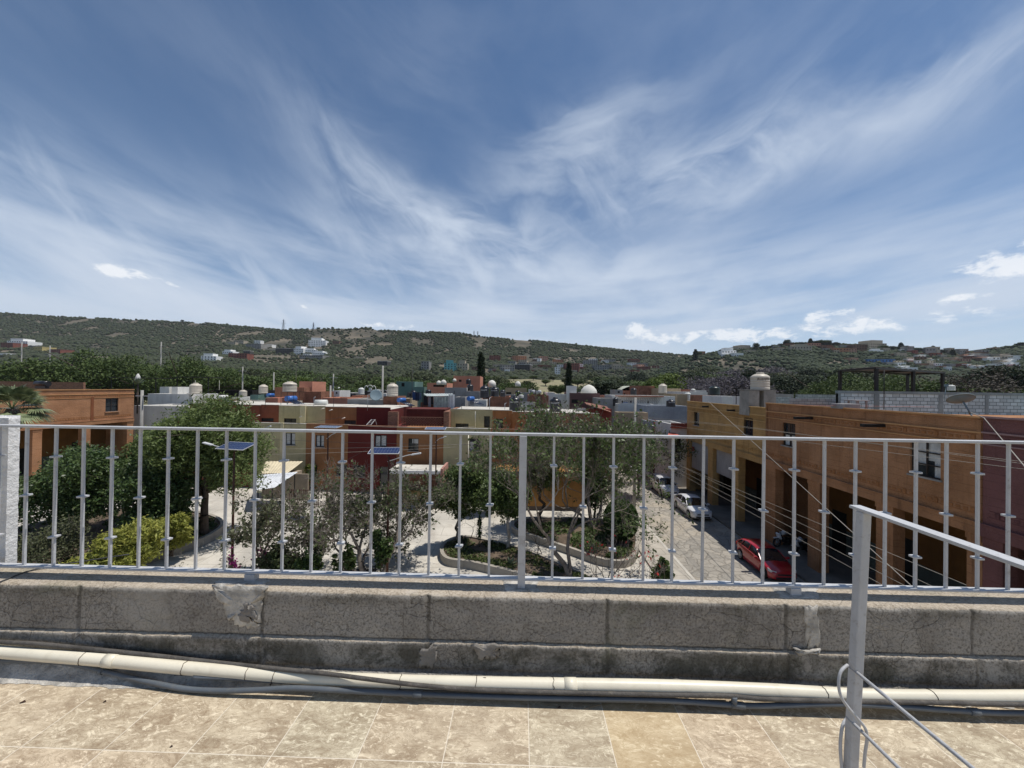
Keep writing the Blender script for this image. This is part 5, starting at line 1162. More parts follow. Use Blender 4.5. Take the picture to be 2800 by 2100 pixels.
# ---------------------------------------------------------------- solar street lamps
def pv_mat():
    m, N_, b = newmat('solar_cells'); t = N_.n('ShaderNodeTexCoord').outputs['Object']; s_ = N_.n('ShaderNodeSeparateXYZ'); N_.link(t, s_.inputs[0])
    fx = N_.m('FRACT', N_.m('MULTIPLY', s_.outputs[0], 6.)); fy = N_.m('FRACT', N_.m('MULTIPLY', s_.outputs[1], 5.2))
    g = N_.m('MAXIMUM', N_.rng(fx, .95, .99), N_.rng(fy, .93, .98))
    N_.put(b.inputs['Base Color'], N_.mix(g, (.012, .022, .075, 1), (.25, .28, .34, 1))); b.inputs['Roughness'].default_value = .15; return m
pvm = pv_mat(); alu = mat('aluminium_frame', (.62, .62, .62), .4, .05, 2, 0, metal=.4); rust = mat('rust_brown_paint', (.075, .032, .02), .7, .2, 3, .1)
def lamp(label, pxp, py_base, py_top, Y, pc, pw, ph, tilt, arm, rz=0., roll=0.):
    b = at(pxp, py_base, Y); b.z = 0.0; ztop = at(pxp, py_top, Y).z
    t = thing('solar_street_lamp', label, 'street lamp', b, 0, 'solar street lamps in the plaza')
    q = MB(); q.tube([(0, 0, 0), (0, 0, ztop*.5), (0, 0, ztop)], [.075, .06, .045], 12); q.box(-.16, .16, -.16, .16, 0, .04); q.build('pole', rust, t)
    c = at(*pc, Y)-b; e = MB()
    from mathutils import Euler
    R_ = Euler((tilt, roll, rz)).to_matrix()
    q = MB(); q.box(-pw/2, pw/2, -ph/2, ph/2, -.02, .012); q.v = [tuple(R_@Vector(v)+c) for v in q.v]; q.build('panel_frame', alu, t)
    q = MB(); q.box(-pw/2+.035, pw/2-.035, -ph/2+.035, ph/2-.035, .0, .016); o = q.build('solar_panel', pvm, t); o.location = c; o.rotation_euler = (tilt, roll, rz)
    q = MB(); q.tube([(0, 0, ztop-.1), (c.x, c.y, c.z-.03)], .03, 6); q.build('bracket', rust, t)
    A_ = [at(*a, Y)-b for a in arm]; q = MB(); q.tube(smooth_path(A_, 5), .025, 6); q.build('arm', alu, t)
    d = (A_[-1]-A_[-2]).normalized(); q = MB(); q.obox(A_[-1]+d*.2, d, (0, 1, 0), d.cross(Vector((0, 1, 0))), .26, .11, .035); q.build('lamp_head', mat('lamp_head_grey', (.5, .5, .5), .5, .1, 2, 0), t, .015)
lamp('solar street lamp with panel in front of the big pepper tree, farthest left', 634, 1575, 1236, 21.6, (646, 1219), 1.85, .95, rad(16), [(634, 1230), (600, 1222), (578, 1216)], roll=rad(0), rz=rad(-12))
lamp('solar street lamp whose tall pole stands before the red house', 1058, 1580, 1250, 21.0, (1053, 1232), 1.65, .78, rad(16), [(1060, 1262), (1110, 1246), (1128, 1243)], rz=rad(3))
lamp('solar street lamp before the orange house with panel above the handrail line', 893, 1420, 1174, 30.5, (898, 1167), 1.8, .95, rad(4), [(893, 1200), (905, 1190), (912, 1186)], rz=rad(-4))
lamp('solar street lamp with panel above the handrail near the yellow house', 1190, 1400, 1182, 33.0, (1192, 1171), 1.75, 1.05, rad(5), [(1190, 1210), (1200, 1200), (1206, 1198)], rz=rad(4))
ca_ = thing('curved_lamp', 'white curved arm street lamp in front of the yellow house front', 'street lamp', at(700, 1330, 33.5)); b = ca_.location.copy()
q = MB(); q.tube(smooth_path([at(*a, 33.5)-b for a in ((697, 1400), (698, 1300), (700, 1215), (708, 1190), (724, 1172))], 5), .045, 8); q.build('pole', M_['metal'], ca_)
d_ = at(724, 1172, 33.5)-b; q = MB(); q.obox(d_+Vector((.25, 0, .12)), (.9, 0, .42), (0, 1, 0), (-.42, 0, .9), .28, .1, .04); q.build('lamp_head', alu, ca_)
# utility poles
def upole(label, px, Y, ztop, cross=(), r=.14, m=None, xlen=1.0, lean=0., hang=0):
    p = at(px, 1200, Y); t = thing('utility_pole', label, 'utility pole', (p.x, p.y, 0))
    q = MB(); q.tube([(0, 0, 0), (lean, 0, ztop)], [r, r*.72], 12); q.build('pole', m or M_['polecon'], t)
    for z in cross:
        q = MB(); q.box(-xlen, xlen, -.06, .06, z-.05, z+.05); q.build('crossarm', m or M_['metal'], t)
        for x in (-xlen*.9, -xlen*.3, xlen*.9): q = MB(); q.lathe((x, 0, z+.05), [(0, 0), (.06, 0), (.045, .07), (.065, .11), (.04, .2), (0, .2)], 8); q.build('insulator', M_['frame'], t)
    return t
upole('grey concrete utility pole standing on the street kerb with a crossarm level with the roofs', 1736, 32.2, 9.75, (9.25,), xlen=1.2)
upole('grey concrete utility pole beside the left arcaded building', 386, 44.0, 9.55, (8.9,), .19, xlen=.7)
# ================================================================ HOUSES ACROSS THE PLAZA
RS = -.1005
def Yr(px, back=0.): k = (px-1400)/FPX; return (36.34+back)/(1-RS*k)
def Xr(px, back=0.): return (px-1400)/FPX*Yr(px, back)
def rowz(px, py, back=0.): return at(px, py, Yr(px, back)).z
NI = Vector((-RS, 1, 0)).normalized()
cream = mat('cream_yellow_paint', (.46, .40, .235), .9, .10, .8, .25, 10, streak=.4, dirt=.2, dcol=(.2, .18, .12))
rowo = mat('row_orange_paint', (.30, .14, .06), .9, .14, .8, .25, 10, streak=.5, dirt=.25); rowo2 = mat('row_bright_orange_paint', (.38, .165, .06), .9, .14, .8, .25, 10, streak=.5, dirt=.25)
rowr = mat('row_red_paint', (.125, .021, .017), .9, .12, .8, .2, 10, streak=.3); rust_p = mat('row_rust_paint', (.225, .075, .04), .9, .14, .8, .25, 10, streak=.4)
brick = blockwall('red_brick', (.28, .13, .08), (.20, .17, .14), .24, .07, .3, ms=.008, axis='both')
pale = mat('pale_roof_sealant', (.52, .49, .43), .85, .18, .8, .2, 12, dirt=.5, dcol=(.25, .21, .17))
def row_house(name, label, pa, pb, wm, ztop, holes, up=None, dep=9., roofm=None):
    t = thing(name, label, 'house', (0, 0, 0))
    xa, xb = Xr(pa), Xr(pb); P = lambda u, v: (u, 36.34+RS*u, v)
    def sh(mb, b=0): mb.v = [(x, 36.34+b+RS*x+y, z) for x, y, z in mb.v]; return mb
    H = []
    for h in holes: H.append((Xr(h[0]), Xr(h[1]), rowz((h[0]+h[1])/2, h[3]), rowz((h[0]+h[1])/2, h[2]), h[4], h[5] if len(h) > 5 else None))
    mb = MB(); facade_faces(mb, (xa+.004, xb-.004), (0, ztop), H, P, NI, .16)
    q = MB(); q.box(xa+.004, xb-.004, .17, dep, 0.01, ztop-.30); sh(q); mb.add(q.v, q.f)
    q = MB(); q.box(xa+.004, xb-.004, .0015, .18, ztop-.30, ztop-.002); sh(q); mb.add(q.v, q.f); mb.build('wall', wm, t)
    q = MB(); q.box(xa, xb, -.03, .22, ztop-.001, ztop+.05); sh(q); q.build('coping', pale if wm is cream else mat(wm.name+'_coping', (.30, .16, .10), .85, .2, 2, .2, 12), t)
    for h in H:
        w_ = window_in(t, h, P, NI, .16, h[4])
        if h[5]: curtain(w_, h, P, NI, .16, h[5], curt)
    for (a, b, m, zt_, back, hl) in (up or []):
        xa2, xb2 = Xr(a, back), Xr(b, back); P2 = lambda u, v: (u, 36.34+back+RS*u, v); H2 = []
        for h in hl: H2.append((Xr(h[0], back), Xr(h[1], back), max(rowz((h[0]+h[1])/2, h[3], back), ztop-.25), rowz((h[0]+h[1])/2, h[2], back), h[4]))
        mb = MB(); facade_faces(mb, (xa2+.003, xb2-.003), (ztop-.29, zt_), H2, P2, NI, .16)
        q = MB(); q.box(xa2+.003, xb2-.003, .17, dep-back+2, ztop-.29, zt_-.2); sh(q, back); mb.add(q.v, q.f)
        q = MB(); q.box(xa2+.003, xb2-.003, .0015, .17, zt_-.2, zt_-.002); sh(q, back); mb.add(q.v, q.f); mb.build('upper_wall', m, t)
        q = MB(); q.box(xa2, xb2, -.03, .2, zt_-.001, zt_+.045); q.box(xa2, xb2, .2, dep-back+2, zt_-.198, zt_-.17); sh(q, back); q.build('roof', roofm or pale, t)
        for h in H2: window_in(t, h, P2, NI, .16, h[4])
    return t
Z1, Z2 = 6.52, 8.17
cu2 = [(.05, .45, .05, .95), (.6, .95, .05, .95)]
row_house('rust_house', 'rust red house end half hidden behind the big pepper tree', 480, 690, rust_p, Z1, [(560, 590, 1185, 1217, (2, 1))], [(520, 714, rust_p, Z2, 2.2, [(640, 668, 1144, 1153, (1, 1))])])
hB = row_house('yellow_house', 'cream yellow two-storey house left of the orange house, above the shed', 690, 839, cream, Z1, [(783, 810, 1184, 1217, (2, 1), cu2), (735, 760, 1270, 1300, (2, 1))],
          [(715, 764, rust_p, Z2+.05, 2.2, [(716, 750, 1143, 1153, (1, 1))]), (764, 868, cream, Z2, 2.2, [(778, 812, 1144, 1157, (2, 1))])])
q = MB(); x0, x1 = Xr(825, 2.2), Xr(839, 2.2); q.box(x0, x1, 36.34+RS*x0+1.95, 36.34+RS*x0+2.15, Z1-.2, Z2+.06); x0, x1 = Xr(771), Xr(779); q.box(x0, x1, 36.34+RS*x0-.15, 36.34+RS*x0-.02, 0, Z1+.1); q.build('pilaster', mat('bright_cream_paint', (.58, .51, .32), .9, .1, 1, .2, 10), hB)
row_house('orange_house', 'brown-orange two-storey house between the cream house and the dark red house', 839, 954, rowo, Z1, [(866, 889, 1190, 1222, (2, 1), cu2), (862, 871, 1272, 1312, 'door'), (924, 953, 1270, 1301, (2, 1))],
          [(868, 891, cream, Z2+.02, 2.2, []), (891, 976, rowo, Z2-.03, 2.2, [(943, 975, 1149, 1160, (2, 1))])])
hD = row_house('red_house', 'dark red two-storey house in the middle of the row', 954, 1087, rowr, Z1-.05, [(1028, 1060, 1190, 1222, (2, 1), [(.0, .4, .0, .9), (.5, .9, .1, .95)]), (970, 1001, 1272, 1304, (2, 1)), (1042, 1068, 1276, 1340, 'door')],
          [(976, 1068, rowr, Z2, 2.2, [])])
q = MB(); x0, x1 = Xr(1063, 1), Xr(1089, 1); q.box(x0, x1, 36.34+RS*x0+.9, 36.34+RS*x0+1.3, Z1-.3, 7.85); q.build('brick_stub', brick, hD)
hE = row_house('orange_house', 'brown-orange house with a perforated brick roof parapet', 1087, 1215, rowo, Z1-.08, [(1119, 1147, 1199, 1233, (2, 1), [(.35, .95, .6, .95)])])
q = MB(); x0, x1 = Xr(1098, .8), Xr(1213, .8); yy = 36.34+RS*x0+.8; nx = int((x1-x0)/.26)
for i in range(nx):
    for j in range(7):
        if True: q.box(x0+i*.26+(.13 if j % 2 else 0), x0+i*.26+(.13 if j % 2 else 0)+.16, yy-.06, yy+.06, Z1-.02+j*.115, Z1-.02+j*.115+.085)
q.box(x0, x1, yy-.07, yy+.07, Z1+.80, Z1+.87); q.build('lattice_parapet', mat('dark_brick', (.20, .10, .065), .9, .3, 6, .2), hE)
q = MB(); x0, x1 = Xr(1112, 4.5), Xr(1216, 4.5); q.box(x0, x1, 36.34+RS*x0+4.5, 46, Z1-.3, 7.95); q.build('back_wall', mat('faded_red_wall', (.10, .025, .02), .9, .2, 1, .2, 10, streak=.4), hE)
hF = row_house('yellow_house', 'cream yellow two-storey house with an open dark roof door, right of the brick lattice', 1215, 1343, cream, Z1-.05, [(1285, 1316, 1199, 1232, (2, 1), [(.05, .4, .0, .7)])],
          [(1232, 1348, cream, Z2, 1.9, [(1247, 1283, 1158, 1169, (3, 1)), (1325, 1341, 1138, 1169, 'door')])])
q = MB(); x0, x1 = Xr(1216, .8), Xr(1230, .8); q.box(x0, x1, 36.34+RS*x0+.5, 46, Z1-.3, 8.0); q.build('brick_side_wall', brick, hF)
q = MB(); q.tube([Vector(at(1281, 1190, 36.6)), at(1281, 1300, 36.4)], .05, 8); q.tube([at(1300, 1125, 38.6), at(1300, 1172, 38.55)], .05, 8); q.build('drain_pipe', pvc, hF)
hG = row_house('orange_house', 'bright orange house with a grey roof door behind the bare brown tree', 1343, 1640, rowo2, Z1-.05, [(1373, 1402, 1206, 1238, (2, 1))],
          [(1348, 1402, rowo2, Z2, 1.5, [(1357, 1377, 1145, 1172, 'door')]), (1402, 1480, rowo2, Z2-.08, .9, []), (1480, 1640, rowo, Z2-.1, .9, [])])
wires_y = [((560, 1245), (1250, 1222)), ((700, 1200), (1420, 1216)), ((690, 1228), (1400, 1208)), ((700, 1165), (940, 1140)), ((940, 1160), (1230, 1168)), ((860, 1300), (1060, 1195)), ((1080, 1165), (1300, 1166))]
for k, (a, b) in enumerate(wires_y):
    wire('house_wire', [at(*a, 34.5), at(*b, 33.8)], .012, ['thin wire drooping from the pepper tree across the cream house', 'wire running level from the curved lamp over the red house', 'wire crossing just below the upper windows of the row', 'short wire climbing over the cream house roof edge', 'wire sagging over the dark red house parapet', 'steep wire rising from the orange house door towards the red house', 'wire strung along the brick lattice parapet'][k], M_['wire'] if k % 2 else M_['wirelight'], .15, 'wire', 'wires along the row houses')
for (px, py) in ((674, 1116), (702, 1138), (878, 1119), (900, 1123), (818, 1141), (935, 1145)):
    p = at(px, py, Yr(px, 2.2)-.25); o = MB().tube([p, p+Vector((.32, 0, .12))], .055, 6).build('spotlight_spout', mat('white_spout', (.68, .64, .55), .7, .1, 2, 0)); tag(o, 'white drain spout '+{674: 'high at the left of the rust upper wall', 702: 'low at the right of the rust upper wall', 878: 'at the top of the narrow cream upper wall', 900: 'at the top left of the orange upper wall', 818: 'beside the bright cream pilaster', 935: 'above the dark window of the orange upper wall'}[px], 'drain spout', 'white drain spouts on the row houses')
for k, (px, py, lab) in enumerate(((725, 1106, 'thin vent pipe on the rust coloured roof edge'), (858, 1106, 'thin vent pipe right of the cream pilaster roof'), (912, 1110, 'short vent pipe on the left orange roof'), (1005, 1112, 'short vent pipe on the dark red roof'), (1262, 1118, 'thin vent pipe on the cream roof left of the drain pipe'), (1380, 1122, 'thin rod left of the big lone black tank'), (1448, 1124, 'thin rod right of the grey tarpaulin'), (1338, 1120, 'thin rod above the open dark roof door'))):
    a = at(px, py, 39.5+k % 3); q = MB(); hh = .5+.25*(k % 4); q.tube([a+Vector((0, 0, -.4)), a+Vector((.02, 0, hh))], .025, 6); q.tube([a+Vector((.02, 0, hh)), a+Vector((.18, 0, hh+.03))], .03, 6); o = q.build('vent_pipe', M_['metal'] if k % 2 else blk); tag(o, lab, 'pipe')
# ladder on the red house
q = MB(); a, b = at(1002, 1162, 37.9), at(1016, 1147, 38.5); a2, b2 = at(1014, 1162, 37.9), at(1026, 1147, 38.5); q.bar(a, b, .05); q.bar(a2, b2, .05)
for f in (.1, .4, .7, .95): q.bar(a.lerp(b, f), a2.lerp(b2, f), .04)
q.bar(b2, at(1030, 1162, 39), .04); o = q.build('step_ladder', mat('pale_aluminium', (.5, .48, .46), .5, .1, 2, 0)); tag(o, 'pale folding step ladder on the roof of the dark red house', 'ladder')
# shed in front
sh = thing('shed', 'small shed with cream corrugated roof in front of the yellow house', 'shed')
def corr(name, A, B, C_, D, m, par_, n=22, amp=.035, th=.012):   # A-B ridge edge, D-C eave edge
    vs = []
    for i in range(n+1):
        f = i/n; o_ = amp*(i % 2)
        for p in (A.lerp(B, f), D.lerp(C_, f)):
            for k in (0, 1): vs.append((p.x, p.y, p.z+o_+th*k))
    F = []
    for i in range(n): a = 4*i; F += [(a, a+2, a+6, a+4), (a+1, a+5, a+7, a+3), (a, a+4, a+5, a+1), (a+2, a+3, a+7, a+6)]
    mb = MB(); mb.add(vs, F); return mb.build(name, m, par_)
corr('roof', at(727, 1262, 37.3), at(828, 1262, 37.3), at(786, 1294, 35.2), at(712, 1296, 35.2), mat('cream_sheet', (.60, .52, .36), .7, .15, 1, .1, 10), sh)
q = MB(); q.box(at(716, 1296, 35.4).x, at(800, 1296, 35.4).x, 35.4, 37, 0, 2.25); q.build('wall', mat('tan_wall', (.30, .25, .19), .9, .15, 1, .2), sh)
aw = thing('awning', 'white metal sheet awning in front of the cream shed roof', 'awning')
corr('sheet', at(703, 1300, 34.7), at(814, 1291, 34.7), at(750, 1334, 31.6), at(690, 1342, 31.4), mat('white_sheet', (.62, .64, .66), .5, .1, 1, .05), aw, 26, .03)
for a in ((706, 1340, 31.6), (745, 1333, 31.8), (806, 1296, 34.4)): p = at(*a); q = MB(); q.bar((p.x, p.y, 0), (p.x, p.y, p.z-.02), .06); q.build('post', blk, aw)
q = MB(); q.box(at(785, 1300, 34.9).x, at(842, 1300, 34.9).x, 34.9, 35.05, 0, 2.35); o = q.build('yard_wall', mat('tan_wall', (.3, .25, .19))); tag(o, 'short tan yard wall between the awning and the lime green bush', 'wall')
q = MB(); x0, x1 = at(792, 1340, 33).x, at(872, 1340, 33).x; n = 16
for i in range(n): x = x0+(x1-x0)*i/(n-1); q.box(x-.02, x+.02, 32.98, 33.02, 0, 1.5)
q.box(x0, x1, 32.97, 33.03, 1.4, 1.45); q.box(x0, x1, 32.97, 33.03, .2, .25); o = q.build('bar_fence', rust); tag(o, 'dark red iron bar fence left of the red house entrance', 'fence')
# kiosk
ki = thing('kiosk', 'small open-fronted white kiosk with flat roof before the orange house', 'kiosk'); yk = 33.4
xa, xb = at(1062, 1290, yk).x, at(1206, 1290, yk).x; zk = at(1130, 1287, yk).z
q = MB(); q.box(xa-.05, xb, yk-.05, yk+.12, zk-.28, zk); q.build('fascia', M_['white'], ki)
q = MB(); q.box(xa-.05, xb, yk+.121, yk+2.7, zk-.16, zk-.03); q.build('roof', pale, ki)
q = MB(); q.box(xa, xa+.05, yk+.0, yk+2.6, 0, zk-.285); q.box(at(1102, 1300, yk).x-.12, at(1102, 1300, yk).x+.12, yk-.02, yk+.1, zk-1.4, zk-.285); q.build('side_panel', mat('grey_sheet', (.44, .44, .42), .6, .15, 1, .1, 8, streak=.4), ki)
q = MB(); q.box(xa+.052, xb-.1, yk+2.2, yk+2.5, 0, zk-.285); q.build('back_wall', brick, ki)
q = MB(); q.box(xb+.002, xb+.2, yk-.3, yk+2.6, 0, zk+.25); q.build('side_wall', mat('pink_wall', (.40, .21, .17), .9, .15, 1, .2), ki)
q = MB(); q.box(xa+.3, xb-.3, yk+1.2, yk+1.6, 0.004, 1.0); q.build('counter', mat('ochre_counter', (.35, .22, .05), .8, .2, 2, .1), ki)
# blocks and steps in the plaza
for (x0, x1, yb, y0, y1, lab) in ((945, 1012, 1446, 0, 2.2, 'big plain concrete block bench in the plaza, nearest the railing'), (948, 1010, 1405, 0, 1.6, 'lower concrete block behind the big block bench'), (1015, 1062, 1392, 0, 1.4, 'pale concrete step block before the red house')):
    a = G(x0, yb); b = G(x1, yb); h = {945: .95, 948: .75, 1015: .35}[x0]
    q = MB(); q.box(a.x, b.x, a.y, a.y+y1, .0, h); o = q.build('concrete_block', M_['concrete'], None, .02); tag(o, lab, 'concrete block')
# projecting orange wall on the far side
q = MB(); x0, x1 = at(1352, 1400, 32.9).x, at(1592, 1400, 32.9).x; q.box(x0, x1, 32.9, 35.6, 0, 3.3); o = q.build('outbuilding', mat('outbuilding_ochre', (.33, .17, .055), .9, .15, .8, .2, 10, streak=.4)); tag(o, 'low plain ochre outbuilding behind the plaza trees', 'building')
q = MB(); q.box(x0-.01, x1+.01, 32.88, 32.899, .0, .35); q.build('plinth', mat('dark_plinth', (.10, .08, .07), .9, .2, 1, .1), o)
q = MB(); q.box(at(1210, 1400, 34).x, at(1350, 1400, 34).x, 34.2, 34.4, 0, 1.6); o = q.build('garden_wall', mat('garden_wall_dark', (.10, .08, .065), .9, .2, 1, .2)); tag(o, 'low dark garden wall before the cream house', 'wall')

# ================================================================ LEFT ARCADED BUILDING
BASE[0], BASE[1] = -52, -1
def dL(px): return -52/((px-1400)/FPX-KX)
LRm = mat('left_orange_render', (.31, .15, .075), .9, .12, .7, .35, 9, c2=(.35, .175, .09), streak=.25, courses=.42)  # plain orange render colour of the left building
MATS['left_orange_render'].name = 'orange_render'
hl = (dL(290), dL(325), at(308, 1125, dL(308)).z, at(308, 1089, dL(308)).z)
Lb = arcade_section('orange_arcade_building', 'sunlit orange arcaded building at the far left beyond the palm', 24, 51, 9.5, LRm, [(50.2, 51), (45.2, 46.0), (40.6, 41.4), (36, 36.8), (31.4, 32.2), (27, 27.8)], [hl], 5.3)
Pl = lambda u, v: (-52+KX*u, u, v)
window_in(Lb, hl, Pl, Vector((-1, 0, 0)), .22, (2, 2))
q = MB(); q.box(-.05, -.003, 45.95, 46.25, 5.8, 8.6); shear(q); q.build('pilaster', mat('brown_pilaster', (.20, .07, .03), .9, .1, 1, .1), Lb)
q = MB(); q.box(-.12, .0-.003, hl[0]-.1, hl[1]+.1, hl[2]-.12, hl[2]-.02); shear(q); q.build('sill', LRm, Lb)
for (a, b) in ((42, 43.5), (47, 48.5), (38, 39.2), (33, 34.4)): shop(Lb, a, b, 3.0)
BASE[0], BASE[1] = 16.8, 1
px_box('brick_roof_wall', -100, 228, 1041, 1058, 60, .3, brick, None, 'long low brick wall on the roof behind the far left orange building', 'wall', zb=8.5)
# palm
def palm(name, label, c, R, nf, seed, tr_h=None):
    rng = np.random.default_rng(seed); t = thing(name, label, 'palm tree', (c.x, c.y, 0)); V = []; F = []
    for k in range(nf):
        a = rng.uniform(0, 2*math.pi); e = rng.uniform(-.5, 1.35); L = R*rng.uniform(.8, 1.05); hub = Vector((math.cos(a)*math.cos(e), math.sin(a)*math.cos(e), math.sin(e)))*L*.5
        d = hub.normalized(); side = d.cross(Vector((0, 0, 1))).normalized(); base = Vector((0, 0, c.z)); pc_ = base+hub
        V0 = len(V); V += [tuple(base), tuple(base+side*.04), tuple(pc_+side*.03), tuple(pc_)]; F.append((V0, V0+1, V0+2, V0+3))
        up = side.cross(d)
        for j in range(26):
            g = (j/25-.5)*3.6; dd = d*math.cos(g)+side*math.sin(g); ln = L*.55*(1-.28*abs(g)/1.8); w_ = side*math.cos(g)-d*math.sin(g)
            tip = pc_+dd*ln+Vector((0, 0, -.28*ln*rng.uniform(.6, 1.3))); mid = pc_+dd*ln*.55+up*.03; V0 = len(V)
            V += [tuple(pc_), tuple(mid+w_*.035), tuple(tip), tuple(mid-w_*.035)]; F.append((V0, V0+1, V0+2, V0+3))
    mesh_np('crown', V, F, mat('palm_leaf', (.10, .13, .055), .45, .3, 3, 0, c2=(.20, .23, .12), spec=.5), t)
    q = MB(); q.tube([(0, 0, 0), (.08, 0, c.z*.5), (0, 0, c.z)], [.22, .17, .15], 10); q.lathe((0, 0, c.z-1.1), [(.16, 0), (.34, .15), (.38, .6), (.2, 1.1)], 12); q.build('trunk', M_['bark'], t); return t
palm('fan_palm', 'fan palm with drooping fronds behind the white pillar at the far left', at(34, 1118, 19.), 1.55, 46, 3)

# ================================================================ ROOFSCAPE OF THE TOWN
white_t = mat('white_town_wall', (.60, .59, .56), .85, .1, .6, .15, 10, streak=.35); grey_t = mat('grey_town_wall', (.30, .29, .275), .9, .15, .6, .2, 10, streak=.35)
brick_t = mat('brick_town_wall', (.25, .115, .07), .9, .25, 1.5, .2, 12); salmon_t = mat('salmon_town_wall', (.50, .22, .145), .9, .1, .6, .15, 10, streak=.2)
teal_t = mat('teal_town_wall', (.11, .19, .17), .85, .1, .6, .1, 10); tan_t = mat('tan_town_wall', (.40, .31, .20), .9, .12, .6, .15, 10, streak=.3)
red_t = mat('red_town_wall', (.22, .05, .035), .9, .12, .6, .15, 10, streak=.2); roof_t = mat('terracotta_roof', (.30, .12, .075), .9, .25, 1, .2, 12); cyan_t = mat('cyan_town_wall', (.10, .32, .33), .85, .1, .6, .1)
blue_t = mat('blue_grey_town_wall', (.30, .33, .37), .9, .12, .6, .3, 6, streak=.3); pur_t = mat('violet_brown_wall', (.13, .07, .065), .9, .12, .6, .15, 10)
dg_t = mat('dark_grey_town_wall', (.10, .10, .10), .9, .2, .6, .15, 10)
TM = dict(w=white_t, g=grey_t, b=brick_t, s=salmon_t, t=teal_t, n=tan_t, r=red_t, c=cyan_t, u=blue_t, p=pur_t, d=dg_t, k=M_['dark'], l=pale, o=rowo2)
def town(label, x0, x1, y0, y1, Y, dep, m, name='town_house', wins=(), roof=None, zb=0., cat='house', para=.25):
    t = thing(name, label, cat, (0, 0, 0)); a = at(x0, y0, Y); b = at(x1, y0, Y); zt_ = (a.z+b.z)/2
    q = MB(); q.box(a.x, b.x, Y, Y+dep, zb, zt_-para); q.box(a.x, b.x, Y+.002, Y+.2, zt_-para, zt_); q.box(a.x, a.x+.2, Y+.2, Y+dep, zt_-para, zt_); q.box(b.x-.2, b.x, Y+.2, Y+dep, zt_-para, zt_); q.box(a.x+.2, b.x-.2, Y+dep-.2, Y+dep, zt_-para, zt_-.003); q.build('wall', TM[m], t)
    q = MB(); q.box(a.x+.201, b.x-.201, Y+.201, Y+dep-.201, zt_-para+.001, zt_-para+.03); q.build('roof', TM[roof] if roof else pale, t)
    for (u0, u1, v0, v1) in wins:
        p0, p1 = at(u0, v0, Y), at(u1, v1, Y); q = MB(); q.box(p0.x, p1.x, Y-.01, Y+.06, p1.z, p0.z)
        q.bar(((p0.x+p1.x)/2, Y-.03, p1.z), ((p0.x+p1.x)/2, Y-.03, p0.z), .04); q.build('window', M_['dark'], t)
    return t
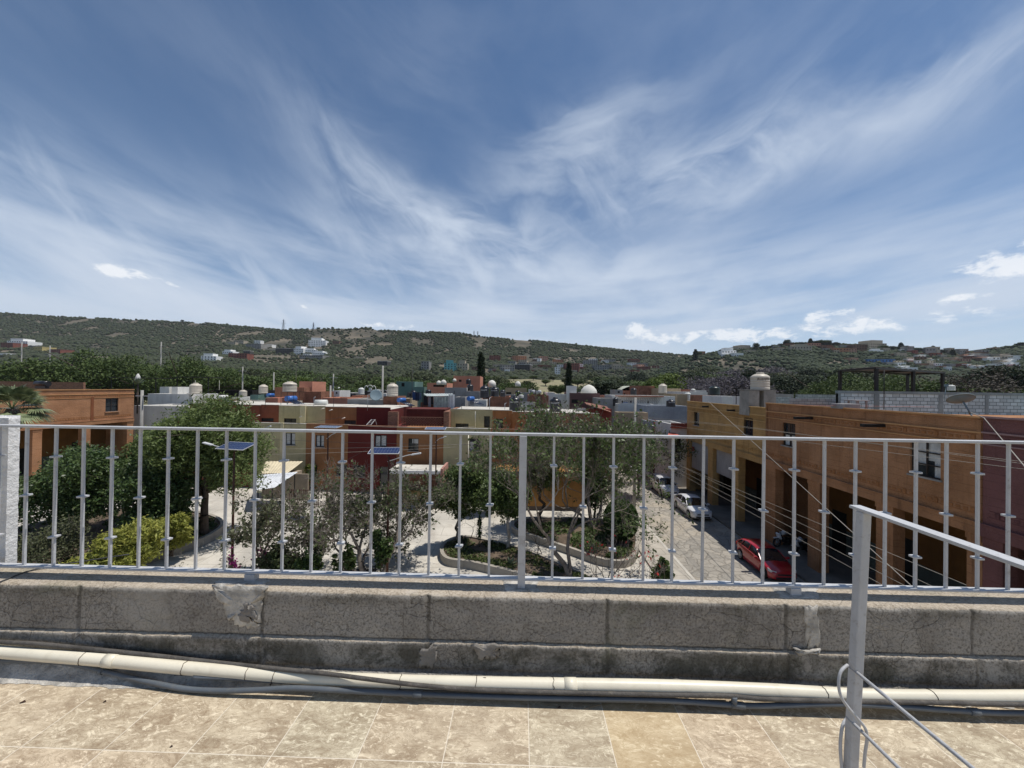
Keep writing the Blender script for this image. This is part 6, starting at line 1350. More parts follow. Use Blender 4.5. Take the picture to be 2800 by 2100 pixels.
TOWN = [
 ('narrow ochre house between the salmon tower and the grey pole', 884, 902, 1078, 0, 72, 6, 'n'),
 ('pale concrete roof hut behind the thick grey pole', 915, 938, 1076, 0, 80, 5, 'g'),
 ('white roof box left of the ornate gable', 942, 962, 1074, 0, 88, 5, 'w'),
 ('brown brick loft above the pink-red roofs', 962, 990, 1082, 0, 64, 5, 'b'),
 ('small white loft behind the tall beige tank', 1034, 1056, 1076, 0, 70, 5, 'w'),
 ('tan roof room left of the brick lattice house', 1096, 1122, 1090, 0, 54, 4, 'n'),
 ('grey breeze-block room right of the laundry shelter', 1244, 1272, 1086, 0, 52, 4, 'g'),
 ('white parapet block behind the blue solar heater', 1296, 1330, 1094, 0, 50, 4, 'w'),
 ('grey flat house left of the two roof vents', 1424, 1452, 1074, 0, 72, 6, 'g'),
 ('dark brown house under the two roof vents', 1446, 1500, 1081, 0, 62, 6, 'b'),
 ('white flat-roofed house behind the rightmost black tank', 1500, 1552, 1078, 0, 70, 6, 'w'),
 ('blue-painted roof room beside the rods', 1496, 1514, 1076, 0, 78, 4, 'u'),
 ('salmon house wall behind the white conical roof', 1636, 1668, 1083, 0, 78, 6, 's'),
 ('grey low house right of the purple-brown one', 1642, 1700, 1090, 0, 60, 6, 'g'),
 ('brown brick roof room behind the barrel-roofed hall', 1668, 1702, 1072, 0, 110, 6, 'b'),
 ('pale tan roof room right of the arched terrace house', 1852, 1880, 1078, 0, 66, 6, 'n'),
 ('white block left of the concrete piers', 1975, 2034, 1084, 0, 48, 5, 'w'),
 ('small white roof room seen between the concrete piers', 2064, 2082, 1086, 0, 40, 4, 'w'),
 ('dark red brick room at the left of the long pale-roofed house', 566, 604, 1093, 0, 62, 5, 'b'),
 ('white-rendered room behind the smallest beige tank', 634, 656, 1086, 0, 66, 5, 'w'),
 ('pale green roof room between the two left beige tanks', 684, 706, 1080, 0, 66, 5, 't'),
 ('salmon low wall below the brick house of the largest tank', 726, 760, 1088, 0, 56, 5, 's'),  # label, x0, x1, ytop, (ybase unused), Y, depth, wall
 ('white flat-roofed house right of the far left orange building', 366, 512, 1110, 0, 53, 6, 'w'),
 ('white house wall rising behind the utility pole at left', 404, 516, 1077, 0, 60, 6, 'w'),
 ('small whitewashed block with two roof boxes right of the left utility pole', 437, 463, 1058, 0, 64, 4, 'w'),
 ('second whitewashed roof box left of the beige tank', 470, 486, 1058, 0, 64, 3, 'w'),
 ('long pale-roofed house behind the pepper tree top', 560, 725, 1101, 0, 56, 10, 'l'),
 ('dark green netted roof shed behind the small beige tank', 585, 690, 1067, 0, 78, 8, 'k'),
 ('brick house below the largest beige tank of the middle roofs', 752, 832, 1059, 0, 66, 7, 'b'),
 ('salmon and cream little tower beside the middle beige tank', 818, 854, 1043, 0, 68, 5, 's'),
 ('low brick house right of the salmon tower', 832, 878, 1071, 0, 62, 7, 'b'),
 ('low pink-red roofs behind the orange house', 880, 950, 1088, 0, 58, 6, 's'),
 ('grey block house with satellite dish on its roof', 950, 1048, 1092, 0, 50, 7, 'g'),
 ('brick pier under the tall beige tank', 1048, 1087, 1084, 0, 50, 4, 'b'),
 ('dark green house with pink roof edge and oval window', 1084, 1134, 1043, 0, 85, 8, 't'),
 ('lower green wall right of the oval window house', 1120, 1160, 1058, 0, 82, 5, 't'),
 ('salmon pink house with roof terrace behind the clothes line', 1168, 1222, 1047, 0, 80, 8, 's'),
 ('taller salmon house with small belfry', 1240, 1313, 1028, 0, 92, 9, 's'),
 ('grey open-topped house with dark canopy in the middle', 1216, 1276, 1060, 0, 62, 7, 'g'),
 ('small grey house stub right of the grey open-topped house', 1276, 1312, 1070, 0, 60, 5, 'g'),
 ('brick house with pale corrugated roof right of the black tanks', 1342, 1396, 1085, 0, 52, 8, 'b'),
 ('tan house with shallow tiled roof and small dome', 1382, 1440, 1061, 0, 88, 9, 'n'),
 ('purple-brown brick house with tall white wall at its left', 1560, 1640, 1075, 0, 66, 8, 'p'),
 ('tall white gable wall on the purple-brown house', 1555, 1577, 1055, 0, 67, 3, 'w'),
 ('white house with red-edged roof and lattice screen', 1690, 1846, 1083, 0, 62, 9, 'w'),
 ('rough white side wall of the stepped house by the street', 1690, 1790, 1105, 0, 58, 3.4, 'w'),
 ('blue-grey block side wall of the stepped house', 1770, 1880, 1110, 0, 52, 5, 'u'),
 ('weathered tan house front behind the street tree', 1690, 1772, 1128, 0, 50, 1.8, 'n'),
 ('blue-grey low house by the street', 1772, 1800, 1152, 0, 47.5, 4, 'u'),
 ('maroon house with white door canopy by the street', 1799, 1835, 1158, 0, 46, 5, 'r'),
 ('curved brick gable house behind the white lattice house', 1748, 1790, 1055, 0, 84, 7, 'b'),
 ('ochre house with arched upper terrace right of the curved gable', 1800, 1862, 1062, 0, 80, 8, 'n'),
 ('white house with blue barrel on the roof behind the ochre building', 1868, 1935, 1072, 0, 72, 8, 'w'),
 ('grey house with dark brick roof box under the dark green tank', 1936, 1974, 1082, 0, 60, 6, 'b'),
 ('white gabled house far behind the ochre arcade', 1893, 1932, 1067, 0, 95, 8, 'w'),
 ('low grey roofs right of the concrete piers', 2118, 2170, 1078, 0, 70, 8, 'g'),
 ('reddish low house behind the cream house roof', 1320, 1345, 1088, 0, 56, 6, 'b'),
 ('pinkish barrel-roofed hall at the end of the town', 1700, 1760, 1068, 0, 100, 12, 's'),
]
WIN = {1382: [(1384, 1398, 1072, 1082), (1420, 1436, 1072, 1082)], 1560: [(1563, 1580, 1092, 1102), (1622, 1636, 1092, 1100)], 1800: [(1834, 1843, 1070, 1080), (1846, 1852, 1072, 1080)], 1084: [(1098, 1106, 1047, 1057)],
       1168: [(1185, 1215, 1052, 1058)], 1799: [(1812, 1824, 1180, 1200)], 1936: [], 1868: [(1890, 1900, 1080, 1086)], 1240: [(1255, 1262, 1038, 1044)], 1690: []}
for (lab, x0, x1, yt, yb, Y_, dp, m) in TOWN: town(lab, x0, x1, yt, yb, Y_, dp, m, wins=WIN.get(x0, ()), roof='s' if m in 'bs' and x0 % 3 == 0 else None)
rc = random.Random(8)
for i in range(34):
    px = rc.uniform(860, 1900); Y_ = rc.uniform(62, 118); py = rc.uniform(1066, 1088)-(Y_-60)*.12; w_ = rc.uniform(10, 30)*60/Y_*1.2; m = rc.choice('wwgnbldsp')
    nm = {'w': 'white', 'g': 'grey', 'n': 'tan', 'b': 'brick', 'l': 'pale', 'd': 'dark grey', 's': 'salmon', 'p': 'purple-brown'}[m]
    o = town('small %s roof hut among the middle town roofs' % nm, px, px+w_, py, 0, Y_, rc.uniform(2.5, 5), m, 'roof_hut', wins=[(px+w_*.35, px+w_*.6, py+4, py+9)] if i % 2 else (), cat='hut', para=.15); o['group'] = '%s roof huts among the town roofs' % nm
    o.location.x = 0
# the white house at the far end of the arcade
wh = town('white two-storey house touching the far end of the ochre arcade', 1835, 1881, 1160, 0, 41.0, 4.5, 'w', wins=[(1847, 1861, 1195, 1238)], para=.7)
q = MB(); p0, p1 = at(1835, 1158, 40.8), at(1880, 1158, 40.8); n = 12
for i in range(n): x = p0.x+(p1.x-p0.x)*i/n; q.lathe((x+.1, 40.9, p0.z-.4), [(0, 0), (.09, .02), (.06, .1), (.09, .3), (.05, .42), (.1, .45), (0, .46)], 8)
q.box(p0.x, p1.x, 40.7, 41.0-.003, p0.z-.5, p0.z-.405); q.build('balustrade', red_t, wh)
q = MB(); a = at(1823, 1189, 40.3); q.add([(a.x-.1, 39.9, a.z-.15), (a.x+1.5, 39.9, a.z-.15), (a.x+1.2, 41-.003, a.z+.12), (a.x+.5, 41-.003, a.z+.2)], [(0, 1, 2, 3)]); q.box(a.x-.1, a.x+1.5, 39.9, 41-.003, a.z-.2, a.z-.151); q.build('tiled_canopy', mat('red_tile', (.42, .11, .08), .8, .15, 3, .2), wh)
q = MB(); a, b = at(1790, 1160, 45), at(1830, 1160, 45); q.box(a.x, a.x+1.2, 45, 46, a.z-.3, a.z-.2); o = q.build('door_canopy', white_t); tag(o, 'thin white canopy slab on the maroon house by the street', 'canopy')
# lattice screen strip, red roof edge on the white house
q = MB(); a, b = at(1694, 1084, 61.8), at(1806, 1084, 61.8); q.box(a.x-.6, b.x+.4, 61.4, 62.2, a.z+.0, a.z+.16); o = q.build('roof_edge', roof_t); tag(o, 'long thin red tiled roof edge over the white lattice screen', 'roof edge')
q = MB(); zc_ = a.z-.1
for i in range(46): x = a.x+.3+i*.14; q.bar((x, 61.85, zc_-1.5), (x+.9 if i % 2 else x, 61.85, zc_), .025) if x+.9 < b.x+.3 else None
q.box(a.x, b.x, 61.9, 61.94, zc_-1.55, zc_-1.45); o = q.build('lattice_screen', mat('lattice_grey', (.12, .12, .13), .8, .1, 1, 0)); tag(o, 'diagonal lattice screen on the upper floor of the white house', 'screen')  # lattice bars in one plain dark grey
q = MB(); q.box(a.x+.2, at(1716, 1100, 61.7).x, 61.6, 61.7, at(1700, 1100, 61.7).z-.2, at(1700, 1100, 61.7).z); o = q.build('blue_band', mat('blue_paint', (.04, .10, .35), .6, .1, 1, 0)); tag(o, 'bright blue painted band under the lattice screen', 'sign')
# water tanks
for args in [
 (521, 549, 1047, 1077, 60, beige, 'beige water tank above the white wall at left, largest of the left roofs'),
 (655, 674, 1066, 1083, 72, beige, 'smallest beige tank, standing by the dark netted shed'),
 (709, 731, 1051, 1076, 68, beige, 'beige tank with blue solar heater at its right foot'),
 (775, 810, 1043, 1072, 58, beige, 'wide beige tank above the brick house in the middle left'),
 (1058, 1088, 1047, 1084, 50.5, beige, 'tall ribbed beige tank on the brick pier'),
 (1312, 1338, 1053, 1088, 52, blackp, 'tall black tank at the left of the pair above the cream house'),
 (1340, 1365, 1057, 1085, 54, blackp, 'black tank at the right of the pair above the cream house'),
 (1367, 1382, 1065, 1085, 58, blackp, 'small plain black tank behind the black pair'),
 (1392, 1423, 1083, 1124, 41.5, blackp, 'big black tank standing alone on the bright orange house roof'),
 (1502, 1534, 1086, 1126, 41.5, blackp, 'big black tank above the bare brown tree, right of the iron rods'),
 (1163, 1179, 1065, 1078, 62, blackp, 'small black tank left of the clothes line'),
 (1277, 1294, 1050, 1072, 64, blackp, 'black tank on the grey open-topped house'),
 (1274, 1288, 1036, 1050, 90, blackp, 'small black tank high on the salmon house'),
 (1801, 1823, 1049, 1075, 70, beige, 'beige tank on the ochre house with arched terrace'),
 (1939, 1967, 1055, 1080, 61, mat('dark_green_tank', (.02, .03, .028), .35, .2, 1, 0, spec=.5), 'dark green-black tank above the blue barrel, behind the ochre arcade'),
 (1822, 1846, 1092, 1112, 50, blackp, 'black tank half sunk behind the blue-grey wall'),
 (2593, 2609, 1052, 1068, 60, mat('white_tank', (.6, .6, .56), .5, .1, 1, 0), 'small white tank beyond the pale block wall, right of the canopy'),
 (1676, 1690, 1086, 1110, 60, blackp, 'black box-like tank beside the white lattice house'),
 (1418, 1432, 1079, 1087, 54, mat('white_tank', (.6, .6, .56)), 'little white domed tank behind the big lone black tank'),
]: tank(*args, let=args[4] < 60)
for i in range(14):
    px = rc.uniform(880, 1900); Y_ = rc.uniform(66, 112); r_ = .55*FPX/Y_; py = rc.uniform(1058, 1076)
    tank(px-r_, px+r_, py, py+2.3*r_, Y_, blackp if i % 2 else MATS['white_tank'], 'small distant %s water tank among the middle town roofs' % ('black' if i % 2 else 'white'), let=False)
# horizontal black tank on the left building
q = MB(); a = at(99, 1049, 42); q.tube([a, a+Vector((1.35, 0, 0))], .30, 20); q.box(a.x+.1, a.x+1.2, a.y-.2, a.y+.2, a.z-.5, a.z-.25); o = q.build('horizontal_tank', blackp); tag(o, 'black horizontal tank lying on the far left orange roof', 'water tank')
# solar water heaters
bluem = mat('heater_blue', (.03, .12, .38), .4, .1, 1, 0, spec=.5); tubm = mat('vacuum_tubes', (.03, .04, .07), .25, .2, 3, 0, spec=.6)
def heater(px, py, Y, s, label, flip=1, tank_m=None):
    c = at(px, py, Y); t = thing('solar_water_heater', label, 'solar water heater', c, 0, 'solar water heaters on the roofs')
    q = MB(); q.tube([(-.1, -.1*s, 0), (-.1+.5*flip, .9*s, 0)], .28*s, 16); q.build('tank', tank_m or bluem, t)
    q = MB()
    for k in range(9):
        f = k/8; x = -.1+.5*flip*f*.9; y = -.05*s+.85*s*f; q.tube([(x, y, -.15*s), (x+1.5*s*flip, y-.1, -.75*s)], .035*s, 6)
    q.build('vacuum_tubes', tubm, t)
    q = MB(); q.bar((0, 0, -.2*s), (.1, 0, -.9*s), .04); q.bar((1.45*s*flip, 0, -.72*s), (1.45*s*flip, 0, -.95*s), .04); q.bar((0, 0, -.85*s), (1.45*s*flip, 0, -.85*s), .04); q.build('stand', M_['metal'], t)
for a in [(600, 1086, 52, 1., 'white-ended solar heater left of the rust house roof', 1, white_t), (733, 1080, 60, .9, 'solar heater right of the second beige tank', 1), (786, 1090, 46, 1.15, 'blue-ended solar heater in front of the wide beige tank', 1),
          (1092, 1094, 45, .9, 'solar heater beside the brick pier', 1), (1283, 1090, 48, .95, 'blue solar heater left of the black tank pair', 1), (905, 1073, 75, .9, 'small solar heater above the pink roofs', 1)]: heater(*a)
# iron frame around the middle heater
q = MB(); 
for (px, py) in ((768, 1108), (785, 1106), (803, 1106), (818, 1106)): a = at(px, py, 44.5); q.bar(a, (a.x, a.y, a.z+1.45), .04)
a, b = at(768, 1072, 44.5), at(820, 1072, 44.5); q.bar(a, b, .04); q.bar(a+Vector((0, 1.5, 0)), b+Vector((0, 1.5, 0)), .04); q.bar(a, a+Vector((0, 1.5, 0)), .04); o = q.build('heater_cage', blk); tag(o, 'thin dark iron frame around the blue-ended solar heater', 'cage')
q = MB(); a = at(862, 1101, 47); q.tube([a, a+Vector((1.35, .25, 0))], .36, 20); o = q.build('horizontal_tank', mat('white_tank', (.6, .6, .56))); tag(o, 'white horizontal cylinder tank on the roof above the orange house', 'water tank')
dd_ = thing('satellite_dish', 'round grey satellite dish on the grey block house', 'satellite dish', at(1028, 1081, 49)); dish(dd_, .75, (.35, -1, .4), gd); q = MB(); q.tube([(0, .05, 0), (0, .1, -1)], .04, 6); q.build('mast', gd, dd_)
# ornate church gable sign
og = thing('ornate_gable', 'dark wall with curled white baroque top beyond the beige tank on its pier', 'gable', at(1012, 1068, 96)); 
q = MB(); q.box(-3, 3, 0, .4, -6, 0); q.build('wall', mat('dark_brown_wall', (.05, .04, .035), .9, .2, 1, 0), og)
q = MB(); q.tube(smooth_path([Vector(v) for v in ((-3.0, 0, 0), (-2, 0, .3), (-1.5, 0, .1), (-1.3, 0, .9), (-.9, 0, 1.2), (-.6, 0, .8), (-.5, 0, 1.1), (0, 0, 1.35), (.5, 0, 1.1), (.6, 0, .8), (.9, 0, 1.2), (1.3, 0, .9), (1.5, 0, .1), (2, 0, .3), (3, 0, 0))], 4), .10, 6); q.box(-.6, .6, -.05, .3, -.3, .0); q.box(-.3, .3, -.05, .3, .0, .7); q.build('white_scroll', white_t, og)
# clothes lines: striped cloths under the corrugated sheet
cl = thing('laundry_shelter', 'roof shelter of corrugated sheets with hanging laundry in the middle of the roofs', 'shelter', (0, 0, 0)); Yc = 46.
corr('roof_sheet', at(1158, 1077, Yc+2), at(1238, 1077, Yc+2), at(1238, 1083, Yc), at(1168, 1084, Yc), mat('grey_green_sheet', (.42, .46, .44), .6, .2, 1, .1), cl, 24, .05)
def vcorr(name, x0, x1, y0, y1, Y_, m, par_, n=16, amp=.07):
    a, b = at(x0, y0, Y_), at(x1, y1, Y_); q = MB(); vs = []
    for i in range(n+1): x = a.x+(b.x-a.x)*i/n; y = Y_+amp*math.sin(i*1.9); vs += [(x, y, a.z), (x, y, b.z), (x, y+.03, a.z), (x, y+.03, b.z)]
    for i in range(n): k = 4*i; q.f += [(k, k+4, k+5, k+1), (k+2, k+3, k+7, k+6)]; q.sm += [True, True]
    q.v = [tuple(v) for v in vs]; return q.build(name, m, par_)
vcorr('sheet_wall', 1186, 1225, 1084, 1117, Yc-.1, mat('pale_green_sheet', (.30, .36, .32), .6, .25, 4, .1), cl)
vcorr('striped_cloth', 1226, 1243, 1078, 1118, Yc+.1, mat('white_cloth', (.60, .62, .62), .8, .1, 3, 0), cl, 8)
for (x0, x1, y0, y1, c_) in ((1128, 1136, 1072, 1094, (.03, .06, .15)), (1136, 1146, 1073, 1096, (.02, .03, .06)), (1146, 1152, 1074, 1092, (.10, .14, .22)), (1158, 1170, 1082, 1108, (.02, .02, .025)), (1171, 1178, 1082, 1112, (.25, .25, .26)), (1178, 1185, 1082, 1106, (.03, .03, .03))):
    vcorr('hanging_cloth', x0, x1, y0, y1, Yc+.3, mat('cloth_%d' % x0, c_, .9, .2, 3, 0), cl, 6, .05)
q = MB(); 
for px in (1124, 1156, 1242): a, b = at(px, 1068, Yc+.2), at(px, 1122, Yc+.2); q.bar(a, b, .07)
a, b = at(1124, 1071, Yc+.2), at(1156, 1074, Yc+.2); q.bar(a, b, .03); q.build('post', blk, cl)
px_box('yard_wall', 1150, 1240, 1100, 1125, Yc+1.2, .2, brick_t, None, 'short brick wall behind the hanging laundry', 'wall', zb=6)
# iron reinforcement rods (bundle) between the two big black tanks
q = MB(); rn = random.Random(2)
for k in range(9): x = 1464+k*2.1; a, b = at(x, 1150, 40.5+.3*(k % 3)), at(x+rn.uniform(-1, 1), 1076+rn.uniform(0, 4), 40.5+.3*(k % 3)); q.bar(a, b, .05)
o = q.build('rebar_bundle', mat('dark_rebar', (.03, .022, .02), .8, .2, 2, 0)); tag(o, 'bundle of dark upright reinforcement rods between the two big black tanks', 'reinforcement rods')
for (px, w_) in ((1458, 12), (1475, 13)):
    a = at(px, 1076, 58); q = MB(); q.lathe(a, [(0, 0), (.30, 0), (.30, .35), (.22, .5), (0, .52)], 12); o = q.build('roof_vent', mat('vent_grey', (.45, .45, .45), .6, .1, 2, 0)); tag(o, 'grey-white round roof vent, %s of the two above the rods' % ('left' if px == 1458 else 'right'), 'vent')
px_box('tarpaulin', 1424, 1462, 1098, 1124, 41.2, .05, mat('grey_tarpaulin', (.28, .28, .28), .8, .2, 1, .2, 6), None, 'grey tarpaulin stretched right of the big lone black tank', 'tarpaulin')
px_box('stone_wall_end', 1580, 1602, 1116, 1160, 43, .3, grey_t, None, 'grey wall end with leaning rods right of the rightmost black tank', 'wall', zb=5)
# rusty sheds right of the tanks
q = MB(); a = at(1600, 1102, 46); b = at(1672, 1124, 44)
corr('sheet_roof', at(1598, 1100, 48), at(1660, 1112, 48), at(1672, 1128, 43), at(1604, 1106, 43), mat('rusty_sheet', (.20, .09, .06), .8, .3, 1, .2), None)
for o in [o for o in bpy.data.objects if o.name == 'sheet_roof']: tag(o, 'sloping rusty sheet roof behind the bare tree tops', 'roof')
px_box('shack', 1604, 1672, 1118, 1180, 44, 3, red_t, None, 'dark red shack under the sloping rusty sheet roof', 'shack', zb=0)
# domes
for (px, py, r, Y_, lab) in ((1243, 1040, .45, 92, 'tiny cream dome beside the salmon belfry'), (1213, 1046, .6, 80, 'white domed lantern on the salmon roof, right one'), (1200, 1047, .5, 80, 'white block lantern on the salmon roof, left one'), (1345, 1050, 1.0, 95, 'wide pale octagonal dome behind the black tanks'), (1416, 1050, .65, 86, 'small pale dome on the tan tiled house'), (1610, 1074, 1.5, 70, 'white conical tent-like roof on the purple-brown house')):
    a = at(px, py, Y_); q = MB(); q.lathe(a, [(0, -.8*r), (r, -.8*r), (r, 0), (r*.92, r*.35), (r*.6, r*.75), (r*.2, r*.95), (0, r)], 16); o = q.build('dome', mat('pale_dome', (.62, .60, .54), .8, .1, 1, .05)); tag(o, lab, 'dome')
q = MB(); a, b = at(1700, 1068, 99.5), at(1760, 1068, 99.5); vs = []
for i in range(9): f = i/8; x = a.x-.8+(b.x-a.x+1.6)*f; z = a.z+1.7*math.sin(math.pi*f)*.8-.1; vs += [(x, 98.8, z), (x, 112, z)]
q.add(vs, [(2*i, 2*i+2, 2*i+3, 2*i+1) for i in range(8)]); o = q.build('barrel_roof', mat('pale_green_roof', (.40, .41, .33), .8, .15, 1, .1)); tag(o, 'pale curved barrel roof of the hall at the end of the town', 'roof')
# canopies at the left
for (x0, x1, py, Y_, lab) in ((298, 428, 1033, 70, 'flat dark canopy behind the flowering yucca'), (478, 572, 1031, 74, 'flat dark canopy over the largest left beige tank')):
    t = thing('shade_canopy', lab, 'canopy'); a, b = at(x0, py+4, Y_), at(x1, py, Y_); q = MB(); q.box(a.x, b.x, Y_, Y_+4, b.z-.12, b.z); q.build('roof', blk, t)
    for x in (a.x+.3, (a.x+b.x)/2, b.x-.3): q = MB(); q.bar((x, Y_+.2, 0), (x, Y_+.2, b.z-.125), .12); q.build('post', blk, t)
agv = agave(377, 1062, 1.0, 40, 'spiky yucca on the roof beside the left utility pole'); agv.location = at(377, 1050, 52)
q = MB(); a = at(377, 1050, 52); q.tube([a+Vector((0, 0, -4)), a], .09, 6); q.build('stem', M_['bark'], None); o = bpy.data.objects['stem']; o.parent = agv; o.matrix_parent_inverse = Matrix.Translation(-agv.location)
q = MB(); q.lathe(at(377, 1043, 52), [(0, 0), (.22, .1), (.28, .5), (.15, .9), (0, 1.1)], 8); o = q.build('blossom', white_t, None); o.parent = agv; o.matrix_parent_inverse = Matrix.Translation(-agv.location)
# poles over the roofs
for (px, Y_, pyt, lab, cr) in ((664, 95, 1003, 'grey pole with crossarm above the left roofs, beyond the beige tanks', 1), (749, 92, 1018, 'grey pole between the two beige tanks', 0), (904, 62, 1054, 'thick grey pole among the middle roofs', 0), (912, 90, 1022, 'lamp post right of the thick grey pole', 1), (1047, 58, 1000, 'tall light grey post beside the tall beige tank', 0), (1128, 60, 993, 'thin dark antenna pole left of the clothes line', 0), (60, 240, 935, 'pylon pole at the foot of the left hill', 1), (137, 240, 945, 'second pylon pole at the foot of the left hill', 1), (441, 200, 935, 'tall grey pole rising behind the left trees', 1), (534, 72, 1040, 'thin mast beside the left canopy', 0), (810, 62, 1000, 'dark mast above the wide beige tank', 0), (600, 80, 1040, 'thin mast left of the smallest beige tank', 0)):
    b = at(px, pyt, Y_); r_ = .05 if 'thin' in lab or 'mast' in lab else (.16 if Y_ < 150 else .3); t = thing('roof_pole', lab, 'pole', (b.x, b.y, 0)); q = MB(); q.tube([(0, 0, 0), (0, 0, b.z)], [r_*1.2, r_*.8], 8); q.build('pole', M_['polecon'] if 'dark' not in lab else blk, t)
    if cr: s_ = 1.0 if Y_ < 150 else 2.2; q = MB(); q.box(-s_, s_, -.08, .08, b.z*.93-.08, b.z*.93+.08); q.build('crossarm', M_['polecon'], t)
# ================================================================ HILLS
CL = [(-900, 835), (-400, 845), (0, 857), (190, 868), (348, 874), (497, 881), (601, 888), (700, 896), (774, 903), (844, 900), (885, 898), (1007, 898), (1034, 904), (1170, 909), (1258, 911), (1340, 925), (1475, 933), (1611, 948), (1700, 957), (1808, 967), (1876, 972), (1960, 985), (2100, 1000), (2300, 1015), (3600, 1040)]
CR = [(1600, 1062), (1760, 1035), (1850, 990), (1900, 971), (1930, 969), (2012, 958), (2066, 955), (2147, 943), (2242, 942), (2308, 944), (2390, 950), (2498, 958), (2593, 966), (2634, 966), (2696, 959), (2750, 953), (2800, 940), (2950, 915), (3200, 890), (3700, 870)]
def terrain(name, cr, Y0, Y1f, px0, px1, m, seed, npx=260, ny=70, zbase=-1.5, rough=1.):
    def crest(px): return interp(px, cr)
    def hgt(px, Y):
        Yc = Y1f(px); t = (Y-Y0)/(Yc-Y0); zc_ = at(px, crest(px), Yc).z
        k = max(0., min(1., t)); s = k**1.25*(1-.18*math.sin(math.pi*k)); x = (px-1400)/FPX*Y
        nn = rough*(9*mnoise.noise(Vector((x/140, Y/170, seed)))+4*mnoise.noise(Vector((x/48, Y/60, seed+3))))*math.sin(math.pi*min(1, k))**.8*min(1, k*2.2)
        fall = 0 if t <= 1 else (t-1)*(Yc-Y0)*.16
        return zbase+(zc_-zbase)*s+nn-fall
    V = []; F = []
    for i in range(npx+1):
        px = px0+(px1-px0)*i/npx
        for j in range(ny+1):
            Y = Y0+(Y1f(px)-Y0)*1.35*j/ny; V.append(((px-1400)/FPX*Y, Y, hgt(px, Y)))
    for i in range(npx):
        for j in range(ny): a = i*(ny+1)+j; F.append((a, a+ny+1, a+ny+2, a+1))
    o = mesh_np(name, V, F, m, smooth=True); structure(o); return hgt
hm = mat('hill_soil', (.052, .052, .036), .95, .25, .012, .3, .6, c2=(.135, .112, .08), dirt=.8, dcol=(.035, .04, .026))
YL = lambda px: 1150-.09*max(0, px)
YR = lambda px: 640-.03*(px-1800)
HL = terrain('hill', CL, 330, YL, -900, 3600, hm, 2., 330, 70)
HR = terrain('hill', CR, 250, YR, 1600, 3700, hm, 9., 190, 60)
def hit(px, py, H, Y0, Y1):
    Y = Y0
    while Y < Y1:
        if at(px, py, Y).z <= H(px, Y): return Y
        Y += 4
    return None
# far blue ridge
q = []; n = 24
for i in range(n+1):
    px = 2480+(2830-2480)*i/n; z = at(px, 957+ (0 if 2560 < px < 2720 else abs(px-2640)*.12)-4*math.sin(i*.5), 2900).z; x = (px-1400)/FPX*2900; q.append((x, 2850, -1.5)); q.append((x, 2900, z)); q.append((x, 3300, -1.5))
F = []
for i in range(n): a = 3*i; F += [(a, a+3, a+4, a+1), (a+1, a+4, a+5, a+2)]
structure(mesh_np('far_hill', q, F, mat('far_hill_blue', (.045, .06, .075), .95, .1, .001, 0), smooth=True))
# scrub on the hills: nobody could count it
ico_t = (1+5**.5)/2; ICO = np.array([(-1, ico_t, 0), (1, ico_t, 0), (-1, -ico_t, 0), (1, -ico_t, 0), (0, -1, ico_t), (0, 1, ico_t), (0, -1, -ico_t), (0, 1, -ico_t), (ico_t, 0, -1), (ico_t, 0, 1), (-ico_t, 0, -1), (-ico_t, 0, 1)])/1.9
ICF = np.array([(0, 11, 5), (0, 5, 1), (0, 1, 7), (0, 7, 10), (0, 10, 11), (1, 5, 9), (5, 11, 4), (11, 10, 2), (10, 7, 6), (7, 1, 8), (3, 9, 4), (3, 4, 2), (3, 2, 6), (3, 6, 8), (3, 8, 9), (4, 9, 5), (2, 4, 11), (6, 2, 10), (8, 6, 7), (9, 8, 1)])
BARE = [(905, 912, 75, 22), (1010, 915, 60, 14), (960, 968, 45, 16), (985, 935, 45, 20), (2090, 1006, 90, 20), (1960, 996, 90, 14), (2290, 1000, 40, 12), (800, 950, 120, 12), (770, 978, 110, 10), (340, 878, 40, 8), (1580, 985, 180, 8), (1400, 945, 60, 5)]
def to_px(x, Y, z):
    d = Vector((x, Y, z-CZ)); k = d.dot(Fv); return 1400+FPX*d.dot(Rv)/k, 1050-FPX*d.dot(Uv)/k
def scrub(name, H, Y0, Y1f, px0, px1, n, m, seed, s0, s1, label, dens=.0):
    rn = random.Random(seed); C = []; S = []
    while len(C) < n:
        px = rn.uniform(px0, px1); u = rn.random()**.75; Y = Y0+(Y1f(px)-Y0)*(.04+1.0*u)
        x = (px-1400)/FPX*Y; z = H(px, Y)
        if z < .2: continue
        qx, qy = to_px(x, Y, z); skip = False
        for (bx, by, bw_, bh_) in BARE:
            if ((qx-bx)/bw_)**2+((qy-by)/bh_)**2 < 1 and rn.random() < .80: skip = True; break
        if skip or mnoise.noise(Vector((x/55, Y/70, seed))) < dens-.5*rn.random(): continue
        C.append((x, Y, z)); S.append(rn.uniform(s0, s1)*(1.35 if rn.random() < .12 else 1))
    C = np.array(C); S = np.array(S); rng = np.random.default_rng(seed); k = len(C)
    Q = ICO[None]*S[:, None, None]*(1+rng.normal(0, .22, (k, 12, 3))); Q[:, :, 2] *= .72; Q += C[:, None]; Q[:, :, 2] += S[:, None]*.42
    F = (ICF[None]+(np.arange(k)*12)[:, None, None]).reshape(-1, 3)
    o = mesh_np(name, Q.reshape(-1, 3), F, m); o['kind'] = 'stuff'; o['label'] = label; o['category'] = 'scrub'; return o
scr = leafmat('scrub_leaves', [(.022, .032, .015), (.034, .046, .020), (.048, .058, .027), (.040, .043, .026), (.030, .043, .019)], 0., .9)
scr2 = leafmat('scrub_leaves_right', [(.022, .034, .018), (.036, .050, .024), (.055, .066, .032)], 0., .9)
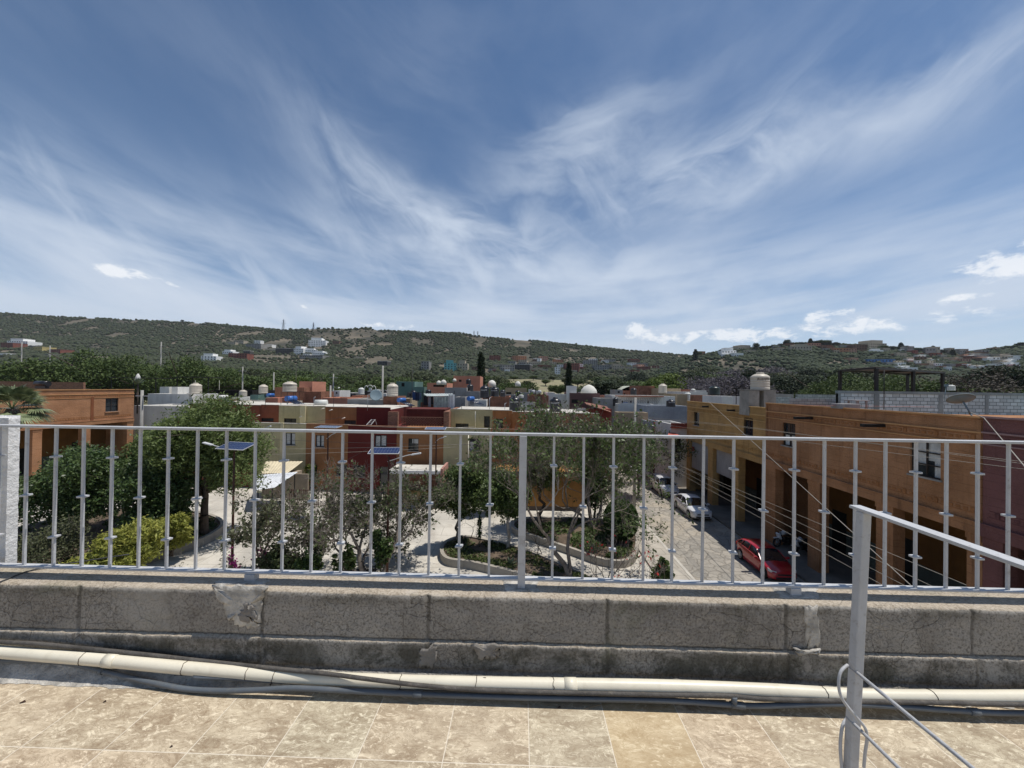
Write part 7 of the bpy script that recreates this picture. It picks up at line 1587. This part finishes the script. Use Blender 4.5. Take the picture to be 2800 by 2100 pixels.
scrub('hill_scrub', HL, 330, YL, -500, 2300, 60000, scr, 5, 1.5, 3.9, 'dark green thorn scrub covering the long left hill', .02)
scrub('hill_scrub', HR, 250, YR, 1780, 3300, 22000, scr2, 6, 1.4, 3.6, 'dense dark bushes covering the right-hand hill', -.15)
def fieldbush(n, seed):
    pass
# ---------------------------------------------------------------- tree prototypes for the belt behind the town
def proto(seed, m, H, R, n, ls, nl, kind='round', flat=.62):
    rng = np.random.default_rng(seed); t = bpy.data.objects.new('tree', None); t.empty_display_size = .5; col.objects.link(t)
    L = []; c0 = np.array([0, 0, H-R*flat])
    for i in range(nl):
        d = rng.normal(size=3); d /= np.linalg.norm(d); d[2] = abs(d[2])*.9-.25; f = rng.uniform(.35, .85); k = rng.uniform(.26, .42); L.append((c0+d*np.array([R, R, R*flat])*f, np.array([R, R, R*flat*1.1])*k))
    L.append((c0-np.array([0, 0, R*.1]), np.array([R, R, R*flat])*.45)); out = []
    fork = np.array([0, 0, H*.28]); out.append((np.array([0, 0, 0.]), fork, R*.075, R*.06))
    for c, r_ in L:
        mid = (fork+np.array(c))/2+rng.normal(0, R*.06, 3); out += [(fork, mid, R*.045, R*.03), (mid, np.array(c), R*.03, R*.012)]
        for j in range(3): out.append((mid, np.array(c)+rng.normal(size=3)*r_*.6, R*.014, R*.006))
    A, B, ra, rb = [np.array(q) for q in zip(*out)]; V, F = sticks(A, B, ra, rb, 5); mesh_np('trunk', V, F, M_['bark'], t)
    if n: V, F = leaf_np(rng, L, n, ls, 1.5, .5, .5); mesh_np('crown', V, F, m, t)
    return t
Lb1 = leafmat('mesquite_leaves', [(.028, .048, .012), (.05, .08, .02), (.09, .125, .034), (.058, .085, .024)], .15, .7)
Lb2 = leafmat('belt_olive_leaves', [(.035, .046, .02), (.06, .075, .03), (.095, .11, .05)], .15, .7)
Lb3 = leafmat('belt_lime_leaves', [(.05, .08, .012), (.09, .13, .022), (.15, .19, .04)], .2, .7)
Lb4 = leafmat('jacaranda_blossom', [(.06, .055, .05), (.085, .078, .08), (.125, .11, .14), (.07, .07, .05)], .2, .7)
Lb5 = leafmat('belt_dark_leaves', [(.012, .022, .01), (.022, .036, .014), (.045, .06, .025)], .1, .7)
Lb6 = leafmat('belt_grey_twigs', [(.05, .042, .035), (.08, .068, .055), (.06, .06, .04)], .1, .8)
PR = {'m': proto(1, Lb1, 10, 8, 34000, .20, 22), 'o': proto(2, Lb2, 7, 4.6, 11000, .20, 12, flat=.7), 'g': proto(3, Lb1, 8, 5, 12000, .21, 13, flat=.7), 'l': proto(4, Lb3, 8, 5.2, 12000, .20, 13, flat=.72),
      'j': proto(5, Lb4, 9, 6, 11000, .20, 14, flat=.65), 'd': proto(6, Lb5, 9, 4.6, 12000, .21, 12, flat=.85), 'y': proto(7, Lb6, 9, 6, 5000, .16, 18, flat=.65)}
H0 = {'m': 10, 'o': 7, 'g': 8, 'l': 8, 'j': 9, 'd': 9, 'y': 9}; used = set(); rt = random.Random(77)
def plant(k, px, py_top, Y, label, wide=1., group=None, zb=0., H=None):
    src = PR[k]; o = src if k not in used else copy_tree(src); used.add(k)
    x = (px-1400)/FPX*Y
    if H is not None: zb = H(px, Y)
    h = at(px, py_top, Y).z-zb; s = max(.15, h/H0[k]); o.location = (x, Y, zb); o.rotation_euler = (0, 0, rt.uniform(0, 6.28)); o.scale = (s*wide, s*wide, s)
    o.name = {'j': 'jacaranda', 'y': 'bare_tree'}.get(k, 'leafy_tree'); return tag(o, label, 'tree', group)
# the dry field: a gentle rise behind the town
def FH(px, Y):
    e = max(0., min(1., (px-1270)/90))*max(0., min(1., (1720-px)/110)); e = e*e*(3-2*e); t = max(0., min(1., (Y-120)/210)); f = 1 if Y < 335 else max(0., 1-(Y-335)/60)
    return -1.2+(1.2+17.2*t**.75)*e*f+.5*mnoise.noise(Vector((px/30, Y/18, 3)))*e
V = []; F = []; nx, ny = 60, 44
for i in range(nx+1):
    px = 1260+(1730-1260)*i/nx
    for j in range(ny+1): Y = 112+(400-112)*j/ny; V.append(((px-1400)/FPX*Y, Y, FH(px, Y)))
for i in range(nx):
    for j in range(ny): a = i*(ny+1)+j; F.append((a, a+ny+1, a+ny+2, a+1))
structure(mesh_np('dry_field', V, F, mat('dry_field_grass', (.27, .225, .145), .95, .2, .08, .2, 2, c2=(.20, .19, .10)), smooth=True))
for i, (px, py, Y, k, lab) in enumerate(((1352, 1040, 190, 'o', 'small olive shrub-tree at the left edge of the dry field'), (1382, 1034, 250, 'g', 'small green tree in the upper left of the dry field'), (1405, 1026, 300, 'g', 'dark tree at the upper edge of the dry field, left'), (1438, 1038, 210, 'o', 'olive tree in the middle of the dry field'), (1458, 1024, 310, 'g', 'tree at the upper edge of the dry field, centre'), (1492, 1034, 240, 'g', 'round green tree right of the middle of the dry field'), (1512, 1026, 300, 'o', 'pale tree at the upper edge of the dry field, right'), (1530, 1044, 170, 'g', 'green tree at the lower right of the dry field'), (1548, 1030, 260, 'o', 'olive tree at the right edge of the dry field'), (1580, 1034, 230, 'g', 'green tree just right of the dry field'))):
    plant(k, px, py, Y, lab, 1.3, H=FH)
# large single trees, left to right
BT = [('m', 215, 952, 120, 'tallest broad mesquite with dark forked trunk beyond the far left building', 1.0), ('m', 375, 968, 125, 'broad mesquite right of the tallest one, behind the dark canopy', .95), ('m', 520, 973, 118, 'bright-edged round mesquite behind the largest left tank', .95),
      ('g', 95, 985, 130, 'round green tree left of the tallest mesquite', 1.1), ('o', 30, 995, 135, 'dull olive tree at the far left edge behind the palm', 1.3), ('g', 640, 1003, 130, 'green tree behind the pole with crossarm', 1.3), ('l', 795, 1018, 110, 'yellow-green tree behind the wide beige tank', .9),
      ('g', 720, 1010, 140, 'green tree between the left poles', 1.2), ('y', 868, 1024, 100, 'bare brown tree right of the salmon tower', .9), ('g', 930, 1036, 100, 'low dark green tree before the ornate gable', 1.3), ('l', 895, 1035, 120, 'lime green small tree above the pink roofs', .9),
      ('g', 1050, 1020, 150, 'dark green tree above the ornate gable', 1.3), ('g', 1125, 1018, 160, 'green tree behind the oval window house', 1.2), ('g', 560, 990, 160, 'distant green tree right of the bright-edged mesquite', 1.3),
      ('o', 1342, 1018, 170, 'olive bush tree right of the tall cypress pair', 1.2), ('g', 1415, 1022, 130, 'bushy tree behind the tan tiled house', .9), ('g', 1476, 1050, 92, 'pale green shrub-tree beside the roof vents', 1.1),
      ('g', 1372, 1040, 105, 'round shrub tree left of the tan tiled house', .9), ('g', 1605, 1040, 120, 'pale green tree behind the white conical roof', 1.2), ('d', 1655, 1028, 110, 'large dark round tree at the end of the town', 1.5), ('o', 1715, 1042, 130, 'olive tree behind the barrel-roofed hall', 1.4),
      ('l', 1858, 1006, 130, 'bright yellow-green tree behind the arched terrace house', 1.15), ('l', 1815, 1022, 128, 'smaller yellow-green tree left of the brightest one', .9), ('j', 1965, 1010, 120, 'grey-violet jacaranda behind the raised beige tank, left one', 1.1), ('j', 2020, 1013, 115, 'grey-violet jacaranda partly hidden by the raised beige tank', 1.1), ('j', 1925, 1030, 105, 'low jacaranda with purple blossom near the blue barrel', .8),
      ('d', 2050, 998, 150, 'dark slender tree behind the raised beige tank', .5), ('d', 2140, 1020, 140, 'dark tree right of the raised beige tank', 1.1), ('d', 2190, 1022, 135, 'dark tree with palm-like top left of the canopy', 1.2), ('d', 2240, 1026, 140, 'dark low tree at the left edge of the canopy', 1.2), ('m', 2330, 1018, 100, 'broad green tree seen under the canopy, left one', .9),
      ('m', 2430, 1022, 95, 'broad green tree seen under the canopy, middle one', .9), ('g', 2520, 1008, 95, 'bright green tree seen under the canopy, right one', 1.1), ('y', 2665, 992, 90, 'large bare dark tree right of the canopy', 1.25), ('y', 2590, 1020, 105, 'smaller bare tree between canopy and large bare tree', 1.1), ('d', 2760, 985, 130, 'dark tree at the far right edge', 1.2), ('g', 2745, 1030, 88, 'low tree above the pale block wall at far right', 1.3), ('d', 2290, 1008, 170, 'dark tree rising above the left canopy post', .9),
      ('g', 1765, 1022, 150, 'grey-green tree above the curved brick gable', 1.3), ('g', 850, 1010, 165, 'soft green tree far behind the salmon tower', 1.4)]
for k, px, py, Y, lab, w_ in BT: plant(k, px, py, Y, lab, w_)
# bare large tree twigs
# cypresses
def cypress(label, px, pt_, Y, r, H=None, zb=0.):
    x = (px-1400)/FPX*Y; zb = H(px, Y) if H else zb; h = at(px, pt_, Y).z-zb; t = thing('cypress', label, 'tree', (x, Y, zb)); rng = np.random.default_rng(int(px))
    n = 1500; z = rng.random(n)**.8; rr = r*np.sin(math.pi*np.clip(z*.93+.06, 0, 1))**.55*(1-z*.45)*(.6+.5*rng.random(n)); a = rng.random(n)*6.283
    V, F = leaf_quads(rng, np.c_[rr*np.cos(a), rr*np.sin(a), z*h], r*.5, 2.6, 0); mesh_np('crown', V, F, Lb5, t); q = MB(); q.tube([(0, 0, 0), (0, 0, h*.9)], [.2, .05], 6); q.build('trunk', M_['bark'], t)
cypress('tallest slim black cypress behind the salmon house', 1313, 967, 110, 1.15); cypress('shorter slim cypress touching the tallest one at its right', 1320, 977, 112, .8); cypress('dark pointed cypress left of the tall white gable wall', 1555, 995, 110, 1.1)
for px, py, Y, lab in ((1901, 957, 600, 'tiny dark cypress on the right hill crest, leftmost'), (2215, 928, 620, 'dark pointed cypress on the crest above the raised tank'), (2463, 939, 610, 'pointed cypress on the crest above the canopy'), (2551, 948, 600, 'small pointed cypress on the crest right of the canopy'), (2605, 958, 590, 'small cypress near the gap showing the far blue hill')):
    cypress(lab, px, py, Y, 3.0, HR)
# crest trees of the right hill, each standing on the slope
rg = random.Random(12)
crest_lab = {}
for i, (px, py, w_) in enumerate([(1907, 958, 1.), (1950, 962, 1.), (1975, 961, 1.2), (2030, 952, 1.), (2068, 936, .8), (2085, 945, 1.4), (2110, 943, 1.3), (2135, 938, 1.2), (2149, 927, 1.), (2170, 933, 1.1), (2190, 934, 1.2), (2228, 930, 1.1), (2248, 926, 1.4), (2262, 930, 1.2), (2285, 934, 1.2), (2315, 938, 1.2), (2345, 940, 1.3), (2360, 941, 1.1), (2412, 942, 1.2), (2440, 945, 1.3), (2475, 944, 1.3), (2500, 948, 1.4), (2530, 951, 1.2), (2570, 954, 1.6), (2590, 958, 1.3), (2630, 958, 1.2), (2660, 962, 1.1), (2690, 953, 1.3), (2715, 952, 1.3), (2740, 950, 1.2), (2765, 943, 1.4), (2790, 935, 1.3), (2820, 932, 1.3)]):
    plant('d' if i % 3 else 'g', px, py, YR(px)-12, 'dark tree along the crest of the right hill', w_*1.2, 'trees on the crest of the right hill', H=HR)
# belt of mid-distance trees and field trees
k_ = 0
for row, (Ya, Yb, n, pya, pyb) in enumerate(((175, 200, 34, 1016, 1034), (215, 250, 42, 1004, 1022), (265, 310, 46, 996, 1012), (320, 380, 40, 988, 1002))):
    for i in range(n):
        px = -250+(3300+250)*(i+rt.random()*.9)/n; py = rt.uniform(pya, pyb)+ (8 if 1340 < px < 1560 else 0); Y = rt.uniform(Ya, Yb)
        if row < 2 and 1350 < px < 1560: continue
        if px < 650: py -= 10
        if 900 < px < 1180: py += 10
        if 1180 < px < 1850: py += 14+(6 if row else 0)
        if px > 2420: py += 16
        if px > 2420 and row > 1: continue
        if 1330 < px < 1570: continue
        side = 'left' if px < 950 else ('middle' if px < 1700 else 'right')
        kk = rt.choice('ggoogdj' if px > 1500 else 'gggoog'); kn = {'g': 'mid-green', 'o': 'dull olive', 'd': 'dark', 'j': 'violet-grey'}[kk]; rw = ('nearest', 'second', 'third', 'farthest')[row]
        plant(kk, px, py, Y, kn+' tree, '+rw+' row of the '+side+' tree belt', rt.uniform(1.0, 1.5), kn+' trees in the '+rw+' row of the '+side+' belt'); k_ += 1
# ---------------------------------------------------------------- houses on the hills
hw = dict(w=mat('hill_white', (.80, .79, .76), .9, .06, .2, 0), g=mat('hill_grey', (.27, .26, .24), .9, .15, .2, 0), r=mat('hill_red', (.22, .075, .05), .9, .15, .2, 0), o=mat('hill_orange', (.42, .20, .11), .9, .1, .2, 0), b=mat('hill_brown', (.17, .10, .065), .9, .15, .2, 0),
          t=mat('hill_teal', (.14, .38, .38), .9, .1, .2, 0), n=mat('hill_beige', (.42, .36, .27), .9, .1, .2, 0), d=mat('hill_dark', (.07, .065, .06), .9, .2, .2, 0), u=mat('hill_blue_roof', (.06, .16, .36), .7, .1, .2, 0), y=mat('hill_yellow', (.50, .40, .16), .9, .1, .2, 0), s=mat('hill_salmon', (.46, .26, .18), .9, .1, .2, 0))
def hill_house(px, py, w_, h_, c, label, H, Y0=None, up=None, roof=None, nw=None, group=None, Yfix=None):
    Y = Yfix or hit(px, py, H, 180, 1250)
    if Y is None: Y = 600
    Y -= 3; z0 = (H(px, Y) if H else 0); W = w_*Y/FPX*1.1; Hh = h_*Y/FPX*1.25; p = at(px, py, Y)
    t = thing('hill_house', label, 'house', (p.x, Y, p.z), rt.uniform(-.25, .25), group); rn = random.Random(int(px*7+py))
    q = MB(); q.box(-W/2, W/2, 0, W*.7+3, -8, Hh)
    if up: q.box(-W/2+W*up[0], -W/2+W*up[1], .8, W*.6+2, Hh-.01, Hh*(1+up[2]))
    q.build('wall', hw[c], t); q = MB(); q.box(-W/2-.25, W/2+.25, -.3, W*.7+3.2, Hh+.002, Hh+.35) if not up else q.box(-W/2+W*up[0]-.2, -W/2+W*up[1]+.2, .5, W*.6+2.2, Hh*(1+up[2])+.002, Hh*(1+up[2])+.3); q.build('roof', hw[roof or c], t)
    fl = max(1, int(Hh/3.2)); nn = nw or max(1, int(W/3.6))
    for f in range(fl):
        for i in range(nn):
            x = -W/2+(i+.5)*W/nn+rn.uniform(-.3, .3); z = (f+.25)*Hh/fl; q = MB(); q.box(x-.7, x+.7, -.06, .05, z, z+min(1.9, Hh/fl*.55)); q.build('window', M_['dark'], t)
    return t
LH = [(47, 951, 44, 15, 'w', 'white two-level house on the slope at the far left'), (18, 955, 34, 14, 'r', 'dull red house at the far left edge of the slope'), (6, 975, 20, 7, 'w', 'small white wall low at the far left edge'), (102, 962, 32, 11, 'y', 'pale yellow house right of the white one on the far left slope'), (88, 953, 16, 6, 'g', 'small grey house between the white and yellow slope houses'), (150, 968, 34, 10, 'r', 'brick red row house at the foot of the far left slope'), (175, 966, 14, 7, 'w', 'tiny white-roofed hut right of the brick red row'), (120, 975, 30, 5, 'g', 'low grey wall below the yellow slope house'),
      (632, 946, 18, 9, 'n', 'beige hut high on the slope above the left poles'), (652, 942, 24, 9, 'n', 'beige double-arched villa high on the slope'), (692, 953, 44, 10, 'g', 'long grey unfinished house on the slope'), (703, 942, 16, 9, 'w', 'white turreted house on the grey unfinished one'), (735, 952, 16, 8, 'w', 'little white house right of the long grey one'), (622, 973, 26, 10, 'w', 'white gabled cottage left of the terracotta house'), (570, 992, 34, 15, 'w', 'white modern house beside the mesquite tops'), (650, 984, 42, 14, 'r', 'terracotta red two-storey house on the slope'), (674, 972, 16, 10, 'd', 'dark slate tower behind the terracotta house'), (600, 985, 30, 5, 'n', 'pale retaining wall between white house and terracotta house'),
      (778, 969, 44, 13, 'd', 'dark charcoal house with white roof edge'), (816, 969, 28, 13, 'w', 'white house right of the charcoal one'), (848, 966, 32, 8, 'w', 'long white flat house on the upper terrace of the white cluster'), (850, 983, 66, 9, 'g', 'wide pale grey base wall of the white cluster'), (838, 979, 16, 9, 'w', 'small bright white box with dark arch in the cluster'), (872, 975, 34, 9, 'w', 'white and brown stepped house at the right of the cluster'), (867, 949, 40, 15, 'w', 'white modern villa with dark glass bands above the cluster'), (918, 944, 18, 9, 'b', 'dark brown-roofed cabin right of the white modern villa'), (760, 962, 60, 6, 'n', 'sandy terrace wall behind the charcoal house'), (985, 985, 30, 6, 'n', 'low sandy wall among the trees of the middle slope'),
      (1045, 1004, 26, 13, 'd', 'dark open frame building at the middle slope foot'), (1162, 1016, 20, 22, 'g', 'grey unfinished tower house left of the teal one'), (1231, 1018, 30, 20, 't', 'teal and yellow painted house at the foot of the slope'), (1264, 1016, 26, 18, 'n', 'beige and grey house right of the teal one'), (1300, 1018, 20, 12, 'b', 'brown house beside the cypress tips'), (1353, 990, 28, 14, 'r', 'dark red house above the cypress'), (1421, 990, 34, 13, 'o', 'orange-roofed brown house on the middle slope'), (1468, 994, 18, 11, 'w', 'white house with sign frame on its roof'), (1488, 990, 20, 12, 's', 'salmon house right of the white framed one'), (1387, 1018, 36, 16, 'g', 'grey two-storey block on the middle slope, left one'), (1427, 1017, 40, 16, 'd', 'dark grey two-storey block with balcony, right one'),
      (1465, 1002, 46, 8, 'n', 'long low beige house below the salmon house'), (1470, 1018, 50, 7, 'n', 'cream terrace wall below the long beige house'), (1526, 996, 26, 10, 'o', 'orange tiled house right of the salmon one'), (1525, 1028, 12, 19, 'w', 'narrow white tower house with garage door'), (1562, 1018, 38, 19, 'r', 'bigger dark red house right of the narrow white tower'), (1582, 1005, 16, 9, 'b', 'brown house behind the bigger dark red one'), (1615, 1000, 34, 12, 'g', 'grey rooftop house above the dark round tree'), (1646, 1016, 36, 14, 'g', 'grey complex with vaulted roofs'), (1622, 990, 20, 7, 'w', 'white flat roof above the grey complex'), (1690, 1012, 30, 10, 'n', 'pale house left of the stepped white one'), (1732, 1006, 18, 11, 'w', 'stepped white house on the saddle'), (1752, 1011, 24, 11, 's', 'house with salmon sloping roof on the saddle'), (1808, 1010, 24, 7, 'n', 'pale flat villa above the yellow-green tree')]
for (px, py, w_, h_, c, lab) in LH: hill_house(px, py, w_, h_, c, lab, HL, up=((.15, .75, .35) if c in 'wtn' and w_ > 24 else None), roof={'d': 'w', 'r': 'r', 't': 'y'}.get(c))
RH = [(1916, 971, 22, 8, 'o', 'orange-roofed house at the left start of the right hill crest'), (1993, 974, 34, 13, 'w', 'white stepped villa on the right hill crest'), (2020, 977, 24, 9, 'w', 'white flat house right of the stepped villa'), (1985, 977, 20, 6, 'w', 'low white roof left of the stepped villa'), (2040, 958, 44, 8, 'n', 'long beige house on the crest beside tall trees'), (2050, 966, 26, 7, 'n', 'small beige house below the long crest one'), (2124, 955, 20, 8, 'g', 'grey house among crest trees'), (2192, 962, 44, 12, 'n', 'columned beige-grey mansion below the crest'), (2160, 950, 24, 8, 'b', 'brown house left of the mansion'), (2228, 950, 30, 9, 's', 'salmon house right of the mansion'), (2262, 956, 26, 9, 'b', 'brown tiled house among crest trees'),
      (2300, 966, 34, 11, 'o', 'terracotta terrace house, left one of the crest cluster'), (2328, 966, 24, 10, 's', 'salmon house in the crest cluster'), (2352, 963, 30, 16, 'b', 'brown cube-like house in the crest cluster'), (2312, 954, 26, 8, 'g', 'grey upper house of the crest cluster'), (2400, 957, 52, 15, 'n', 'big pale pyramidal complex on the crest'), (2395, 966, 34, 7, 'w', 'white arcaded front under the pale complex'), (2425, 962, 22, 8, 'n', 'beige wing right of the pale complex'), (2475, 965, 22, 8, 'w', 'white house right of the pale complex, among trees'), (2336, 989, 26, 8, 's', 'salmon house on the bare patch'), (2410, 998, 58, 12, 'u', 'long hall with bright blue roof on the slope'), (2435, 1002, 20, 9, 'g', 'grey end wall of the blue-roofed hall')]
for (px, py, w_, h_, c, lab) in RH: hill_house(px, py, w_, h_, c, lab, HR, up=((.2, .8, .4) if c in 'wn' and w_ > 28 else None), roof={'b': 'r', 's': 'o'}.get(c))
rg = random.Random(31)
for i in range(90):
    px = rg.uniform(2440, 2790); py = 968+ (rg.random()**.8)*48; c = rg.choice('wwwnngbrgns'); w_ = rg.uniform(12, 28)
    hill_house(px, py, w_, rg.uniform(6, 11), c, {'w': 'small white house', 'n': 'small beige house', 'g': 'small grey house', 'b': 'small brown house', 'r': 'small dull red house', 's': 'small salmon house'}[c]+' on the right hillside beyond the satellite dish', HR, group='crowded %s houses on the right hillside' % {'w': 'white', 'n': 'beige', 'g': 'grey', 'b': 'brown', 'r': 'red', 's': 'salmon'}[c])
for i in range(26):
    px = rg.uniform(2110, 2760); py = rg.uniform(950, 966)+(4 if px > 2400 else 0); c = rg.choice('nbgs')
    hill_house(px, py, rg.uniform(12, 24), rg.uniform(5, 8), c, {'n': 'beige', 'g': 'grey', 'b': 'brown', 's': 'salmon'}[c]+' house half hidden along the right hill crest', HR, group='crest houses in %s on the right hill' % {'n': 'beige', 'b': 'brown', 'g': 'grey', 's': 'salmon'}[c])
for i in range(38):
    px = rg.uniform(1340, 1800); py = rg.uniform(992, 1022); c = rg.choice('gnbwrgwn')
    hill_house(px, py, rg.uniform(12, 26), rg.uniform(6, 10), c, {'w': 'small white', 'n': 'small beige', 'g': 'small grey', 'b': 'small brown', 'r': 'small dull red'}[c]+' house among trees at the middle slope foot', HL, group='small %s houses at the foot of the middle slope' % {'w': 'white', 'n': 'beige', 'g': 'grey', 'b': 'brown', 'r': 'red'}[c])
# pylons on the crest
def pylon(px, pt_, pb_, label, Hh=HL):
    Y = YL(px)*.985; b = at(px, pb_, Y); h = at(px, pt_, Y).z-b.z+4; b.z -= 4; t = thing('power_pylon', label, 'pylon', b); q = MB(); w_ = h*.10
    for sx in (-1, 1):
        for sy in (-1, 1): q.bar((sx*w_, sy*w_, 0), (sx*w_*.35, sy*w_*.35, h*.62), .55); q.bar((sx*w_*.35, sy*w_*.35, h*.62), (0, 0, h), .45)
    for k in range(6):
        z0, z1 = h*.62*k/6, h*.62*(k+1)/6; a0, a1 = w_*(1-.65*k/6), w_*(1-.65*(k+1)/6); q.bar((-a0, -a0, z0), (a1, -a1, z1), .3); q.bar((a0, -a0, z0), (-a1, -a1, z1), .3)
    q.build('tower', mat('pylon_steel', (.14, .15, .17), .6, .1, .5, 0), t)
    for z, l in ((.62, .2), (.75, .17), (.88, .12)): q = MB(); q.bar((-h*l, 0, h*z), (h*l, 0, h*z), .5); q.build('crossarm', MATS['pylon_steel'], t)
pylon(775, 872, 903, 'taller steel pylon on the crest of the long hill, left one'); pylon(857, 881, 899, 'shorter steel pylon on the crest, right one'); pylon(1296, 904, 916, 'small mast tower on the crest near the middle, left one'); pylon(1306, 905, 917, 'small mast tower on the crest near the middle, right one')
def crestbush(px, r, lab): plant('d', px, interp(px, CL)-r, YL(px)-6, lab, 1.3, H=HL)
crestbush(497, 7, 'lone dark tree standing on the long hill crest, left one'); crestbush(560, 5, 'lone dark tree standing on the long hill crest, right one')

# the members of a repeated kind told apart by their order in the view
from collections import defaultdict
gl = defaultdict(list)
for o in bpy.data.objects:
    if o.parent is None and 'label' in o and o.get('kind') != 'stuff': gl[o['label']].append(o)
def ordinal(i):
    w_ = ('first', 'second', 'third', 'fourth', 'fifth', 'sixth', 'seventh', 'eighth', 'ninth', 'tenth', 'eleventh', 'twelfth')
    return w_[i] if i < 12 else '%d%s' % (i+1, 'th' if 10 < (i+1) % 100 < 14 else {1: 'st', 2: 'nd', 3: 'rd'}.get((i+1) % 10, 'th'))
for lab, L in gl.items():
    if len(L) > 1:
        L.sort(key=lambda o: o.location.x/max(1, o.location.y) if o.location.y else (lambda v: v.x/max(1, v.y))(o.children[0].data.vertices[0].co))
        for i, o in enumerate(L): o['label'] = lab+', '+ordinal(i)+' from left'

# ================================================================ HAZE
hm_ = bpy.data.materials.new('haze_air'); hm_.use_nodes = True; nt = hm_.node_tree
for nd in list(nt.nodes): nt.nodes.remove(nd)
pvn = nt.nodes.new('ShaderNodeVolumePrincipled'); pvn.inputs['Density'].default_value = .00006; pvn.inputs['Color'].default_value = (.80, .86, .95, 1); pvn.inputs['Anisotropy'].default_value = .1
on = nt.nodes.new('ShaderNodeOutputMaterial'); nt.links.new(pvn.outputs[0], on.inputs['Volume'])
q = MB(); q.box(-3300, 3300, -1100, 3900, -30, 330); hz_o = q.build('haze', hm_); hz_o['kind'] = 'stuff'; hz_o['label'] = 'thin pale daylight haze over the valley'; hz_o['category'] = 'haze'
